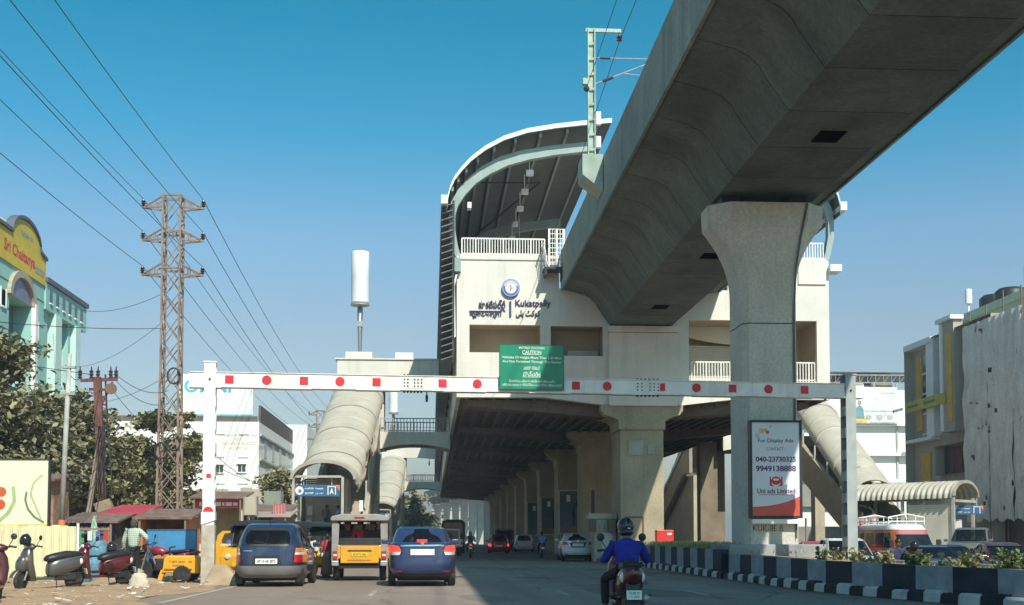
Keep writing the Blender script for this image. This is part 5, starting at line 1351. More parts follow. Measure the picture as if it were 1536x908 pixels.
class Shell:
    """car-like body: plan outlines stacked over height"""
    def __init__(s, rows, n):
        s.n = n; s.rows = []
        R_ = [np.array(r, float) for r in rows]
        for i in range(len(R_)-1):
            p0, p1, p2, p3 = R_[max(i-1, 0)], R_[i], R_[i+1], R_[min(i+2, len(R_)-1)]
            for k in range(4):
                t = k/4; a = .5*((2*p1)+(p2-p0)*t+(2*p0-5*p1+4*p2-p3)*t*t+(3*p1-p0-3*p2+p3)*t**3)
                a[0] = p1[0]+(p2[0]-p1[0])*t; s.rows.append(a)
        s.rows.append(R_[-1])
    def row(s, z):
        rs = s.rows
        if z <= rs[0][0]: return rs[0]
        for a, b in zip(rs[:-1], rs[1:]):
            if z <= b[0]: return a+(b-a)*((z-a[0])/max(b[0]-a[0], 1e-9))
        return rs[-1]
    def ring(s, r, N=64, grow=0.0):
        z, yr, yf, w = r; yc, hl = (yr+yf)/2, (yf-yr)/2+grow; w = w+grow
        t = np.linspace(0, 2*np.pi, 721); c, q = np.cos(t), np.sin(t)
        x = w*np.sign(c)*np.abs(c)**(2/s.n); y = yc+hl*np.sign(q)*np.abs(q)**(2/s.n)
        d = np.concatenate([[0], np.cumsum(np.hypot(np.diff(x), np.diff(y)))]); u = np.linspace(0, d[-1], N+1)[:-1]
        return [(a, b, z) for a, b in zip(np.interp(u, d, x), np.interp(u, d, y))]
    def mesh(s, z0=None, z1=None, grow=0.0, caps=True):
        rs = [r for r in s.rows if (z0 is None or r[0] >= z0-1e-6) and (z1 is None or r[0] <= z1+1e-6)]
        if z0 is not None and rs[0][0] > z0: rs = [np.array([z0, *s.row(z0)[1:]])]+rs
        m = MB(); m.rings([s.ring(r, grow=grow) for r in rs], caps=caps); return m
    def P(s, face, a, z):
        _, yr, yf, w = s.row(z); yc, hl = (yr+yf)/2, (yf-yr)/2
        if face in ('rear', 'front'):
            q = (1-min(abs(a)/w, .9985)**s.n)**(1/s.n); return Vector((a, yc+hl*q*(-1 if face == 'rear' else 1), z))
        q = (1-min(abs(a-yc)/hl, .9985)**s.n)**(1/s.n); return Vector((w*q*(-1 if face == 'left' else 1), a, z))
    def patch(s, face, quad, off=.008, nu=10, nv=6, thick=.02):
        (a0, z0), (a1, z1), (a2, z2), (a3, z3) = quad; ctr = Vector((0, (s.row(z0)[1]+s.row(z0)[2])/2, 0)); m = MB()
        def Q(u, v, k):
            a = (a0*(1-u)+a1*u)*(1-v)+(a3*(1-u)+a2*u)*v; z = (z0*(1-u)+z1*u)*(1-v)+(z3*(1-u)+z2*u)*v
            p = s.P(face, a, z); e = .015
            n_ = (s.P(face, a+e, z)-s.P(face, a-e, z)).cross(s.P(face, a, z+e)-s.P(face, a, z-e))
            n_ = n_.normalized() if n_.length > 1e-9 else Vector((0, 1, 0))
            if n_.dot(Vector((p.x, p.y-ctr.y, 0))) < 0: n_ = -n_
            return p+n_*k
        m.grid(lambda u, v: Q(u, v, off), nu, nv)
        if thick:
            ed = [(i/nu, 0) for i in range(nu)]+[(1, j/nv) for j in range(nv)]+[(1-i/nu, 1) for i in range(nu)]+[(0, 1-j/nv) for j in range(nv)]
            m.rings([[Q(u, v, off) for u, v in ed], [Q(u, v, off-thick) for u, v in ed]], caps=False)
        return m
def wheel(parent, x, y, r, w, name='wheel', rim=alloy, spokes=5):
    s = 1 if x > 0 else -1
    o = MB((0, 0, 0)).lathe([(r*.62, -w/2), (r*.9, -w/2), (r, -w*.36), (r, w*.36), (r*.9, w/2), (r*.62, w/2)], (0, 0, 0), 'x', 28).build(name, rubber, parent, world=False, auto=35)
    o.location = (x, y, r)
    m = MB().lathe([(0, s*w*.30), (r*.2, s*w*.34), (r*.24, s*w*.2), (r*.55, s*w*.18), (r*.64, s*w*.46), (r*.64, -s*w*.4), (0, -s*w*.4)], (0, 0, 0), 'x', 24)
    for k in range(spokes):
        a = 2*math.pi*k/spokes; m.bar((s*w*.32, 0, 0), (s*w*.36, math.cos(a)*r*.6, math.sin(a)*r*.6), r*.16, .03, up=(1, 0, 0))
    m.build('rim', rim, o, world=False, auto=35)
    return o
def car(label, loc, rz, kind, mat, glassm=None, plate=None, lit=False, group=None, bumper=None, name=None, scale=None, cat='car', plate_text=None):
    K = {
     'sedan': dict(low=[(.19, -1.72, 1.80, .70), (.27, -1.92, 1.93, .80), (.42, -2.00, 1.99, .855), (.60, -2.01, 1.99, .868), (.76, -1.985, 1.93, .866), (.93, -1.965, 1.70, .856), (1.05, -1.945, 1.22, .835), (1.10, -1.86, .9, .79), (1.115, -1.7, .82, .75)],
                   up=[(1.06, -1.66, 1.02, .80), (1.18, -1.42, .66, .755), (1.35, -1.06, .22, .675), (1.45, -.84, -.08, .615), (1.51, -.60, -.30, .52)], roof=1.45, n=(5.5, 4.2), wr=.30, ax=(-1.25, 1.22), tw=.74),
     'hatch': dict(low=[(.20, -1.55, 1.55, .70), (.28, -1.70, 1.70, .79), (.42, -1.76, 1.76, .845), (.60, -1.765, 1.75, .86), (.78, -1.75, 1.66, .855), (.92, -1.735, 1.45, .845), (1.0, -1.72, 1.05, .83)],
                   up=[(.98, -1.735, 1.10, .832), (1.15, -1.66, .82, .80), (1.32, -1.55, .42, .735), (1.47, -1.40, .05, .67), (1.55, -1.22, -.25, .60), (1.585, -1.0, -.5, .5)], roof=1.455, n=(5.5, 4.4), wr=.29, ax=(-1.15, 1.18), tw=.73),
     'suv': dict(low=[(.30, -2.0, 2.0, .78), (.42, -2.18, 2.15, .87), (.62, -2.22, 2.2, .90), (.85, -2.2, 2.16, .90), (1.02, -2.18, 1.9, .885), (1.10, -2.16, 1.2, .87)],
                   up=[(1.08, -2.18, 1.25, .87), (1.3, -2.12, .85, .83), (1.52, -2.02, .45, .77), (1.66, -1.9, .15, .71), (1.73, -1.7, -.1, .62)], roof=1.64, n=(6, 5), wr=.34, ax=(-1.35, 1.35), tw=.76),
    }[kind]
    t = thing(name or cat.replace(' ', '_'), label, cat, loc, rz, group, scale)
    lo, up = Shell(K['low'], K['n'][0]), Shell(K['up'], K['n'][1])
    zb = K['low'][0][0]
    body = lo.mesh().build('body', mat, t, world=False, auto=50)
    up.mesh(z1=K['roof']+.01, grow=-.012).build('window_glass', glassm or car_glass, t, world=False, auto=50)
    up.mesh(z0=K['roof'], grow=.004).build('roof', mat, t, world=False, auto=50)
    MB().box(-.62, .62, K['ax'][0]-.2, K['ax'][1]+.2, zb-.06, zb+.04).build('underbody', underb, t, world=False)
    belt, rf = K['up'][0][0], K['roof']
    rw = lambda z: up.row(z)[3]
    for s in (-1, 1):                                                 # pillars
        up.patch('rear', [(s*rw(belt)*.93, belt), (s*rw(belt)*.998, belt), (s*rw(rf)*.998, rf+.02), (s*rw(rf)*.90, rf+.02)], .006, 6, 8).build('pillar', mat, t, world=False, smooth=True)
        up.patch('front', [(s*rw(belt)*.93, belt), (s*rw(belt)*.998, belt), (s*rw(rf)*.998, rf+.02), (s*rw(rf)*.91, rf+.02)], .006, 6, 8).build('pillar', mat, t, world=False, smooth=True)
        f = 'left' if s < 0 else 'right'
        b0, b1, f0, f1 = up.row(belt)[1], up.row(belt)[2], up.row(rf)[1], up.row(rf)[2]
        up.patch(f, [(b0+.03, belt), (b0+.36, belt), (f0+.22, rf+.02), (f0+.02, rf+.02)], .006, 6, 8).build('pillar', mat, t, world=False, smooth=True)
        mid = (b0+b1)/2-.05
        up.patch(f, [(mid, belt), (mid+.09, belt), (mid-.02+.07, rf+.02), (mid-.02, rf+.02)], .006, 4, 8).build('pillar', black_p if kind != 'suv' else mat, t, world=False, smooth=True)
        x = lo.row(.95)[3]
        MB().cbox((s*(x+.09), K['low'][-1][2]-.42+.1, belt+.06), (.20, .09, .13)).build('mirror', mat, t, world=False, bevel=.03)
        for ay in K['ax']:
            m = lo.patch(f, [(ay-.36, zb), (ay+.36, zb), (ay+.20, .70), (ay-.20, .70)], .004, 10, 6, 0)
            m.build('wheel_arch', black_p, t, world=False)
            wheel(t, s*(K['tw']+.02), ay, K['wr'], .19)
        lo.patch(f, [(mid, .38), (mid+.012, .38), (mid+.012, belt-.02), (mid, belt-.02)], .003, 2, 8, 0).build('door_gap', black_p, t, world=False)
        for hy in (mid-.2, mid+.75): lo.patch(f, [(hy, .82), (hy+.17, .82), (hy+.17, .855), (hy, .855)], .02, 4, 2).build('door_handle', mat, t, world=False)
    for x in (-.36, .36):
        MB().box(x-.23, x+.23, -.35, -.2, .5, 1.12).build('seat', seat_m, t, world=False, bevel=.05)
        MB().ball((x, -.30, 1.22), .125, 12, 8, (1.05, .55, .85)).build('headrest', seat_m, t, world=False, smooth=True)
        MB().ball((x*.9, K['up'][0][1]+.75, belt+.12), .125, 12, 8, (1.05, .5, .75)).build('headrest', seat_m, t, world=False, smooth=True)
    MB().box(-.62, .62, K['up'][0][1]+.62, K['up'][0][1]+.78, .5, belt+.04).build('rear_seat', seat_m, t, world=False, bevel=.05)
    MB().box(-.66, .66, K['up'][0][2]-.35, K['up'][0][2]-.1, .7, belt+.06).build('dashboard', dark_in, t, world=False)
    MB().tube([(-.36+.17*math.cos(a), K['up'][0][2]-.55, belt-.03+.17*math.sin(a)) for a in [i*.45 for i in range(15)]], .015, 5).build('steering_wheel', dark_in, t, world=False)
    lr = lamp_lit if lit else lamp_red
    # rear end
    if kind == 'sedan':
        for s in (-1, 1):
            lo.patch('rear', [(s*.53, .87), (s*.866, .86), (s*.86, 1.03), (s*.60, 1.01)], .012, 12, 5).build('tail_lamp', lr, t, world=False, smooth=True)
            lo.patch('rear', [(s*.57, .785), (s*.862, .785), (s*.866, .855), (s*.54, .865)], .012, 12, 4).build('reverse_lamp', lamp_white, t, world=False, smooth=True)
            lo.patch('rear', [(s*.52, .365), (s*.72, .365), (s*.72, .405), (s*.50, .405)], .01, 4, 2).build('reflector', lamp_red, t, world=False)
        lo.patch('rear', [(-.54, 1.0), (.54, 1.0), (.54, 1.032), (-.54, 1.032)], .022, 16, 2).build('chrome_strip', chrome, t, world=False)
        lo.patch('rear', [(-.36, .73), (.36, .73), (.45, .985), (-.45, .985)], .002, 12, 5, 0).build('plate_recess', black_p if False else M('recess_'+mat.name, tuple(c*.8 for c in (.03, .05, .13)), .4), t, world=False)
        lo.patch('rear', [(-.80, .395), (.80, .395), (.80, .425), (-.80, .425)], .012, 20, 2).build('bumper_crease', mat, t, world=False)
        lo.patch('rear', [(-.78, .24), (.78, .24), (.82, .33), (-.82, .33)], .004, 16, 3, 0).build('lower_valance', black_p, t, world=False)
        z0, z1, w = .785, .935, .30
        p = up.P('rear', 0, 1.15); MB().box(-.13, .13, p.y-.05, p.y+.02, 1.125, 1.175).build('high_brake_lamp', lr, t, world=False)
        py = lo.P('rear', 0, .99).y; MB().lathe([(0, py-.02), (.045, py-.02), (.045, py+.01)], (0, 0, 1.07), 'y', 14).build('badge', chrome, t, world=False)
    else:
        top = .98 if kind == 'hatch' else 1.1
        for s in (-1, 1):
            lo.patch('rear', [(s*.66, .60), (s*.855, .60), (s*.856, .79), (s*.68, .79)], .012, 8, 6).build('tail_lamp', lr, t, world=False, smooth=True)
            lo.patch('rear', [(s*.68, .795), (s*.856, .795), (s*.852, .855), (s*.69, .855)], .012, 8, 3).build('reverse_lamp', lamp_white, t, world=False, smooth=True)
            lo.patch('rear', [(s*.69, .86), (s*.852, .86), (s*.842, .965), (s*.71, .965)], .012, 8, 4).build('indicator', lamp_amber, t, world=False, smooth=True)
        if bumper:
            b = Shell([(r[0], r[1]-.035, r[2]+.03, r[3]+.018) for r in K['low'][:4]], K['n'][0])
            m = b.patch('rear', [(-.86, .23), (.86, .23), (.865, .52), (-.865, .52)], .02, 24, 8, .05); m.build('bumper', bumper, t, world=False, smooth=True)
            lo.patch('rear', [(-.36, .54), (.36, .54), (.33, .76), (-.33, .76)], .006, 10, 4).build('plate_recess', black_p, t, world=False)
            lo.patch('rear', [(-.30, .765), (.30, .765), (.28, .795), (-.28, .795)], .02, 8, 2).build('handle_bar', mat, t, world=False)
            lo.patch('rear', [(-.58, .88), (-.36, .88), (-.36, .90), (-.58, .90)], .006, 4, 2).build('badge', chrome, t, world=False)
        z0, z1, w = .57, .70, .27
        up.patch('rear', [(-.78, 1.0), (.78, 1.0), (.72, 1.06), (-.72, 1.06)], .004, 14, 2).build('glass_border', black_p, t, world=False)
        up.patch('rear', [(-.66, 1.40), (.66, 1.40), (.62, 1.47), (-.62, 1.47)], .004, 14, 2).build('glass_border', black_p, t, world=False)
        pz = up.P('rear', 0, 1.09); MB().tube([(0.05, pz.y-.02, 1.06), (-.35, pz.y+.005, 1.13)], .012, 5).build('wiper', black_p, t, world=False)
    py = lo.P('rear', 0, (z0+z1)/2).y - .03
    pl = MB().box(-w, w, py-.012, py+.02, z0, z1).build('number_plate', plate or plate_w, t, world=False)
    if plate_text: text('plate_lettering', plate_text, black_p, pl, (0, py-.012, (z0+z1)/2), w*1.7, (z1-z0)*.55, .004, bold=.02)
    gaps = [(-.53, .73, -.53, 1.04), (.53, .73, .53, 1.04), (-.53, .715, .53, .725)] if kind == 'sedan' else [(-.65, .54, -.67, 1.0), (.65, .54, .67, 1.0), (-.84, .53, .84, .54)]
    for a0, b0_, a1, b1_ in gaps:
        q = [(a0-.006, b0_), (a0+.006, b0_), (a1+.006, b1_), (a1-.006, b1_)] if abs(a1-a0) < .1 else [(a0, b0_), (a1, b0_), (a1, b1_), (a0, b1_)]
        lo.patch('rear', q, .0035, 14 if abs(a1-a0) > .1 else 1, 8, 0).build('panel_gap', black_p, t, world=False)
    # front end
    for s in (-1, 1):
        lo.patch('front', [(s*.46, .60), (s*.85, .62), (s*.83, .80), (s*.52, .74)], .01, 10, 5).build('headlamp', lamp_white, t, world=False, smooth=True)
    lo.patch('front', [(-.40, .56), (.40, .56), (.44, .70), (-.44, .70)], .006, 10, 3).build('grille', black_p, t, world=False)
    lo.patch('front', [(-.55, .28), (.55, .28), (.60, .44), (-.60, .44)], .006, 12, 3).build('air_intake', black_p, t, world=False)
    fy_ = lo.P('front', 0, .5).y; MB().box(-.25, .25, fy_-.01, fy_+.03, .46, .56).build('number_plate', plate or plate_w, t, world=False)
    MB().tube([(0, K['up'][-2][1]+.05, K['roof']+.05), (0, K['up'][-2][1]-.08, K['roof']+.22)], .008, 4).build('aerial', black_p, t, world=False)
    return t

navy_blue = paint('metallic_navy_paint', (.026, .042, .115), .3, .15)
hatch_blue = paint('dull_blue_paint', (.018, .034, .085), .25, .3)
grey_bump = M('grey_plastic_bumper', (.155, .145, .145), .6, var=.08, scale=3, grime=.3, grimecol=(.24, .18, .13))
silver_w = paint('white_car_paint', (.66, .68, .67), .0, .12)
red_car = paint('red_car_paint', (.36, .015, .02), .0, .15)
black_car = paint('black_car_paint', (.014, .015, .018), .2, .25)
slate_car = paint('slate_car_paint', (.07, .085, .10), .3, .25)
maroon_car = paint('maroon_car_paint', (.075, .014, .018), .2, .2)
sed = car('metallic navy blue sedan with lit red brake lamps', (-.30, 33.9, 0), R(1.8), 'sedan', navy_blue, lit=True, plate=plate_w)
hat = car('dark blue hatchback with unpainted grey bumper and white number plate', (-4.05, 33.7, 0), R(-2.0), 'hatch', hatch_blue, bumper=grey_bump, plate_text='AP 10 AR 2872')
car('white sedan braking beside the first station pier', (7.78, 69.0, 0), R(-1), 'sedan', silver_w, plate=plate_w)
car('bright red hatchback in the shade under the station', (5.4, 103.4, 0), 0, 'hatch', red_car, lit=True, scale=.96)
car('white hatchback beside the blue shirted motorcyclist under the station', (8.2, 113, 0), R(-4), 'hatch', silver_w)
car('white car with sloping roof seen over the grass on the median', (13.9, 50.5, -.52), R(182), 'sedan', silver_w)
car('white people carrier facing the camera right of the pier', (15.6, 47.0, -.52), R(172), 'suv', silver_w)
car('slate grey sedan facing the camera behind the motorcycle couple', (15.6, 38.6, -.52), R(184), 'sedan', slate_car)
car('black sedan facing the camera ahead of the orange and white van', (17.2, 41.2, -.52), R(176), 'sedan', black_car)
car('maroon hatchback with pale bonnet edge facing the camera near the canopy posts', (20.6, 44.5, -.52), R(175), 'hatch', maroon_car)
car('dark sedan farthest right beyond the median shrubs', (18.6, 35.4, -.52), R(178), 'sedan', slate_car)
car('grey off road car parked under the right entrance canopy', (25.2, 58, -.02), R(150), 'suv', paint('grey_car_paint', (.16, .16, .15)))
car('small white car far off past the grass beside the bridge columns', (16.6, 66, -.52), R(180), 'hatch', silver_w)
car('red hatchback beyond the median near the brown bridge columns', (19.0, 62, -.52), R(170), 'hatch', red_car)

def boxy_truck(label, loc, rz, cab, body, name='pickup_truck', cat='pickup truck', h=1.9, cover=None):
    t = thing(name, label, cat, loc, rz)
    MB().box(-.85, .85, -2.2, .4, .62, 1.15).build('load_bed', body, t, world=False, bevel=.03)
    MB().box(-.72, .72, -2.10, .35, .80, 1.17).build('bed_floor', black_p, t, world=False)
    MB().prism([(.45, .5), (2.2, .5), (2.25, .95), (1.65, 1.12), (1.3, h), (.5, h)], 'x', -.82, .82).build('cab', cab, t, world=False, bevel=.05)
    MB().box(-.70, .70, .435, .45, 1.2, h-.12).build('rear_window', dark_glass, t, world=False)
    for s in (-1, 1):
        MB().box(s*.82-.006, s*.82+.006, .65, 1.35, 1.18, h-.15).build('side_window', dark_glass, t, world=False)
        for y in (-1.4, 1.5): wheel(t, s*.72, y, .34, .2)
        MB().box(s*.78-.06, s*.78+.06, -2.23, -2.2, .75, 1.0).build('tail_lamp', lamp_red, t, world=False)
    MB().box(-.25, .25, -2.22, -2.2, .70, .84).build('number_plate', plate_y, t, world=False)
    MB().box(-.7, .7, -2.25, -2.1, .45, .55).build('bumper', black_p, t, world=False)
    if cover:
        m = MB()
        for y in (-2.1, -1.2, -.3): m.tube([(-.8, y, 1.15), (-.8, y, 1.9), (-.5, y, 2.1), (.5, y, 2.1), (.8, y, 1.9), (.8, y, 1.15)], .03, 5)
        m.build('hoop', dark_steel, t, world=False)
        MB().prism([(-.84, 1.5), (-.84, 1.92), (-.52, 2.14), (.52, 2.14), (.84, 1.92), (.84, 1.5), (.80, 1.5), (.80, 1.9), (.5, 2.1), (-.5, 2.1), (-.8, 1.9), (-.8, 1.5)], 'y', -2.15, .3).build('canvas_cover', cover, t, world=False)
    return t
boxy_truck('white pickup truck right of the navy sedan', (1.2, 90, 0), R(2), silver_w, silver_w)
cv = M('dark_canvas', (.025, .024, .023), .9)
boxy_truck('dark lorry with canvas cover in the shade ahead of the white pickup', (1.8, 108, 0), 0, black_p, dark_steel, 'lorry', 'lorry', 2.1, cv).scale = (1.15, 1.15, 1.3)
boxy_truck('dark covered goods carrier left of the lorry', (-.9, 118, 0), 0, black_p, dark_steel, 'goods_carrier', 'goods carrier', 2.0, cv)
boxy_truck('dark goods carrier under the station beside the red hatchback', (7.0, 124, 0), 0, black_p, dark_steel, 'goods_carrier', 'goods carrier', 2.0, cv)

# shared taxi with yellow tailgate
tax_y = M('taxi_yellow_paint', (.72, .36, .012), .4, var=.06, scale=3, coat=.4, grime=.3, grimecol=(.3, .2, .1))
tax_g = M('dusty_canvas_grey', (.30, .28, .25), .9, var=.12, scale=3, bump=.3)
jp = thing('shared_taxi', 'boxy shared taxi jeep with yellow tailgate and grey canvas roof', 'jeep', (-2.12, 38.2, 0), R(2))
MB().box(-.76, .76, -1.85, 1.2, .62, 1.02).build('body', tax_y, jp, world=False, bevel=.04)
MB().box(-.54, .54, -1.885, -1.852, .50, .98).build('tailgate', tax_y, jp, world=False, bevel=.02)
MB().prism([(1.2, .55), (2.0, .55), (2.0, .98), (1.3, 1.05)], 'x', -.7, .7).build('bonnet', tax_y, jp, world=False, bevel=.04)
for s in (-1, 1):
    MB().prism([(s*.60, .45), (s*.80, .45), (s*.79, 1.78), (s*.74, 1.80), (s*.58, 1.60), (s*.60, 1.0)], 'y', -1.86, -1.70).build('rear_pillar', tax_g, jp, world=False, bevel=.02)
    MB().box(s*.75-.03, s*.75+.03, -1.68, 1.1, 1.5, 1.78).build('side_curtain', tax_g, jp, world=False)
    MB().box(s*.75-.03, s*.75+.03, .3, .4, 1.0, 1.55).build('side_pillar', tax_g, jp, world=False)
    tl_ = MB().box(s*.69-.06, s*.69+.06, -1.90, -1.862, .62, .84).build('tail_lamp', lamp_red, jp, world=False)
    MB().box(s*.69-.05, s*.69+.05, -1.905, -1.90, .70, .76).build('reverse_lamp', lamp_white, tl_, world=False)
    MB().box(s*.69-.10, s*.69+.10, -1.92, -1.84, .42, .56).build('bumperette', galv, jp, world=False, bevel=.02)
    for y in (-1.35, 1.4): wheel(jp, s*.66, y, .35, .2, rim=black_p)
MB().prism([(-.84, 1.72), (-.80, 1.83), (-.5, 1.90), (.5, 1.90), (.80, 1.83), (.84, 1.72), (.78, 1.70), (-.78, 1.70)], 'y', -1.95, 1.25).build('canvas_roof', tax_g, jp, world=False, bevel=.03)
MB().box(-.14, .14, -1.965, -1.952, 1.77, 1.82).build('roof_lamp', lamp_red, jp, world=False)
MB().box(-.58, .58, -1.84, -1.80, 1.02, 1.22).build('rear_rail', dark_steel, jp, world=False)
MB().box(-.70, .70, -.5, -.35, .7, 1.35).build('seat_back', dark_in, jp, world=False, bevel=.04); MB().box(-.70, .70, .75, .8, 1.0, 1.65).build('windscreen', dark_glass, jp, world=False)
MB().box(-.55, .55, -1.89, -1.886, .985, 1.005).build('red_trim', red_p, jp, world=False)
MB().box(-.22, .22, -1.90, -1.886, .70, .80).build('number_plate', plate_y, jp, world=False)
text('plate_lettering', 'AP 09 TV 4862', black_p, jp, (0, -1.90, .75), .38, .06, .003)
strips('printed_line', M('red_brown_lettering', (.35, .07, .03), .6), jp, (0, -1.886, .58), .7, .05, 1, depth=.003)
MB().box(-.34, .34, -1.90, -1.886, .84, .87).build('gate_handle', black_p, jp, world=False); MB().box(-.6, .6, -1.8, 1.9, .35, .5).build('chassis', underb, jp, world=False)
# orange and white van with a roof rack, facing the camera
vn = thing('passenger_van', 'white and orange passenger van with a white roof rack facing the camera', 'van', (19.2, 51.5, -.52), R(180+6))
vs = Shell([(.35, -2.2, 1.9, .78), (.55, -2.3, 2.05, .88), (.95, -2.3, 2.05, .90), (1.25, -2.3, 1.98, .90), (1.75, -2.28, 1.62, .87), (2.10, -2.25, 1.40, .82), (2.28, -2.15, 1.15, .74), (2.34, -1.9, .9, .6)], 5.5)
van_o = paint('orange_van_paint', (.55, .13, .03), 0, .2)
vs.mesh(z1=1.22).build('lower_body', van_o, vn, world=False, auto=50); vs.mesh(z0=1.22, z1=2.1).build('cabin', van_o, vn, world=False, auto=50); vs.mesh(z0=2.08, grow=.01).build('roof', silver_w, vn, world=False, auto=50)
vs.patch('front', [(-.74, 1.30), (.74, 1.30), (.68, 1.98), (-.68, 1.98)], .01, 14, 8).build('windscreen', dark_glass, vn, world=False, smooth=True)
vs.patch('front', [(-.70, 1.88), (.70, 1.88), (.67, 2.04), (-.67, 2.04)], .018, 14, 3).build('red_sun_strip', M('dull_red_print', (.35, .12, .14)), vn, world=False)
vs.patch('front', [(-.72, 1.22), (.72, 1.22), (.74, 1.29), (-.74, 1.29)], .012, 14, 2).build('wiper_panel', silver_w, vn, world=False)
vs.patch('front', [(-.8, .80), (.0, .80), (.05, 1.15), (-.8, 1.15)], .008, 12, 4).build('printed_front', M('violet_print', (.09, .07, .28), .5, col2=(.30, .05, .12), scale=4), vn, world=False)
for s in (-1, 1):
    vs.patch('front', [(s*.55, .85), (s*.8, .85), (s*.8, 1.02), (s*.55, 1.02)], .012, 6, 3).build('headlamp', lamp_white, vn, world=False)
    f = 'right' if s > 0 else 'left'
    for y in (-1.9, -1.0, -.1): vs.patch(f, [(y, 1.35), (y+.78, 1.35), (y+.76, 1.95), (y+.02, 1.95)], .006, 6, 4).build('side_window', dark_glass, vn, world=False)
    vs.patch(f, [(.75, 1.35), (1.4, 1.35), (1.1, 1.95), (.75, 1.95)], .006, 6, 4).build('side_window', dark_glass, vn, world=False)
    MB().cbox((s*1.02, 1.65, 1.55), (.18, .1, .28)).build('mirror', black_p, vn, world=False, bevel=.02)
    for y in (-1.5, 1.35): wheel(vn, s*.78, y, .33, .2)
MB().box(-.22, .22, 2.04, 2.09, .60, .72).build('number_plate', plate_y, vn, world=False)
m = MB()
for s in (-1, 1):
    m.tube([(s*.78, -1.9, 2.42), (s*.78, .95, 2.42)], .025, 6).tube([(s*.78, -1.9, 2.58), (s*.78, .95, 2.58)], .025, 6)
    for y in (-1.9, -1.0, 0, .95): m.tube([(s*.78, y, 2.28), (s*.78, y, 2.6)], .022, 5)
for y in (-1.9, .95):
    m.tube([(-.78, y, 2.42), (.78, y, 2.42)], .025, 6).tube([(-.78, y, 2.58), (0, y, 2.72), (.78, y, 2.58)], .028, 6)
    for x in (-.4, 0, .4): m.tube([(x, y, 2.3), (x, y, 2.66)], .022, 5)
m.build('roof_rack', white_rail, vn, world=False)

# three wheeled autos
auto_y = M('auto_yellow_paint', (.74, .36, .01), .4, var=.06, scale=4, coat=.4, grime=.3, grimecol=(.25, .16, .08))
hood_k = M('black_vinyl_hood', (.022, .022, .023), .5, var=.25, scale=5, bump=.3)
def auto(label, loc, rz):
    t = thing('auto_rickshaw', label, 'auto rickshaw', loc, rz, 'auto rickshaws waiting at the kerb')
    MB().prism([(-1.25, .35), (-1.28, .85), (-.45, .88), (-.40, .42), (.45, .40), (.62, .95), (.95, .92), (1.12, .70), (1.15, .40), (.9, .30), (-1.1, .28)], 'x', -.62, .62).build('body', auto_y, t, world=False, bevel=.04)
    rg = []
    for y, z, w in ((-1.30, 1.28, .60), (-1.05, 1.66, .62), (-.4, 1.74, .63), (.35, 1.70, .60), (.68, 1.60, .55)):
        rg.append([(-w, y, z-.28), (-w, y, z-.08), (-w*.8, y, z), (w*.8, y, z), (w, y, z-.08), (w, y, z-.28), (w-.03, y, z-.28), (w-.04, y, z-.1), (w*.78, y, z-.04), (-w*.78, y, z-.04), (-w+.04, y, z-.1), (-w+.03, y, z-.28)])
    MB().rings(rg).build('hood', hood_k, t, world=False, auto=40)
    MB().prism([(-1.3, .86), (-1.33, 1.30), (-1.22, 1.30), (-1.2, .86)], 'x', -.6, .6).build('rear_curtain', hood_k, t, world=False)
    m = MB()
    for s in (-1, 1): m.tube([(s*.56, .62, .92), (s*.54, .45, 1.6)], .025, 6).tube([(s*.6, -.45, .86), (s*.6, -.5, 1.6)], .022, 6)
    m.build('hood_frame', dark_steel, t, world=False)
    MB().prism([(.60, .95), (.43, 1.58), (.45, 1.58), (.62, .95)], 'x', -.52, .52).build('windscreen', car_glass, t, world=False)
    for s in (-1, 1):
        dr = MB().box(s*.63-.015, s*.63+.015, -.38, .42, .42, .80).build('door', auto_y, t, world=False, bevel=.01)
        wheel(t, s*.56, -.95, .22, .11, rim=galv)
        MB().lathe([(0, 1.17), (.07, 1.165), (.08, 1.12)], (s*.36, 0, .70), 'y', 14).build('headlamp', lamp_white, t, world=False)
        MB().box(s*.52-.05, s*.52+.05, -1.30, -1.27, .55, .70).build('tail_lamp', lamp_red, t, world=False)
    wheel(t, .05, .88, .22, .11, rim=galv)
    MB().box(-.58, .58, -1.0, -.5, .62, .78).build('rear_seat', dark_in, t, world=False, bevel=.04); MB().box(-.58, .58, -1.18, -1.02, .7, 1.2).build('seat_back', dark_in, t, world=False, bevel=.04)
    MB().box(-.25, .25, .0, .25, .5, .74).build('driver_seat', dark_in, t, world=False, bevel=.04)
    MB().tube([(0, .55, .8), (0, .42, 1.05), (-.25, .36, 1.08)], .02, 5).tube([(0, .42, 1.05), (.25, .36, 1.08)], .02, 5).build('handlebar', dark_steel, t, world=False)
    MB().box(-.2, .2, 1.15, 1.165, .42, .52).build('number_plate', plate_y, t, world=False)
    return t
auto('yellow auto rickshaw with black hood right of the dark blue hatchback', (-3.75, 40.4, 0), R(215))
a2 = auto('yellow auto rickshaw half hidden left of the dark blue hatchback', (-4.95, 36.9, 0), R(158))
d_ = MB().prism([(-.40, .40), (.40, .40), (.40, .98), (.30, 1.30), (.18, 1.40), (-.10, 1.40), (-.10, 1.34), (.12, 1.32), (.26, .98), (-.40, .96)], 'x', -.02, .02).build('open_door', auto_y, a2, world=False, bevel=.01)
d_.location = (.98, .05, .02); d_.rotation_euler = (0, 0, R(-70))

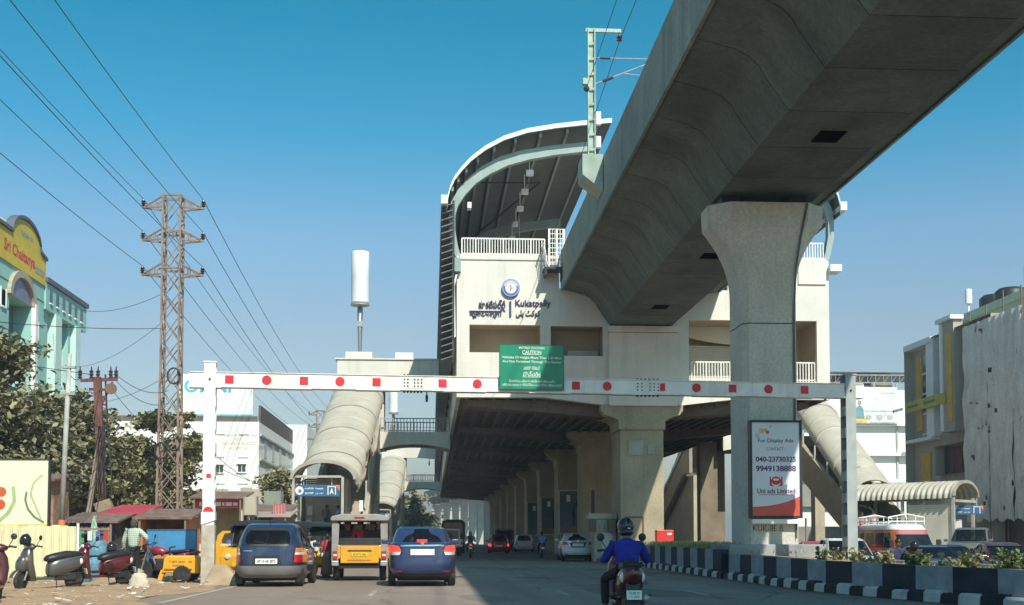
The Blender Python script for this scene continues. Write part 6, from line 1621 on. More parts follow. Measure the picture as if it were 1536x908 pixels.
# ================================================================== scooters and motorcycles
def loft(m, secs, n=16, e=2.6, axis='y'):
    rg = []
    for t, c, hw, hh in secs:
        ring = []
        for k in range(n):
            a = 2*math.pi*k/n; x = hw*math.copysign(abs(math.cos(a))**(2/e), math.cos(a)); z = hh*math.copysign(abs(math.sin(a))**(2/e), math.sin(a))
            ring.append((x, t, c+z) if axis == 'y' else (x, c+z, t))
        rg.append(ring)
    return m.rings(rg)
def scooter(label, loc, rz, mat, lean=0.0, plate_text=None, cat='scooter', group=None, lit=False, steer=0.0):
    t = thing('scooter', label, cat, loc, rz, group); t.rotation_euler = (0, lean, rz)
    loft(MB(), [(-.84, .72, .035, .04), (-.78, .69, .12, .12), (-.60, .63, .18, .19), (-.35, .57, .19, .22), (-.12, .52, .17, .22), (.04, .48, .13, .18), (.08, .47, .08, .12)]).build('rear_body', mat, t, world=False, smooth=True)
    loft(MB(), [(-.74, .82, .07, .03), (-.64, .82, .135, .07), (-.4, .81, .155, .09), (-.12, .76, .15, .09), (.08, .72, .12, .08), (.15, .70, .06, .04)]).build('seat', plastic_k, t, world=False, smooth=True)
    MB().box(-.16, .16, -.05, .42, .25, .31).build('footboard', mat, t, world=False, bevel=.02)
    loft(MB(), [(.22, .45, .14, .09), (.42, .51, .20, .10), (.62, .58, .215, .11), (.82, .59, .185, .11), (.95, .56, .12, .09), (1.0, .54, .08, .06)], axis='z').build('leg_shield', mat, t, world=False, smooth=True)
    loft(MB(), [(.56, .60, .09, .08), (.66, .62, .15, .20), (.74, .60, .14, .18), (.82, .57, .07, .10)]).build('front_cowl', mat, t, world=False, smooth=True)
    hb = MB().ball((0, .53, 1.0), 1, 16, 10, (.20, .11, .085)).build('handlebar_cowl', mat, t, world=False, smooth=True)
    MB().ball((0, .595, 1.0), 1, 14, 8, (.10, .055, .055)).build('headlamp', lamp_white, t, world=False, smooth=True)
    for s in (-1, 1):
        MB().tube([(s*.14, .50, 1.01), (s*.25, .47, 1.03), (s*.36, .42, 1.02)], [.018, .018, .02], 8).build('grip', plastic_k, t, world=False, smooth=True)
        MB().tube([(s*.22, .48, 1.04), (s*.30, .45, 1.18)], .008, 5).lathe([(0, .42), (.055, .43), (.06, .45), (.03, .47)], (s*.31, 0, 1.22), 'y', 14).build('mirror', plastic_k, t, world=False)
        MB().ball((s*.135, -.685, .66), 1, 10, 7, (.045, .05, .075)).build('indicator', lamp_white, t, world=False, smooth=True)
        MB().ball((s*.14, .66, .72), 1, 10, 7, (.04, .03, .05)).build('indicator', lamp_amber, t, world=False, smooth=True)
        MB().tube([(s*.10, -.80, .40), (s*.26, -.70, .42), (s*.27, -.4, .40), (s*.2, -.1, .34)], .014, 6).build('crash_guard', plastic_k, t, world=False, smooth=True)
        MB().tube([(s*.09, .66, .24), (s*.09, .56, .6)], .02, 6).build('fork', galv, t, world=False)
    MB().ball((0, -.775, .70), 1, 12, 8, (.085, .03, .06)).build('tail_lamp', lamp_lit if lit else lamp_red, t, world=False, smooth=True)
    MB().tube([(-.13, -.66, .86), (-.14, -.82, .83), (.14, -.82, .83), (.13, -.66, .86)], .015, 6).build('grab_rail', plastic_k, t, world=False, smooth=True)
    MB().add([(-.10, -.74, .62), (.10, -.74, .62), (.09, -.86, .28), (-.09, -.86, .28), (-.10, -.70, .62), (.10, -.70, .62), (.09, -.83, .28), (-.09, -.83, .28)], [(0, 1, 2, 3), (7, 6, 5, 4), (0, 4, 5, 1), (2, 6, 7, 3), (1, 5, 6, 2), (0, 3, 7, 4)]).build('mudguard', plastic_k, t, world=False)
    pl = MB().cbox((0, -.87, .42), (.21, .012, .13), rx=R(-14)).build('number_plate', M('pale_green_plate', (.62, .74, .68), .4), t, world=False)
    if plate_text:
        for i, s in enumerate(plate_text): text('plate_lettering', s, M('dark_plate_lettering', (.05, .10, .09), .5), pl, (0, -.88, .45-i*.055), .15, .035, .006)
    for y, st_ in ((-.60, 0), (.70, steer)):
        w = MB().lathe([(.13, -.045), (.20, -.045), (.225, -.02), (.225, .02), (.20, .045), (.13, .045)], (0, 0, 0), 'x', 24).build('wheel', rubber, t, world=False, auto=40)
        w.location = (0, y, .225); w.rotation_euler = (0, 0, st_)
        m = MB().lathe([(0, -.03), (.04, -.03), (.04, .03), (0, .03)], (0, 0, 0), 'x', 12).lathe([(.115, -.04), (.135, -.04), (.135, .04), (.115, .04)], (0, 0, 0), 'x', 24)
        for k in range(5): a = k*1.2566; m.bar((0, 0, 0), (0, .12*math.cos(a), .12*math.sin(a)), .035, .02, up=(1, 0, 0))
        m.build('rim', alloy, w, world=False)
    rg = []
    for a in range(15, 176, 16):
        c, q = math.cos(R(a)), math.sin(R(a)); rg.append([(x, .70+rr*c, .225+rr*q) for x, rr in ((-.075, .25), (-.05, .275), (.05, .275), (.075, .25), (.06, .25), (.04, .262), (-.04, .262), (-.06, .25))])
    MB().rings(rg).build('front_mudguard', mat, t, world=False, auto=50)
    MB().box(-.09, .14, -.62, -.12, .22, .42).build('engine', dark_steel, t, world=False, bevel=.03)
    MB().tube([(.15, -.2, .28), (.17, -.45, .30), (.17, -.85, .38)], [.03, .055, .05], 10).build('exhaust', galv, t, world=False, smooth=True)
    MB().tube([(-.1, -.1, .26), (-.22, -.08, .02)], .012, 5).build('side_stand', dark_steel, t, world=False)
    return t
def motorcycle(label, loc, rz, mat, lit=False, group=None, lean=0.0):
    t = thing('motorcycle', label, 'motorcycle', loc, rz, group); t.rotation_euler = (0, lean, rz)
    loft(MB(), [(-.05, .80, .07, .05), (.08, .83, .13, .10), (.25, .86, .14, .12), (.40, .86, .10, .09), (.46, .85, .05, .05)]).build('fuel_tank', mat, t, world=False, smooth=True)
    loft(MB(), [(-.80, .86, .06, .02), (-.6, .85, .11, .045), (-.3, .82, .125, .05), (0, .80, .09, .04)]).build('seat', plastic_k, t, world=False, smooth=True)
    loft(MB(), [(-.92, .83, .03, .03), (-.78, .79, .08, .06), (-.5, .74, .10, .09), (-.2, .68, .08, .09)]).build('tail_cowl', mat, t, world=False, smooth=True)
    MB().box(-.13, .13, -.12, .28, .30, .62).build('engine', dark_steel, t, world=False, bevel=.04)
    m = MB().tube([(0, .45, .85), (0, .30, .40), (0, -.2, .35), (0, -.5, .75)], .025, 6)
    for s in (-1, 1): m.tube([(s*.07, .50, .95), (s*.07, .72, .31)], .022, 6).tube([(s*.08, -.15, .38), (s*.09, -.66, .31)], .02, 6).tube([(s*.1, -.55, .78), (s*.1, -.64, .34)], .025, 6)
    m.build('frame', galv, t, world=False)
    for s in (-1, 1):
        MB().tube([(0, .46, 1.0), (s*.2, .46, 1.06), (s*.36, .36, 1.02)], .013, 6).build('handlebar', dark_steel, t, world=False)
        MB().tube([(s*.22, .45, 1.06), (s*.29, .44, 1.2)], .007, 4).ball((s*.30, .43, 1.23), 1, 10, 6, (.055, .015, .04)).build('mirror', plastic_k, t, world=False)
        MB().ball((s*.16, -.82, .72), .03, 8, 6).build('indicator', lamp_amber, t, world=False)
    MB().ball((0, .60, .95), 1, 14, 8, (.10, .09, .11)).build('headlamp_cowl', mat, t, world=False, smooth=True)
    MB().lathe([(0, .695), (.07, .69), (.08, .66)], (0, 0, .95), 'y', 16).build('headlamp', lamp_white, t, world=False)
    MB().box(-.08, .08, -.95, -.91, .77, .83).build('tail_lamp', lamp_lit if lit else lamp_red, t, world=False)
    MB().cbox((0, -.95, .62), (.18, .015, .12), rx=R(-12)).build('number_plate', plate_w, t, world=False); MB().cbox((0, -.9, .6), (.13, .015, .36), rx=R(-16)).build('mudguard', plastic_k, t, world=False)
    for y in (-.66, .72):
        w = MB().lathe([(.24, -.04), (.28, -.045), (.305, -.02), (.305, .02), (.28, .045), (.24, .04)], (0, 0, 0), 'x', 28).build('wheel', rubber, t, world=False, auto=40); w.location = (0, y, .305)
        m = MB().lathe([(.225, -.03), (.245, -.03), (.245, .03), (.225, .03)], (0, 0, 0), 'x', 24).lathe([(0, -.04), (.05, -.04), (.05, .04), (0, .04)], (0, 0, 0), 'x', 12)
        for k in range(6): a = k*1.047; m.bar((0, 0, 0), (0, .23*math.cos(a), .23*math.sin(a)), .03, .02, up=(1, 0, 0))
        m.build('rim', alloy, w, world=False)
    MB().tube([(.12, .2, .32), (.14, -.3, .30), (.15, -.85, .40)], [.025, .04, .05], 10).build('exhaust', chrome, t, world=False, smooth=True)
    return t
maroon_sc = paint('maroon_scooter_paint', (.085, .008, .013), .3, .15)
silver_sc = paint('dusty_silver_paint', (.12, .115, .108), .5, .35)
rider_at = (2.80, 18.25, 0)
scooter('maroon scooter ridden by the man in the bright blue jacket', rider_at, R(-1), maroon_sc, plate_text=['TS 08 EP', '3 6 2945'])
scooter('dusty silver scooter parked before the cream fence with a helmet on its mirror', (-8.80, 29.9, .02), R(135), silver_sc, lean=R(-4), steer=R(25))
scooter('dark red scooter parked under a black helmet beside the blue bundle', (-8.10, 31.8, .02), R(138), paint('dark_red_scooter_paint', (.11, .010, .014), .2, .3), lean=R(-7), steer=R(15))
scooter('maroon scooter alone on the bare earth with only its tail in view', (-8.12, 24.0, .02), R(8), maroon_sc, plate_text=['TS 07', 'FD 118'])
mk = paint('black_motorcycle_paint', (.02, .02, .022), .2, .3)
motorcycle('black motorcycle parked beside the man in the checked shirt', (-8.5, 36.6, .02), R(104), mk, lean=R(-6))
motorcycle('red and black motorcycle parked against the blue sign legs', (-7.35, 35.9, .02), R(80), paint('red_motorcycle_paint', (.30, .02, .04), .1, .3), lean=R(-6))
motorcycle('motorcycle of the rider with the backpack under the station', (2.35, 78, 0), 0, mk, lit=True)
motorcycle('motorcycle of the blue shirted rider between the white cars', (6.75, 78, 0), 0, mk)
motorcycle('motorcycle carrying two people behind the median shrubs', (13.35, 34.4, -.52), R(182), mk)
# ================================================================== people
skin_m = M('brown_skin', (.23, .125, .08), .6, var=.08, scale=6)
hair_m = M('black_hair', (.012, .010, .010), .5, var=.3, scale=20)
cloth = lambda n, c, v=.12: M(n, c, .9, var=v, scale=5, bump=.7, bscale=13)
def skinmesh(name, verts, edges, radii, mat, parent, root=0, sub=2, loc=None):
    me = bpy.data.meshes.new(name); me.from_pydata([Vector(v) for v in verts], edges, [])
    o = link(name, me, mat, parent)
    sk = o.modifiers.new('skin', 'SKIN'); sk.use_smooth_shade = True
    if not me.skin_vertices: bpy.context.view_layer.update()
    for i, r in enumerate(radii):
        r = r if hasattr(r, '__len__') else (r, r); me.skin_vertices[0].data[i].radius = r
        me.skin_vertices[0].data[i].use_root = (i == root)
    ss = o.modifiers.new('subd', 'SUBSURF'); ss.levels = ss.render_levels = sub
    dg = bpy.context.evaluated_depsgraph_get(); dg.update()
    m2 = bpy.data.meshes.new_from_object(o.evaluated_get(dg))
    o.modifiers.clear(); o.data = m2; bpy.data.meshes.remove(me)
    if not m2.materials: m2.materials.append(mat)
    for p in m2.polygons: p.use_smooth = True
    return o
POSES = {
 'stand': dict(pel=(0,0,.95), wai=(0,.01,1.10), che=(0,0,1.30), nec=(0,0,1.46), hea=(0,.02,1.55), top=(0,.01,1.66), sh=(.185,0,1.41), el=(.245,-.02,1.13), wr=(.255,.06,.89), ha=(.255,.09,.82), hi=(.095,0,.90), kn=(.10,.02,.50), an=(.10,-.02,.09), to=(.115,.14,.03)),
 'ride': dict(pel=(0,-.22,.86), wai=(0,-.20,1.00), che=(0,-.13,1.20), nec=(0,-.06,1.36), hea=(0,-.02,1.45), top=(0,-.02,1.57), sh=(.20,-.12,1.31), el=(.30,.06,1.06), wr=(.335,.34,1.03), ha=(.345,.42,1.03), hi=(.10,-.18,.84), kn=(.19,.22,.74), an=(.17,.18,.33), to=(.18,.34,.27)),
 'pillion': dict(pel=(0,-.55,.92), wai=(0,-.53,1.06), che=(0,-.48,1.26), nec=(0,-.43,1.42), hea=(0,-.40,1.51), top=(0,-.40,1.63), sh=(.18,-.47,1.37), el=(.24,-.36,1.12), wr=(.17,-.16,1.05), ha=(.13,-.10,1.04), hi=(.10,-.51,.90), kn=(.20,-.15,.76), an=(.19,-.30,.38), to=(.20,-.16,.33)),
 'sit': dict(pel=(0,0,.50), wai=(0,-.02,.64), che=(0,.0,.86), nec=(0,.03,1.02), hea=(0,.06,1.11), top=(0,.06,1.22), sh=(.18,0,.97), el=(.24,.10,.72), wr=(.16,.32,.66), ha=(.13,.40,.65), hi=(.09,.03,.49), kn=(.12,.44,.50), an=(.12,.42,.09), to=(.13,.56,.03)),
}
def person(label, loc, rz, pose, shirt, trousers, group=None, hair=True, helmet=None, sleeves='long', over={}, scale=1.0, pack=None, shoes=None, mask=False, cat='person', skin=None, dress=None, eyes=True):
    t = thing('person', label, cat, loc, rz, group, scale)
    J = {k: Vector(v) for k, v in POSES[pose].items()}
    L_ = {k: Vector((-J[k].x, J[k].y, J[k].z)) for k in ('sh', 'el', 'wr', 'ha', 'hi', 'kn', 'an', 'to')}
    R_ = {k: J[k].copy() for k in L_}
    for k, v in over.items():
        (L_ if k[0] == 'L' else R_ if k[0] == 'R' else J)[k[1:] if k[0] in 'LR' else k] = Vector(v)
    V, E_, Rd = [], [], []
    def add(p, r, par=None):
        V.append(p); Rd.append(r); i = len(V)-1
        if par is not None: E_.append((par, i))
        return i
    pel = add(J['pel'], (.105, .085)); wai = add(J['wai'], (.085, .065), pel); che = add(J['che'], (.095, .07), wai); nec = add(J['nec'], .055, che)
    jaw = add(J['nec'].lerp(J['hea'], .6), (.062, .066), nec); hea = add(J['hea'], (.078, .088), jaw); mid = add(J['hea'].lerp(J['top'], .55), (.080, .094), hea); top = add(J['top'], (.050, .056), mid)
    fwdv = Vector((0, 1, 0))
    for s, D in ((-1, L_), (1, R_)):
        sh = add(D['sh'], .050, che); el = add(D['el'], .041, sh); wr = add(D['wr'], .027, el)
        dirn = (D['ha']-D['wr']).normalized(); pl_ = add(D['wr']+dirn*.065, (.032, .022), wr)
        side = dirn.cross(Vector((0, 0, 1)) if abs(dirn.z) < .8 else Vector((0, 1, 0))).normalized()
        curl = Vector((0, 0, -1)) if abs(dirn.z) < .8 else Vector((-s, .3, 0)).normalized()
        for q, (o_, ln) in enumerate(((-.024, .062), (-.008, .074), (.008, .070), (.023, .055))):
            a = add(D['wr']+dirn*.095+side*o_, .0095, pl_); b = add(V[a]+dirn*ln*.55+curl*ln*.30, .0085, a); add(V[b]+dirn*ln*.15+curl*ln*.45, .007, b)
        a = add(D['wr']+dirn*.05+side*(-s)*.035+curl*.01, .011, pl_); add(V[a]+dirn*.035+side*(-s)*.012+curl*.02, .009, a)
        hp = add(D['hi'], .085, pel); kn = add(D['kn'], .056, hp); add(D['kn'].lerp(D['an'], .35), .054, kn)
        an = add(D['an'], .036, len(V)-1); add(D['to'], (.036, .024), an)
    body = skinmesh('body', V, E_, Rd, skin or skin_m, t)
    bodymat = None
    hc = J['hea'].lerp(J['top'], .42)
    # face
    MB().rings([[(x, hc.y+.086+y, hc.z-.02+z) for x, y in ((-.006, 0), (.006, 0), (.004, .012), (-.004, .012))] for z, y_ in ((.035, 0),)] + [[(x*2.2, hc.y+.086+y*2, hc.z-.028) for x, y in ((-.006, 0), (.006, 0), (.004, .012), (-.004, .012))]]).build('nose', skin or skin_m, t, world=False, smooth=True)
    for s in (-1, 1):
        MB().ball((s*.085, hc.y-.005, hc.z-.01), 1, 8, 6, (.012, .022, .032)).build('ear', skin or skin_m, t, world=False, smooth=True)
        if eyes: MB().ball((s*.031, hc.y+.078, hc.z+.012), .011, 8, 6).build('eye', M('dark_eye', (.03, .02, .018), .2), t, world=False)
    MB().ball((0, hc.y+.080, hc.z-.062), 1, 8, 6, (.024, .010, .006)).build('mouth', M('lip_skin', (.20, .075, .06), .5), t, world=False)
    if hair and not helmet:
        m = MB(); m.ball((0, hc.y-.014, hc.z+.035), 1, 16, 10, (.093, .102, .100)); m.ball((0, hc.y-.05, hc.z-.01), 1, 12, 8, (.080, .065, .09))
        m.build('hair', hair if hair is not True else hair_m, t, world=False, smooth=True)
    if helmet:
        h = MB().ball((0, hc.y, hc.z+.015), 1, 22, 14, (.118, .140, .135)).ball((0, hc.y-.02, hc.z-.075), 1, 18, 8, (.110, .122, .075)).build('helmet', helmet, t, world=False, smooth=True)
        MB().grid(lambda u, v: (.123*math.sin((u-.5)*2.4), hc.y+.143*math.cos((u-.5)*2.4), hc.z-.045+.09*v), 12, 3).build('visor', dark_glass, h, world=False, smooth=True)
        MB().cbox((0.03, hc.y-.140, hc.z-.02), (.045, .01, .022)).build('helmet_label', galv, h, world=False)
    # clothes follow the same joints
    V, E_, Rd = [], [], []
    lp = J['pel'] + (J['pel']-J['wai'])*.25
    a = add(lp, (.165, .14)); b = add(J['wai'], (.158, .13), a); c = add(J['che'], (.185, .14), b); d0 = add(J['nec'].lerp(J['che'], .45), (.115, .095), c); d = add(J['nec']-(J['nec']-J['che'])*.08, (.072, .07), d0)
    for D in (L_, R_):
        sh = add(D['sh'], .082, c); e1 = add(D['sh'].lerp(D['el'], .75), .070, sh)
        if sleeves == 'long': el = add(D['el'], .068, e1); add(D['el'].lerp(D['wr'], .90), .048, el)
    skinmesh('shirt', V, E_, Rd, shirt, t)
    V, E_, Rd = [], [], []
    a = add(J['pel'], (.140, .115))
    for D in (L_, R_):
        hp = add(D['hi'], .098, a); add(D['hi'].lerp(D['kn'], .5), .088, hp); kn = add(D['kn'], .072, len(V)-1); add(D['kn'].lerp(D['an'], .5), .066, kn); add(D['an'].lerp(D['kn'], .08), .056, len(V)-1)
    if dress is None: skinmesh('trousers', V, E_, Rd, trousers, t)
    else:
        rg = []
        for q, (z, w) in enumerate(((J['pel'].z+.08, .15), (J['pel'].z-.15, .19), (J['pel'].z-.5, .22), (.12, .25))):
            rg.append([(w*math.cos(k*math.pi/12)*(1+.05*math.cos(k*5)), J['pel'].y+w*.85*math.sin(k*math.pi/12), z) for k in range(24)])
        MB().rings(rg).build('skirt', dress, t, world=False, smooth=True)
    for D in (L_, R_):
        f = (D['to']-D['an']); f.z = 0; f = f.normalized() if f.length > 1e-4 else fwdv
        c = D['an'].lerp(D['to'], .55)+Vector((0, 0, -.005)); ang = math.atan2(-f.x, f.y)
        m = MB(); bx = [(-.045, -.13), (.045, -.13), (.05, .05), (.035, .125), (-.035, .125), (-.05, .05)]
        rr = Euler((0, 0, ang)).to_matrix()
        m.rings([[c+rr @ Vector((x*k, y*k, z)) for x, y in bx] for z, k in ((-.045, 1), (-.01, 1), (.03, .8))]).build('shoe', shoes or black_p, t, world=False, auto=50)
    if pack:
        p = J['che']; o = MB().cbox((0, p.y-.19, p.z-.04), (.30, .16, .42)).build('backpack', pack, t, world=False, bevel=.05)
        for s in (-1, 1): MB().tube([(s*.12, p.y-.12, p.z+.14), (s*.13, p.y+.04, p.z+.15), (s*.14, p.y+.11, p.z), (s*.14, p.y-.1, p.z-.2)], .02, 5).build('strap', pack, o, world=False)
    return t
blue_j = cloth('bright_blue_jacket', (.010, .022, .30), .15)
blk_t = cloth('black_trousers', (.014, .012, .015))
helm_k = M('black_helmet', (.012, .012, .013), .25, coat=.5)
person('rider in a bright blue jacket and black helmet on a maroon scooter', (2.80, 18.25, -.06), R(-1), 'ride', blue_j, cloth('dark_maroon_trousers', (.016, .010, .013)), helmet=helm_k, scale=(1.04, 1.0, .95),
       over=dict(che=(0, -.13, 1.16), Lsh=(-.185, -.11, 1.225), Rsh=(.185, -.11, 1.225), Lel=(-.30, -.02, 1.0), Rel=(.30, -.02, 1.0), Lwr=(-.30, .26, 1.0), Rwr=(.30, .26, 1.0), Lha=(-.33, .36, 1.02), Rha=(.33, .36, 1.02), Lan=(-.27, .12, .27), Lto=(-.29, .27, .22), Lkn=(-.27, .20, .72), Rkn=(.17, .22, .74), pel=(0, -.24, .80)))
person('motorcyclist with a dark backpack and white shirt under the station', (2.35, 78, 0), 0, 'ride', cloth('white_shirt', (.55, .55, .55)), blk_t, helmet=M('grey_helmet', (.25, .25, .26), .3), pack=cloth('dark_backpack', (.03, .03, .04)), eyes=False)
person('motorcyclist in a light blue shirt between the white cars', (6.75, 78, 0), 0, 'ride', cloth('light_blue_shirt', (.16, .27, .48)), blk_t, eyes=False)
person('helmeted motorcyclist facing the camera behind the median shrubs', (13.35, 34.4, -.50), R(182), 'ride', cloth('brown_black_shirt', (.045, .03, .025)), blk_t, helmet=helm_k)
person('bareheaded pillion passenger leaning out beside the helmeted motorcyclist', (13.06, 34.4, -.48), R(182), 'pillion', cloth('dark_blue_shirt', (.04, .05, .11)), blk_t)
chk = M('checked_shirt', (.50, .56, .46), .9, var=.05)
def check_pattern(m):
    N, L = m.node_tree.nodes, m.node_tree.links; bs = N['Principled BSDF']; tc = N.new('ShaderNodeTexCoord'); prev = (.60, .62, .52)
    out = None
    for ax in (0, 2):
        w = N.new('ShaderNodeTexWave'); w.bands_direction = 'X' if ax == 0 else 'Z'; w.inputs['Scale'].default_value = 5.5; L.new(tc.outputs['Object'], w.inputs['Vector'])
        r = N.new('ShaderNodeMath'); r.operation = 'GREATER_THAN'; r.inputs[1].default_value = .72; L.new(w.outputs['Fac'], r.inputs[0])
        x = N.new('ShaderNodeMix'); x.data_type = 'RGBA'; x.inputs['B'].default_value = (.26, .38, .31, 1); L.new(r.outputs[0], x.inputs['Factor'])
        if out is None: x.inputs['A'].default_value = (*prev, 1)
        else: L.new(out, x.inputs['A'])
        out = x.outputs['Result']
    L.new(out, bs.inputs['Base Color'])
check_pattern(chk)
person('man in a pale checked shirt seen from behind beside the blue sign', (-8.22, 35.6, .0), R(-12), 'stand', chk, blk_t, hair=M('dark_grey_hair', (.05, .045, .042), .8),
       over=dict(Lel=(-.29, .02, 1.14), Lwr=(-.33, .12, .90), Lha=(-.34, .16, .84), Rel=(.40, -.02, 1.22), Rwr=(.33, .14, 1.05), Rha=(.27, .2, 1.03), Lkn=(-.12, .16, .56), Lan=(-.14, -.20, .34), Lto=(-.15, -.18, .20)))
person('woman in a red top and long skirt standing at the yellow auto rickshaw', (-3.22, 39.3, .0), R(35), 'stand', cloth('red_pink_top', (.42, .04, .08)), blk_t, dress=cloth('tan_skirt', (.28, .16, .12)), sleeves='short', scale=.78)
person('person in pale clothes sitting in the auto rickshaw beside the blue hatchback', (-3.78, 39.3, .12), R(190), 'sit', cloth('pale_print_shirt', (.50, .48, .42)), cloth('brown_trousers', (.14, .09, .06)))
person('man with a backpack standing on the plinth under the entrance canopy', (-5.85, 71.2, 1.35), R(-60), 'stand', cloth('dark_blue_jersey', (.05, .06, .13)), blk_t, pack=cloth('grey_backpack', (.12, .12, .13)), over=dict(Rwr=(.2, .28, 1.15), Rha=(.18, .36, 1.16), Rel=(.26, .08, 1.13)), eyes=False)
person('man in a grey shirt facing the backpacker under the entrance canopy', (-5.25, 71.4, 1.35), R(70), 'stand', cloth('grey_shirt', (.30, .31, .34)), blk_t, eyes=False)
person('man in a pink shirt at the foot of the right stairway', (24.45, 69.0, 1.0), R(180), 'stand', cloth('pink_shirt', (.55, .30, .32)), blk_t, eyes=False)
person('man in a pale red shirt left of the pink shirted man', (23.95, 69.4, .95), R(200), 'stand', cloth('pale_red_shirt', (.45, .24, .22)), blk_t, eyes=False)
MB(); pfm = thing('raised_kerb_step', 'grey raised platform under the pink shirted men at the right stairway', 'platform', (24.2, 69.5, 0))
MB(pfm.location).box(23.55, 25.2, 68.5, 71.2, -.55, .93).build('platform_block', beige, pfm, bevel=.03)
for i, (px, l, h_) in enumerate(((1293, 'distant rider in a white helmet beyond the parked people carrier', M('white_helmet', (.7, .7, .7), .3)), (1301, 'distant rider in a dark helmet beside the white helmeted one', helm_k), (1316, 'distant rider in a blue shirt behind the median plants', M('grey_helmet', (.25, .25, .26), .3)))):
    Y = 60+i*1.5; p = atY(px, 808, Y)
    motorcycle('motorcycle of the '+l[:40].rsplit(' ', 1)[0], (p.x, Y, -.52), R(178), mk)
    person(l, (p.x, Y, -.52), R(178), 'ride', cloth('blue_grey_shirt_%d' % i, [(.35, .36, .4), (.1, .1, .12), (.15, .22, .4)][i]), blk_t, helmet=h_, eyes=False)
for i, (x, l) in enumerate(((-.35, 'left passenger in dark clothes on the shared taxi bench'), (.0, 'passenger in red in the middle of the shared taxi bench'), (.36, 'right passenger in dark clothes on the shared taxi bench'))):
    q = Vector((-2.12, 38.2, .45)) + Euler((0, 0, R(2))).to_matrix() @ Vector((x, -1.05, 0))
    person(l, q, R(180+10*i), 'sit', cloth('passenger_cloth_%d' % i, [(.03, .03, .04), (.40, .03, .06), (.05, .04, .05)][i]), blk_t, eyes=False)

# ================================================================== loose helmets, bundle, signs and carts on the left
def helmet_thing(label, c, mat):
    t = thing('helmet', label, 'helmet', c)
    s = MB().ball((0, 0, .13), 1, 20, 12, (.125, .15, .135)).build('shell', mat, t, world=False, smooth=True)
    MB().grid(lambda u, v: (.13*math.sin((u-.5)*2.6), -.152*math.cos((u-.5)*2.6), .06+.09*v), 12, 3).build('visor', dark_glass, t, world=False, smooth=True)
    MB().lathe([(.118, .02), (.128, .04), (.118, .055)], n=20).build('rim', black_p, t, world=False)
    return t
helmet_thing('black helmet hanging on the mirror of the dusty silver scooter', (-9.18, 29.35, 1.04), helm_k)
helmet_thing('black helmet resting on the seat of the dark red scooter', (-7.72, 31.2, .86), helm_k)
bn = thing('tarpaulin_bundle', 'lumpy bundle wrapped in faded blue tarpaulin behind the dark red scooter', 'bundle', (-9.0, 34.4, 0))
tp = M('blue_tarpaulin', (.10, .25, .33), .6, var=.2, scale=6, bump=.8, bscale=14)
rb_ = random.Random(2); m = MB(); rg = []
for j in range(9):
    z = 1.15*j/8; w = .42*(1-.55*(j/8)**2.2)+.05*math.sin(j*2.1)
    rg.append([((w+.05*rb_.random())*math.cos(k*.3927)+.12*(j/8), (w*.8+.05*rb_.random())*math.sin(k*.3927), z) for k in range(16)])
m.rings(rg).build('tarpaulin', tp, bn, world=False, smooth=True)
m = MB()
for z in (.35, .75): m.lathe([(.47-.2*z, z-.012), (.485-.2*z, z), (.47-.2*z, z+.012)], (.06*z, 0, 0), 'z', 16)
m.build('rope', wire_m, bn, world=False, kind='stuff')
bk = thing('blue_crate', 'small blue crate on the ground below the tarpaulin bundle', 'crate', (-9.0, 33.4, 0)); 
MB().box(-.22, .22, -.15, .15, 0, .06).box(-.22, -.19, -.15, .15, .06, .34).box(.19, .22, -.15, .15, .06, .34).box(-.19, .19, -.15, -.12, .06, .34).box(-.19, .19, .12, .15, .06, .34).build('crate_shell', M('blue_plastic', (.03, .15, .24), .5), bk, world=False)
bg = thing('cloth_sack', 'cream cloth sack slumped on the earth beside the dark red scooter', 'sack', (-7.15, 31.6, .0))
m = MB(); rg = []
for j in range(7):
    z = .36*j/6; w = .24*(1-.5*(j/6)**2)+.03*math.sin(j*3); rg.append([((w+.03*rb_.random())*math.cos(k*.5236), (w*.7)*math.sin(k*.5236), z) for k in range(12)])
m.rings(rg).build('sack_cloth', cloth('cream_sacking', (.52, .47, .36)), bg, world=False, smooth=True); MB().tube([(0, 0, .34), (.04, .02, .44)], [.05, .09], 8).build('sack_neck', MATS['cream_sacking'], bg, world=False)
bs_ = thing('blue_sign_frame', 'blank blue sheet metal sign on slanting blue legs beside the gantry post', 'sign', (-7.3, 36.2, 0), R(4))
blu = M('faded_sky_blue_paint', (.045, .235, .46), .5, var=.12, scale=1.5, streak=.3, streakcol=(.12, .36, .55), grime=.15)
MB().box(-.66, .66, -.02, .02, .80, 1.42).build('sign_sheet', blu, bs_, world=False)
dkb = M('blue_frame_paint', (.03, .11, .22), .5, var=.1)
for a in ((-.69, -.66, .76, 1.46), (.66, .69, .76, 1.46)): MB().box(a[0], a[1], -.03, .03, a[2], a[3]).build('frame_bar', dkb, bs_, world=False)
for a in ((.76, .80), (1.42, 1.46)): MB().box(-.66, .66, -.03, .03, a[0], a[1]).build('frame_bar', dkb, bs_, world=False)
for x0, x1, y1 in ((-.64, -.70, -.1), (.66, .70, -.05), (-.60, -.58, .35), (.62, .60, .35)): MB().bar((x0, 0, .78), (x1, y1, 0), .07).build('leg', blu, bs_, world=False)
gc = thing('generator_cart', 'orange yellow generator cart with one visible wheel under the blue sign', 'generator', (-6.75, 34.9, 0), R(3))
ory = M('orange_yellow_enamel', (.74, .36, .015), .45, var=.08, scale=3, grime=.3, grimecol=(.3, .18, .08))
MB().prism([(-.50, .28), (.46, .26), (.50, .40), (.48, .66), (.40, .74), (-.36, .74), (-.44, .66), (-.46, .44)], 'y', -.35, .35).build('body', ory, gc, world=False, bevel=.03)
MB().prism([(-.62, .06), (-.50, .06), (-.40, .34), (-.52, .36)], 'y', -.3, -.2).build('leg', ory, gc, world=False)
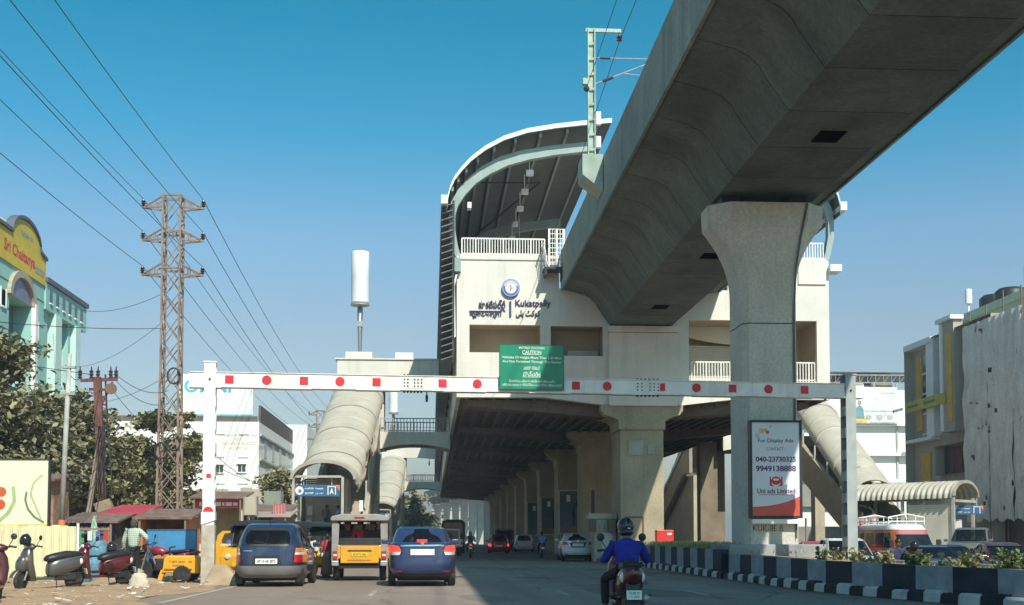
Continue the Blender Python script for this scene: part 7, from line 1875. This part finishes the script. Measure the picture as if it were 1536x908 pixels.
w = MB().lathe([(.10, -.06), (.2, -.06), (.235, -.03), (.235, .03), (.2, .06), (.10, .06)], (0, 0, 0), 'y', 22).build('wheel', rubber, gc, world=False, auto=40); w.location = (.05, -.40, .235)
MB().lathe([(0, -.05), (.11, -.05), (.11, .05), (0, .05)], (0, 0, 0), 'y', 16).build('rim', galv, w, world=False)
text('painted_lettering', 'T-BM 3640   SB', M('dark_stencil', (.10, .05, .02), .6), gc, (0, -.353, .58), .6, .05, .004); strips('printed_line', M('dark_stencil', (.10, .05, .02)), gc, (-.05, -.353, .47), .3, .035, 1, depth=.004)
MB().box(-.42, .30, -.375, -.352, .36, .39).build('hinge_strip', M('brown_strip', (.25, .12, .04), .6), gc, world=False); MB().tube([(-.35, .1, .74), (-.35, .1, .95), (-.2, .1, .98)], .03, 6).build('exhaust', dark_steel, gc, world=False)
# cream fence of ribbed sheets, poster above it
fc = thing('sheet_fence', 'cream ribbed sheet fence behind the parked scooters', 'fence', (-12.5, 37.4, 0))
fy_m = M('cream_fence_sheet', (.66, .62, .38), .5, var=.06, scale=1.5, grime=.3, grimecol=(.40, .33, .2), streak=.2, streakcol=(.4, .36, .22))
fa, fb_ = Vector((-16.5, 36.2, 0)), Vector((-10.55, 38.4, 0)); fd = (fb_-fa).normalized(); fn = Vector((fd.y, -fd.x, 0)); nP = 28; fl = (fb_-fa).length/nP
for i in range(nP):
    p = fa+fd*fl*i; q = fa+fd*(fl*(i+1)-.006); h = 1.56+.02*(i*5 % 3); m = MB(fc.location); cs = [(0, .012), (.04, .012), (.06, -.01), (fl-.05, -.004), (fl-.03, .012), (fl-.006, .012)]
    m.rings([[p+fd*u+fn*(d+.0)+Vector((0, 0, z)) for u, d in cs]+[p+fd*u+fn*(d-.012)+Vector((0, 0, z)) for u, d in reversed(cs)] for z in (.02, h)]).build('fence_slat', fy_m, fc)
for k in (0, 9, 18, 27): p = fa+fd*fl*k-fn*.06; MB(fc.location).cbox((p.x, p.y, .8), (.06, .06, 1.65)).build('fence_post', dark_steel, fc)
p = fb_+fd*.05; MB(fc.location).cbox((p.x, p.y, .82), (.07, .05, 1.66), rz=math.atan2(fd.y, fd.x)).build('end_trim', white_rail, fc)
po = thing('poster_hoarding', 'pale cream poster with red fruit and green swirls above the ribbed fence', 'billboard', (-14, 39.6, 0))
O = po.location; p, q = atY(-60, 797, 39.5), atY(73, 690, 39.5)
MB(O).box(p.x, q.x, 39.5, 39.58, p.z, q.z).build('poster_sheet', M('cream_poster', (.70, .72, .52), .5, var=.02), po)
MB(O).box(q.x, q.x+.05, 39.47, 39.62, 0, q.z+.03).box(p.x, q.x, 39.47, 39.62, q.z, q.z+.03).build('frame', dark_steel, po)
def pp_(px, py): v = atY(px, py, 39.5); return v.x, v.z
fr = M('red_fruit_print', (.62, .06, .03), .5, col2=(.5, .12, .02), scale=3)
for i, (px, py, r) in enumerate(((2, 738, .15), (0, 757, .16), (-14, 748, .16))):
    x, z = pp_(px, py); MB(O).prism([(x+r*math.cos(R(a)), z+r*math.sin(R(a))) for a in range(0, 360, 20)], 'y', 39.494-.002*i, 39.498).build('printed_fruit', fr, po)
gpr = M('pale_green_print', (.42, .52, .22), .5)
for i, (pts, w) in enumerate(((((40, 738), (38, 750), (42, 764), (52, 776), (66, 784)), .03), (((64, 712), (50, 725), (46, 742), (54, 760), (62, 780)), .025), (((-5, 785), (12, 770), (22, 752), (20, 730)), .05))):
    P_ = [pp_(*k) for k in pts]; m = MB(O)
    for (x0, z0), (x1, z1) in zip(P_[:-1], P_[1:]):
        d = Vector((x1-x0, 0, z1-z0)).normalized(); n_ = Vector((-d.z, 0, d.x))*w; m.add([(x0-n_.x, 39.492-.001*i, z0-n_.z), (x1-n_.x, 39.492-.001*i, z1-n_.z), (x1+n_.x, 39.492-.001*i, z1+n_.z), (x0+n_.x, 39.492-.001*i, z0+n_.z)], [(0, 1, 2, 3)])
    m.build('printed_swirl', gpr if i else M('dark_green_swirl', (.16, .22, .10), .5), po)
(x0, z0), (x1, z1) = pp_(-30, 796), pp_(70, 787)
MB(O).box(p.x, q.x, 39.492, 39.498, p.z, p.z+.22).build('caption_strip', M('yellow_caption', (.68, .60, .16), .5), po)
text('lettering', 'MEAT  &  DRY FRUITS', M('brown_print', (.30, .14, .04), .6), po, (-12.95, 39.492, p.z+.11), 1.75, .12, .004, origin=O)
MB(O).box(-15, -14.9, 39.6, 39.7, 0, 3.6).box(-12.6, -12.5, 39.6, 39.7, 0, 3.6).build('support_post', rust_steel, po)
# stalls and huts behind the left kerb
def stall(label, x0, x1, y, z1, wallm, roofm, name='market_stall', cat='stall', awn=.6, board=None, boardm=None, opening=True):
    t = thing(name, label, cat, ((x0+x1)/2, y, 0)); O = t.location
    w = x1-x0
    MB(O).box(x0, x0+.1, y, y+2.2, 0, z1).box(x1-.1, x1, y, y+2.2, 0, z1).box(x0+.1, x1-.1, y+2.1, y+2.2, 0, z1).build('wall', wallm, t)
    MB(O).box(x0+.1, x1-.1, y-.05, y+.35, 0, .95).build('counter', wallm, t, bevel=.02)
    MB(O).prism([(y-awn, z1-.12), (y+2.4, z1+.25), (y+2.4, z1+.32), (y-awn, z1-.05)], 'x', x0-.2, x1+.2).build('roof', roofm, t)
    for k in range(max(2, int(w/.45))):
        xx = x0+.25+k*.45; hh = .18+.2*((k*7) % 3)/2
        MB(O).lathe([(.10, .96), (.13, .97), (.12, .96+hh), (.05, .97+hh)], (xx, y+.12, 0), 'z', 10).build('goods', M('goods_%d' % (k % 4), [(.45, .06, .05), (.08, .22, .12), (.55, .5, .4), (.08, .12, .32)][k % 4], .6), t)
    for x in (x0+.05, x1-.05): MB(O).box(x-.035, x+.035, y-awn+.05, y-awn+.12, 0, z1-.1).build('post', M('bamboo', (.22, .16, .10)), t)
    if board: 
        b = MB(O).box(x0, x1, y-.1, y-.05, z1-.55, z1-.16).build('name_board', boardm, t); strips('printed_line', white_p, b, ((x0+x1)/2, y-.1, z1-.36), w*.8, .26, board, origin=O, depth=.005)
    return t
tin = M('rusty_tin_roof', (.20, .13, .10), .8, var=.25, scale=3); brickr = M('orange_plaster', (.52, .22, .11), .9, var=.15, scale=2); darkw = M('dark_shed_wall', (.10, .08, .07), .9, var=.25, scale=2)
stall('orange walled stall behind the man in the checked shirt', -10.4, -8.7, 46, 2.0, brickr, tin, awn=.4)
stall('dark stall with a deep blue name board behind the striped pole', -12.6, -11.0, 45, 1.85, darkw, tin, board=3, boardm=M('deep_blue_board', (.02, .04, .22), .5))
stall('small stall with red awning and bright goods behind the fence end', -11.9, -10.7, 48, 2.2, darkw, M('red_awning_cloth', (.40, .04, .06), .8), awn=1.1)
stall('brown brick hut behind the cream poster and the striped pole', -16.4, -15.2, 52, 3.6, M('brown_brick_wall', (.34, .20, .13), .9, var=.2, scale=4, bump=.5), tin, 'brick_hut', 'hut', .5)
stall('yellowish cloth fronted shop with a red sign band', -11.25, -9.0, 61, 3.2, M('soiled_cream_cloth', (.58, .52, .36), .9, var=.1, scale=2, streak=.3), tin, 'roadside_shop', 'shop', .5, 1, M('red_sign_board', (.50, .04, .06), .5))
stall('dark tin roofed shop right of the cream cloth shop', -8.8, -6.9, 62, 2.6, darkw, tin, 'roadside_shop', 'shop', .9)
stall('low shop with brown roof in front of the small entrance tree', -8.2, -6.7, 60, 2.3, M('dull_brown_wall', (.24, .17, .12), .9, var=.2), M('pale_tin_roof', (.36, .30, .26), .8), 'roadside_shop', 'shop', 1.1)
def boardbox(name, label, cat, px0, py0, px1, py1, Y, mat, dep=.35, post=True, lean=0):
    p, q = atY(px0, py1, Y), atY(px1, py0, Y); t = thing(name, label, cat, ((p.x+q.x)/2, Y, 0)); O = t.location
    MB(O).box(p.x, q.x, Y, Y+dep, p.z, q.z).build('panel', mat, t, bevel=.02); MB(O).box(p.x-.03, p.x-.003, Y-.02, Y+dep+.02, p.z-.03, q.z+.03).box(q.x+.003, q.x+.03, Y-.02, Y+dep+.02, p.z-.03, q.z+.03).build('edge', galv, t)
    if post:
        for x in (p.x+.15, q.x-.15): MB(O).box(x-.04, x+.04, Y+.05, Y+.13, 0, p.z).build('post', dark_steel, t)
    return t, p, q
boardbox('blank_signboard', 'blank beige signboard above the dark tin roofed shop', 'signboard', 366, 746, 384, 773, 58, M('beige_board', (.40, .36, .28), .8, var=.1), .6)
boardbox('sheet_cabin', 'grey green sheet cabin behind the beige signboard', 'cabin', 397, 737, 420, 764, 64, M('grey_green_sheet', (.22, .25, .20), .8, var=.1), 1.2)
t_, p, q = boardbox('red_panel_sign', 'upright red panel sign next to the left entrance', 'signboard', 411, 756, 427, 780, 60, M('faded_red_board', (.42, .10, .10), .7, var=.1), .3)
for k in range(3): MB(t_.location).box(p.x+.05+.14*k, p.x+.09+.14*k, 59.98, 59.997, p.z+.05, q.z-.05).build('panel_rib', M('pale_red_rib', (.5, .25, .24), .6), t_)
tw = thing('tin_wall', 'long beige tin wall in front of the hospital', 'wall', (-14, 94, 0))
for k in range(14): MB(tw.location).box(-20+k*.85, -19.17+k*.85, 94, 94.08, 0, 4.7+.12*((k*5) % 3)).build('wall_panel', M('beige_tin_wall', (.40, .37, .30), .7, var=.08, scale=.6, grime=.3, grimecol=(.25, .22, .18)), tw)
# litter, dirt heap, stones
hp_ = thing('dirt_heap', 'low heap of loose reddish earth beside the blue sign legs', 'heap', (-8.0, 33.6, 0))
def hf(u, v):
    x, y = (u-.5)*2.6, (v-.5)*1.8; r2 = (x/1.2)**2+(y/.8)**2; return (x, y, .34*math.exp(-r2*1.7)+.05*math.sin(x*9+y*5)*math.exp(-r2)-.03)
tag(MB().grid(hf, 26, 20).build('earth', dirt_m, hp_, world=False, smooth=True), kind='stuff')
rs = random.Random(9); m = MB()
for k in range(420):
    x, y = -5.6-rs.random()*8, 20+rs.random()*20; s = .012+.04*rs.random()**3; m.ball((x, y, .05), s, 6, 4, (1, .8, .6))
tag(m.build('pebbles', M('pale_pebbles', (.42, .36, .28), .9, island=.4)), 'scattered pale pebbles on the bare earth shoulder', 'pebbles', kind='stuff')
m = MB()
for k in range(170):
    x, y = -5.4-rs.random()*7, 19+rs.random()*18; s = .03+.07*rs.random(); a = rs.random()*6.28
    m.cbox((x, y, .08+.02*rs.random()), (s*1.6, s, .006), rz=a, rx=.3*rs.random(), ry=.3*rs.random())
tag(m.build('litter', M('paper_litter', (.62, .58, .50), .8, island=.4)), 'scraps of pale litter on the bare earth shoulder', 'litter', kind='stuff')

# ================================================================== poles, towers and wires
def lattice_tower(label, loc, h, w0, w1, cat='pylon'):
    t = thing('lattice_tower', label, cat, loc)
    lv = 15; Z = [h*i/lv for i in range(lv+1)]; wd = lambda z: (w0+(w1-w0)*min(1, z/(h*.55)))/2
    def corner(i, z): s = ((-1, -1), (1, -1), (1, 1), (-1, 1))[i]; return Vector((s[0]*wd(z), s[1]*wd(z), z))
    for i in range(4): MB().bar(corner(i, 0), corner(i, h*.55), .105).bar(corner(i, h*.55), corner(i, h), .095).build('leg', rust_steel, t, world=False)
    for a, b in zip(Z[:-1], Z[1:]):
        for i in range(4):
            j = (i+1) % 4
            MB().bar(corner(i, a), corner(j, b), .042).bar(corner(j, a), corner(i, b), .042).build('brace', rust_steel, t, world=False)
    for z in (h, h*.90, h*.80): 
        for i in range(4): MB().bar(corner(i, z), corner((i+1) % 4, z), .09).build('belt', rust_steel, t, world=False)
    for z in (h-.55, h-2.15, h-3.85):
        for s in (-1, 1):
            tip = Vector((s*1.48, 0, z)); m = MB()
            for q in (-1, 1):
                m.bar((s*wd(z), q*wd(z), z-.02), tip, .075).bar((s*wd(z), q*wd(z), z+.5), tip, .065)
                for f in (.35, .68): m.bar(Vector((s*wd(z), q*wd(z), z)).lerp(tip, f), Vector((s*wd(z), q*wd(z), z+.5)).lerp(tip, f), .045)
            m.build('crossarm', rust_steel, t, world=False)
            MB().lathe([(.04, z+.02), (.04, z+.08), (.13, z+.12), (.05, z+.17), (.13, z+.22), (.05, z+.27), (.12, z+.32), (.06, z+.36), (.04, z+.44)], (s*1.44, 0, 0), 'z', 12).build('insulator', ceramic, t, world=False)
    return t
T1 = Vector((-12.65, 62.0, 0)); T2 = Vector((-14.6, 166.0, 0)); T0 = Vector((-11.4, -40.0, 0))
lattice_tower('rusty lattice pylon with three pairs of arms rising above the left trees', T1, 17.85, 1.06, .84)
lattice_tower('distant lattice pylon left of the station entrance roof', T2, 17.85, 1.5, .95)
MB()
coil = thing('cable_coil', 'dark cable coils hung on the side of the near pylon', 'cable coil', T1+Vector((0, 0, 9)))
for z, x in ((.0, .25), (-3.2, .3), (-3.6, -.3)):
    MB().tube([(x+.3*math.cos(a), -.6, z+.38*math.sin(a)) for a in [i*.42 for i in range(16)]], .045, 6).build('coil_loop', wire_m, coil, world=False, smooth=True)
arms = ['top', 'middle', 'bottom']
for i, dz in enumerate((.55, 2.15, 3.85)):
    for s in (-1, 1):
        z = 17.85-dz+.44; side = 'outer' if s < 0 else 'road side'
        sagwire('power_line', (T1.x+s*1.44, T1.y, z), (T0.x+s*1.44, T0.y, z+.3), 1.5, .017, 'power line running overhead to the %s %s arm of the near pylon' % (arms[i], side), 'power lines of the pylons', 40)
        sagwire('power_line', (T1.x+s*1.44, T1.y, z), (T2.x+s*1.44, T2.y, z), 1.2, .02, 'power line from the %s %s arm of the near pylon to the distant one' % (arms[i], side), 'power lines of the pylons', 30)
# H-pole with its crossarms and leaning stay
hpx = atZ(150, 850, 0)
hpo = thing('transformer_pole', 'rusty pole with insulator crossarms and a leaning prop behind the fence end', 'utility pole', (-12.75, 50, 0))
O = hpo.location
red_iron = M('red_oxide_iron', (.16, .065, .05), .8, var=.2, scale=4)
def w_(px, py, Y=50): return atY(px, py, Y)
MB(O).bar(w_(155, 800), w_(146, 566), .28, .2).build('pole', red_iron, hpo)
MB(O).bar(w_(152, 640), w_(130, 790), .17, .17).build('prop', M('grey_brown_pole', (.30, .24, .19), .9, var=.15), hpo)
MB(O).bar(w_(121, 571), w_(176, 569), .12).build('crossarm', red_iron, hpo); MB(O).bar(w_(134, 584), w_(168, 585), .10).build('crossarm', red_iron, hpo); MB(O).bar(w_(142, 596), w_(158, 596), .1).build('crossarm', red_iron, hpo)
MB(O).bar(w_(169, 573), w_(153, 606), .07).build('arm_brace', red_iron, hpo); MB(O).bar(w_(158, 562), w_(161, 640), .06).build('lightning_rod', dark_steel, hpo)
for px in (120, 137, 147, 166, 174):
    b = w_(px, 569); MB(O).lathe([(.03, b.z), (.09, b.z+.06), (.05, b.z+.12), (.09, b.z+.18), (.05, b.z+.24), (.09, b.z+.30), (.03, b.z+.36), (.02, b.z+.5)], (b.x, b.y, 0), 'z', 10).build('insulator', ceramic, hpo)
b = w_(168, 584); MB(O).lathe([(0, -.03), (.22, -.03), (.22, .03), (0, .03)], (b.x, b.y-.15, b.z), 'y', 14).build('gong_disc', M('rust_disc', (.20, .11, .08), .8), hpo)
b = w_(158, 760); MB(O).cbox((b.x, b.y-.2, b.z), (.62, .4, .42), ry=R(-20)).build('junction_box', M('old_wood_box', (.30, .22, .15), .9, var=.2, scale=4), hpo, bevel=.02)
for k in range(5):
    a, c = w_(150+k*3, 640), w_(152+k*3.5, 792); MB(O).tube([a+Vector((0, -.15, 0)), a.lerp(c, .5)+Vector((.15*math.sin(k*2), -.25, 0)), c+Vector((0, -.15, 0))], .028, 5).build('dangling_cable', wire_m, hpo)
sp = thing('striped_pole', 'slim grey pole with an orange and red painted foot behind the silver scooter', 'pole', (-11.05, 38.6, 0))
MB().tube([(0, 0, 0), (.02, 0, 1.75)], .095, 10).build('painted_foot', M('orange_red_paint', (.55, .16, .04), .6, col2=(.5, .05, .04), scale=1.6), sp, world=False, smooth=True)
MB().tube([(.02, 0, 1.75), (.16, 0, 6.75)], [.085, .065], 10).build('shaft', M('pale_grey_pole', (.42, .42, .39), .8, var=.12, scale=3, grime=.25), sp, world=False, smooth=True)
for i, ch in enumerate('DAVE'): text('painted_letter', ch, white_p, sp, (0, -.097, 1.02-i*.155), .10, .11, .004)
for z in (5.5, 6.3): MB().box(-.05, .35, -.08, .08, z, z+.07).build('clamp', galv, sp, world=False)
tag(sp, None)
lowm = [((0, 298), (640, 560), 0)]
def loww(a, b, sag, label, r=.014): sagwire('service_wire', a, b, sag, r, label, 'low service wires on the left', 16)
loww((-11, 38.6, 6.4), w_(121, 566), .25, 'service wire from the slim pole to the outer end of the crossarm')
loww((-11, 38.6, 5.6), w_(150, 584), .3, 'service wire from the slim pole to the second crossarm')
loww((-22, 20, 8.2), w_(137, 562), .6, 'service wire from the left passing to the second insulator')
loww((-22, 20, 7.4), (T1.x-.4, T1.y-.5, 11.3), .9, 'service wire sagging from the left to the middle of the near pylon')
loww((-27, 92, 18.2), (T1.x-.4, T1.y-.4, 13.0), .8, 'service wire from the school roof to the near pylon below its arms')
loww((-27, 96, 14), (T1.x-.4, T1.y-.4, 11.6), .6, 'service wire from the school wall to the near pylon')
loww((-27, 96, 11.5), (T1.x, T1.y, 9.2), .7, 'lower service wire from the school wall to the near pylon')
loww(w_(174, 562), (T1.x, T1.y-.5, 8.3), .35, 'service wire from the crossarm end to the near pylon')
loww(w_(166, 562), (T1.x, T1.y-.5, 7.7), .5, 'service wire from the fourth insulator to the near pylon')
loww(w_(168, 584), (T1.x, T1.y-.5, 6.2), .4, 'service wire from the second crossarm to the near pylon')
loww((T1.x, T1.y, 8.0), (-8.8, 62, 4.0), .5, 'service wire from the near pylon down to the cloth fronted shop')
loww((T1.x, T1.y, 6.0), (-7.2, 66, 3.6), .4, 'service wire from the near pylon to the tin roofed shop')
for k in range(6):
    a = w_(150+k*2, 640+k*9); loww(a, (-11.0+.02*k, 38.6, 5.4-.55*k), .2+.1*k, 'sagging cable %s the slim pole and the transformer pole' % ['highest between', 'second highest between', 'third highest between', 'third lowest between', 'second lowest between', 'lowest between'][k], .018)
for k in range(5): MB(T1).tube([T1+Vector((.2-.1*k, -.6, 9-k*1.0)), T1+Vector((.35-.15*k, -.65, 5)), T1+Vector((.1*k-.2, -.6, .5))], .03, 5).build('hanging_cable', wire_m, coil) if False else None
# red cabinet and blockwork at the first station pier, posters on the next piers
rc = thing('red_cabinet', 'bright red cabinet at the foot of the first station pier', 'cabinet', (11.55, 62.6, 0))
MB().box(-.42, .42, -.3, .3, .5, 1.62).build('cabinet_body', M('bright_red_enamel', (.62, .035, .03), .4, var=.05), rc, world=False, bevel=.02); MB().box(-.36, .36, -.25, .25, 0, .5).build('stand', dark_steel, rc, world=False)
MB().box(.1, .32, -.312, -.302, 1.38, 1.48).build('label_plate', white_p, rc, world=False)
bw = thing('utility_block', 'stepped concrete utility block with brown boxes left of the first station pier', 'utility block', (8.6, 65.4, 0))
MB(bw.location).box(8.35, 9.5, 65, 66.2, 0, 2.2).build('block', beige, bw, bevel=.03); MB(bw.location).box(8.05, 9.52, 64.9, 66.3, 2.203, 2.5).build('slab', beige, bw, bevel=.02)
for x in (8.15, 9.15): MB(bw.location).box(x-.12, x+.25, 64.5, 64.88, 1.55, 2.15).build('meter_box', M('brown_meter_box', (.14, .10, .08), .7), bw, bevel=.02)
MB(bw.location).tube([(8.3, 65.1, 2.5), (8.3, 65.1, 3.7)], .09, 8).build('pipe', black_p, bw); MB(bw.location).box(8.75, 9.3, 64.97, 64.998, .1, 1.5).build('hatch', cream, bw)
for k, (Y, a) in enumerate(((96, 0), (112, 1), (128, 2))):
    pn = thing('pier_poster', ['tall dark blue poster with a lone figure on the nearest shaded pier', 'tall dark blue poster on the second shaded pier', 'tall dark blue poster on the third shaded pier'][k], 'advertisement', (10.68, Y-.15, 1.6), 0, 'posters on the shaded piers')
    MB().box(-1.0, 1.0, -.06, .05, 0, 3.2).build('poster', M('night_blue_poster', (.03, .08, .12), .5, col2=(.10, .16, .18), scale=.6), pn, world=False)
    MB().box(-1.1, -1.0, -.1, .1, -.1, 3.3).box(1.0, 1.1, -.1, .1, -.1, 3.3).box(-1.0, 1.0, -.1, .1, 3.2, 3.3).box(-1.0, 1.0, -.1, .1, -.1, 0).build('frame', galv, pn, world=False)
    MB().prism([(.1, .5), (.2, 1.2), (.12, 1.9), (.35, 2.1), (.5, 1.5), (.6, 1.5), (.55, 2.2), (.42, 2.3), (.42, 2.5), (.3, 2.55), (.25, 2.35), (.0, 2.0), (-.1, 1.4), (.0, 1.3), (.0, .5)], 'y', -.068, -.061).build('printed_figure', M('dark_print', (.012, .02, .03), .5), pn, world=False)
    MB().box(-1.0, 1.0, -.066, -.061, .02, .5).build('printed_ground', M('tan_print', (.22, .14, .08), .5), pn, world=False); MB().box(-.5, -.2, -.066, -.061, 2.4, 2.9).build('printed_tag', white_p, pn, world=False)

# odds and ends by the stalls
def crate(label, c, rz, mat, w=.5, d=.36, h=.3):
    t = thing('crate', label, 'crate', c, rz)
    for k in range(3):
        z = h*(k+.12)/3; zz_ = z+h*.24
        for s in (-1, 1):
            MB().box(-w/2, w/2, s*d/2-.01, s*d/2+.01, z, zz_).build('slat', mat, t, world=False); MB().box(s*w/2-.01, s*w/2+.01, -d/2+.011, d/2-.011, z, zz_).build('slat', mat, t, world=False)
    for sx in (-1, 1):
        for sy in (-1, 1): MB().box(sx*(w/2-.03)-.02, sx*(w/2-.03)+.02, sy*(d/2-.03)-.015, sy*(d/2-.03)+.015, 0, h).build('corner_post', mat, t, world=False)
    MB().box(-w/2+.01, w/2-.01, -d/2+.01, d/2-.01, .01, .03).build('base', mat, t, world=False)
    return t
wd_ = M('weathered_crate_wood', (.30, .21, .13), .9, var=.2, scale=5)
crate('wooden crate at the bottom of a stack by the dark stall', (-11.2, 43.6, .0), .2, wd_); crate('wooden crate on top of the stack by the dark stall', (-11.18, 43.62, .31), -.1, wd_)
crate('red plastic crate beside the orange walled stall', (-10.55, 44.6, 0), .4, M('red_plastic', (.42, .05, .05), .5)); crate('pale crate in front of the orange walled stall', (-9.6, 45.0, 0), -.2, M('pale_plastic', (.5, .48, .42), .6))
dr = thing('plastic_drum', 'blue plastic drum standing between the stalls', 'drum', (-10.75, 42.6, 0))
MB().lathe([(0, 0), (.26, 0), (.29, .05), (.29, .3), (.305, .32), (.29, .35), (.29, .6), (.305, .62), (.29, .65), (.27, .88), (.22, .92), (0, .92)], n=20).build('drum_body', M('blue_drum_plastic', (.04, .13, .32), .4), dr, world=False, auto=40); MB().lathe([(0, .93), (.1, .93), (.1, .96), (0, .96)], n=14).build('cap', black_p, dr, world=False)
um = thing('stall_umbrella', 'folded green and white umbrella leaning by the red awning stall', 'umbrella', (-11.6, 44.2, 0))
MB().tube([(0, 0, 0), (.12, 0, 2.0)], .02, 6).build('pole', galv, um, world=False)
MB().rings([[(.06+.0+r*math.cos(k*.5236)*(1 if k % 2 else .6), r*math.sin(k*.5236)*(1 if k % 2 else .6), z) for k in range(12)] for r, z in ((.10, 1.0), (.16, 1.2), (.09, 1.7), (.02, 1.98))]).build('folded_cloth', M('green_white_cloth', (.10, .35, .18), .8, col2=(.6, .62, .55), scale=9), um, world=False)
fr_ = thing('display_rack', 'wooden rail rack hung with bright packets in front of the stalls', 'rack', (-11.0, 41.2, 0))
for x in (-.7, .7): MB().box(x-.035, x+.035, -.03, .03, 0, 1.55).build('post', wd_, fr_, world=False)
for z in (1.5, 1.0): MB().box(-.8, .8, -.045, -.031, z-.03, z+.03).build('rail', wd_, fr_, world=False)
for k in range(11):
    z = 1.46 if k < 6 else .96; x = -.62+(k % 6)*.25
    MB().box(x-.07, x+.07, -.075, -.05, z-.32-.06*(k % 3), z-.02).build('packet', M('packet_%d' % (k % 5), [(.5, .05, .05), (.6, .5, .1), (.08, .3, .15), (.6, .6, .58), (.1, .15, .4)][k % 5], .4), fr_, world=False)
# ================================================================== air
hz = bpy.data.materials.new('pale_haze'); hz.use_nodes = True
N, L = hz.node_tree.nodes, hz.node_tree.links; N.clear()
o_ = N.new('ShaderNodeOutputMaterial'); v_ = N.new('ShaderNodeVolumePrincipled')
v_.inputs['Color'].default_value = (.80, .86, .93, 1); v_.inputs['Density'].default_value = .0008; v_.inputs['Anisotropy'].default_value = .25
L.new(v_.outputs[0], o_.inputs['Volume'])
tag(MB().box(-3100, 3100, -400, 4600, -1.6, 29).build('haze', hz), kind='stuff')
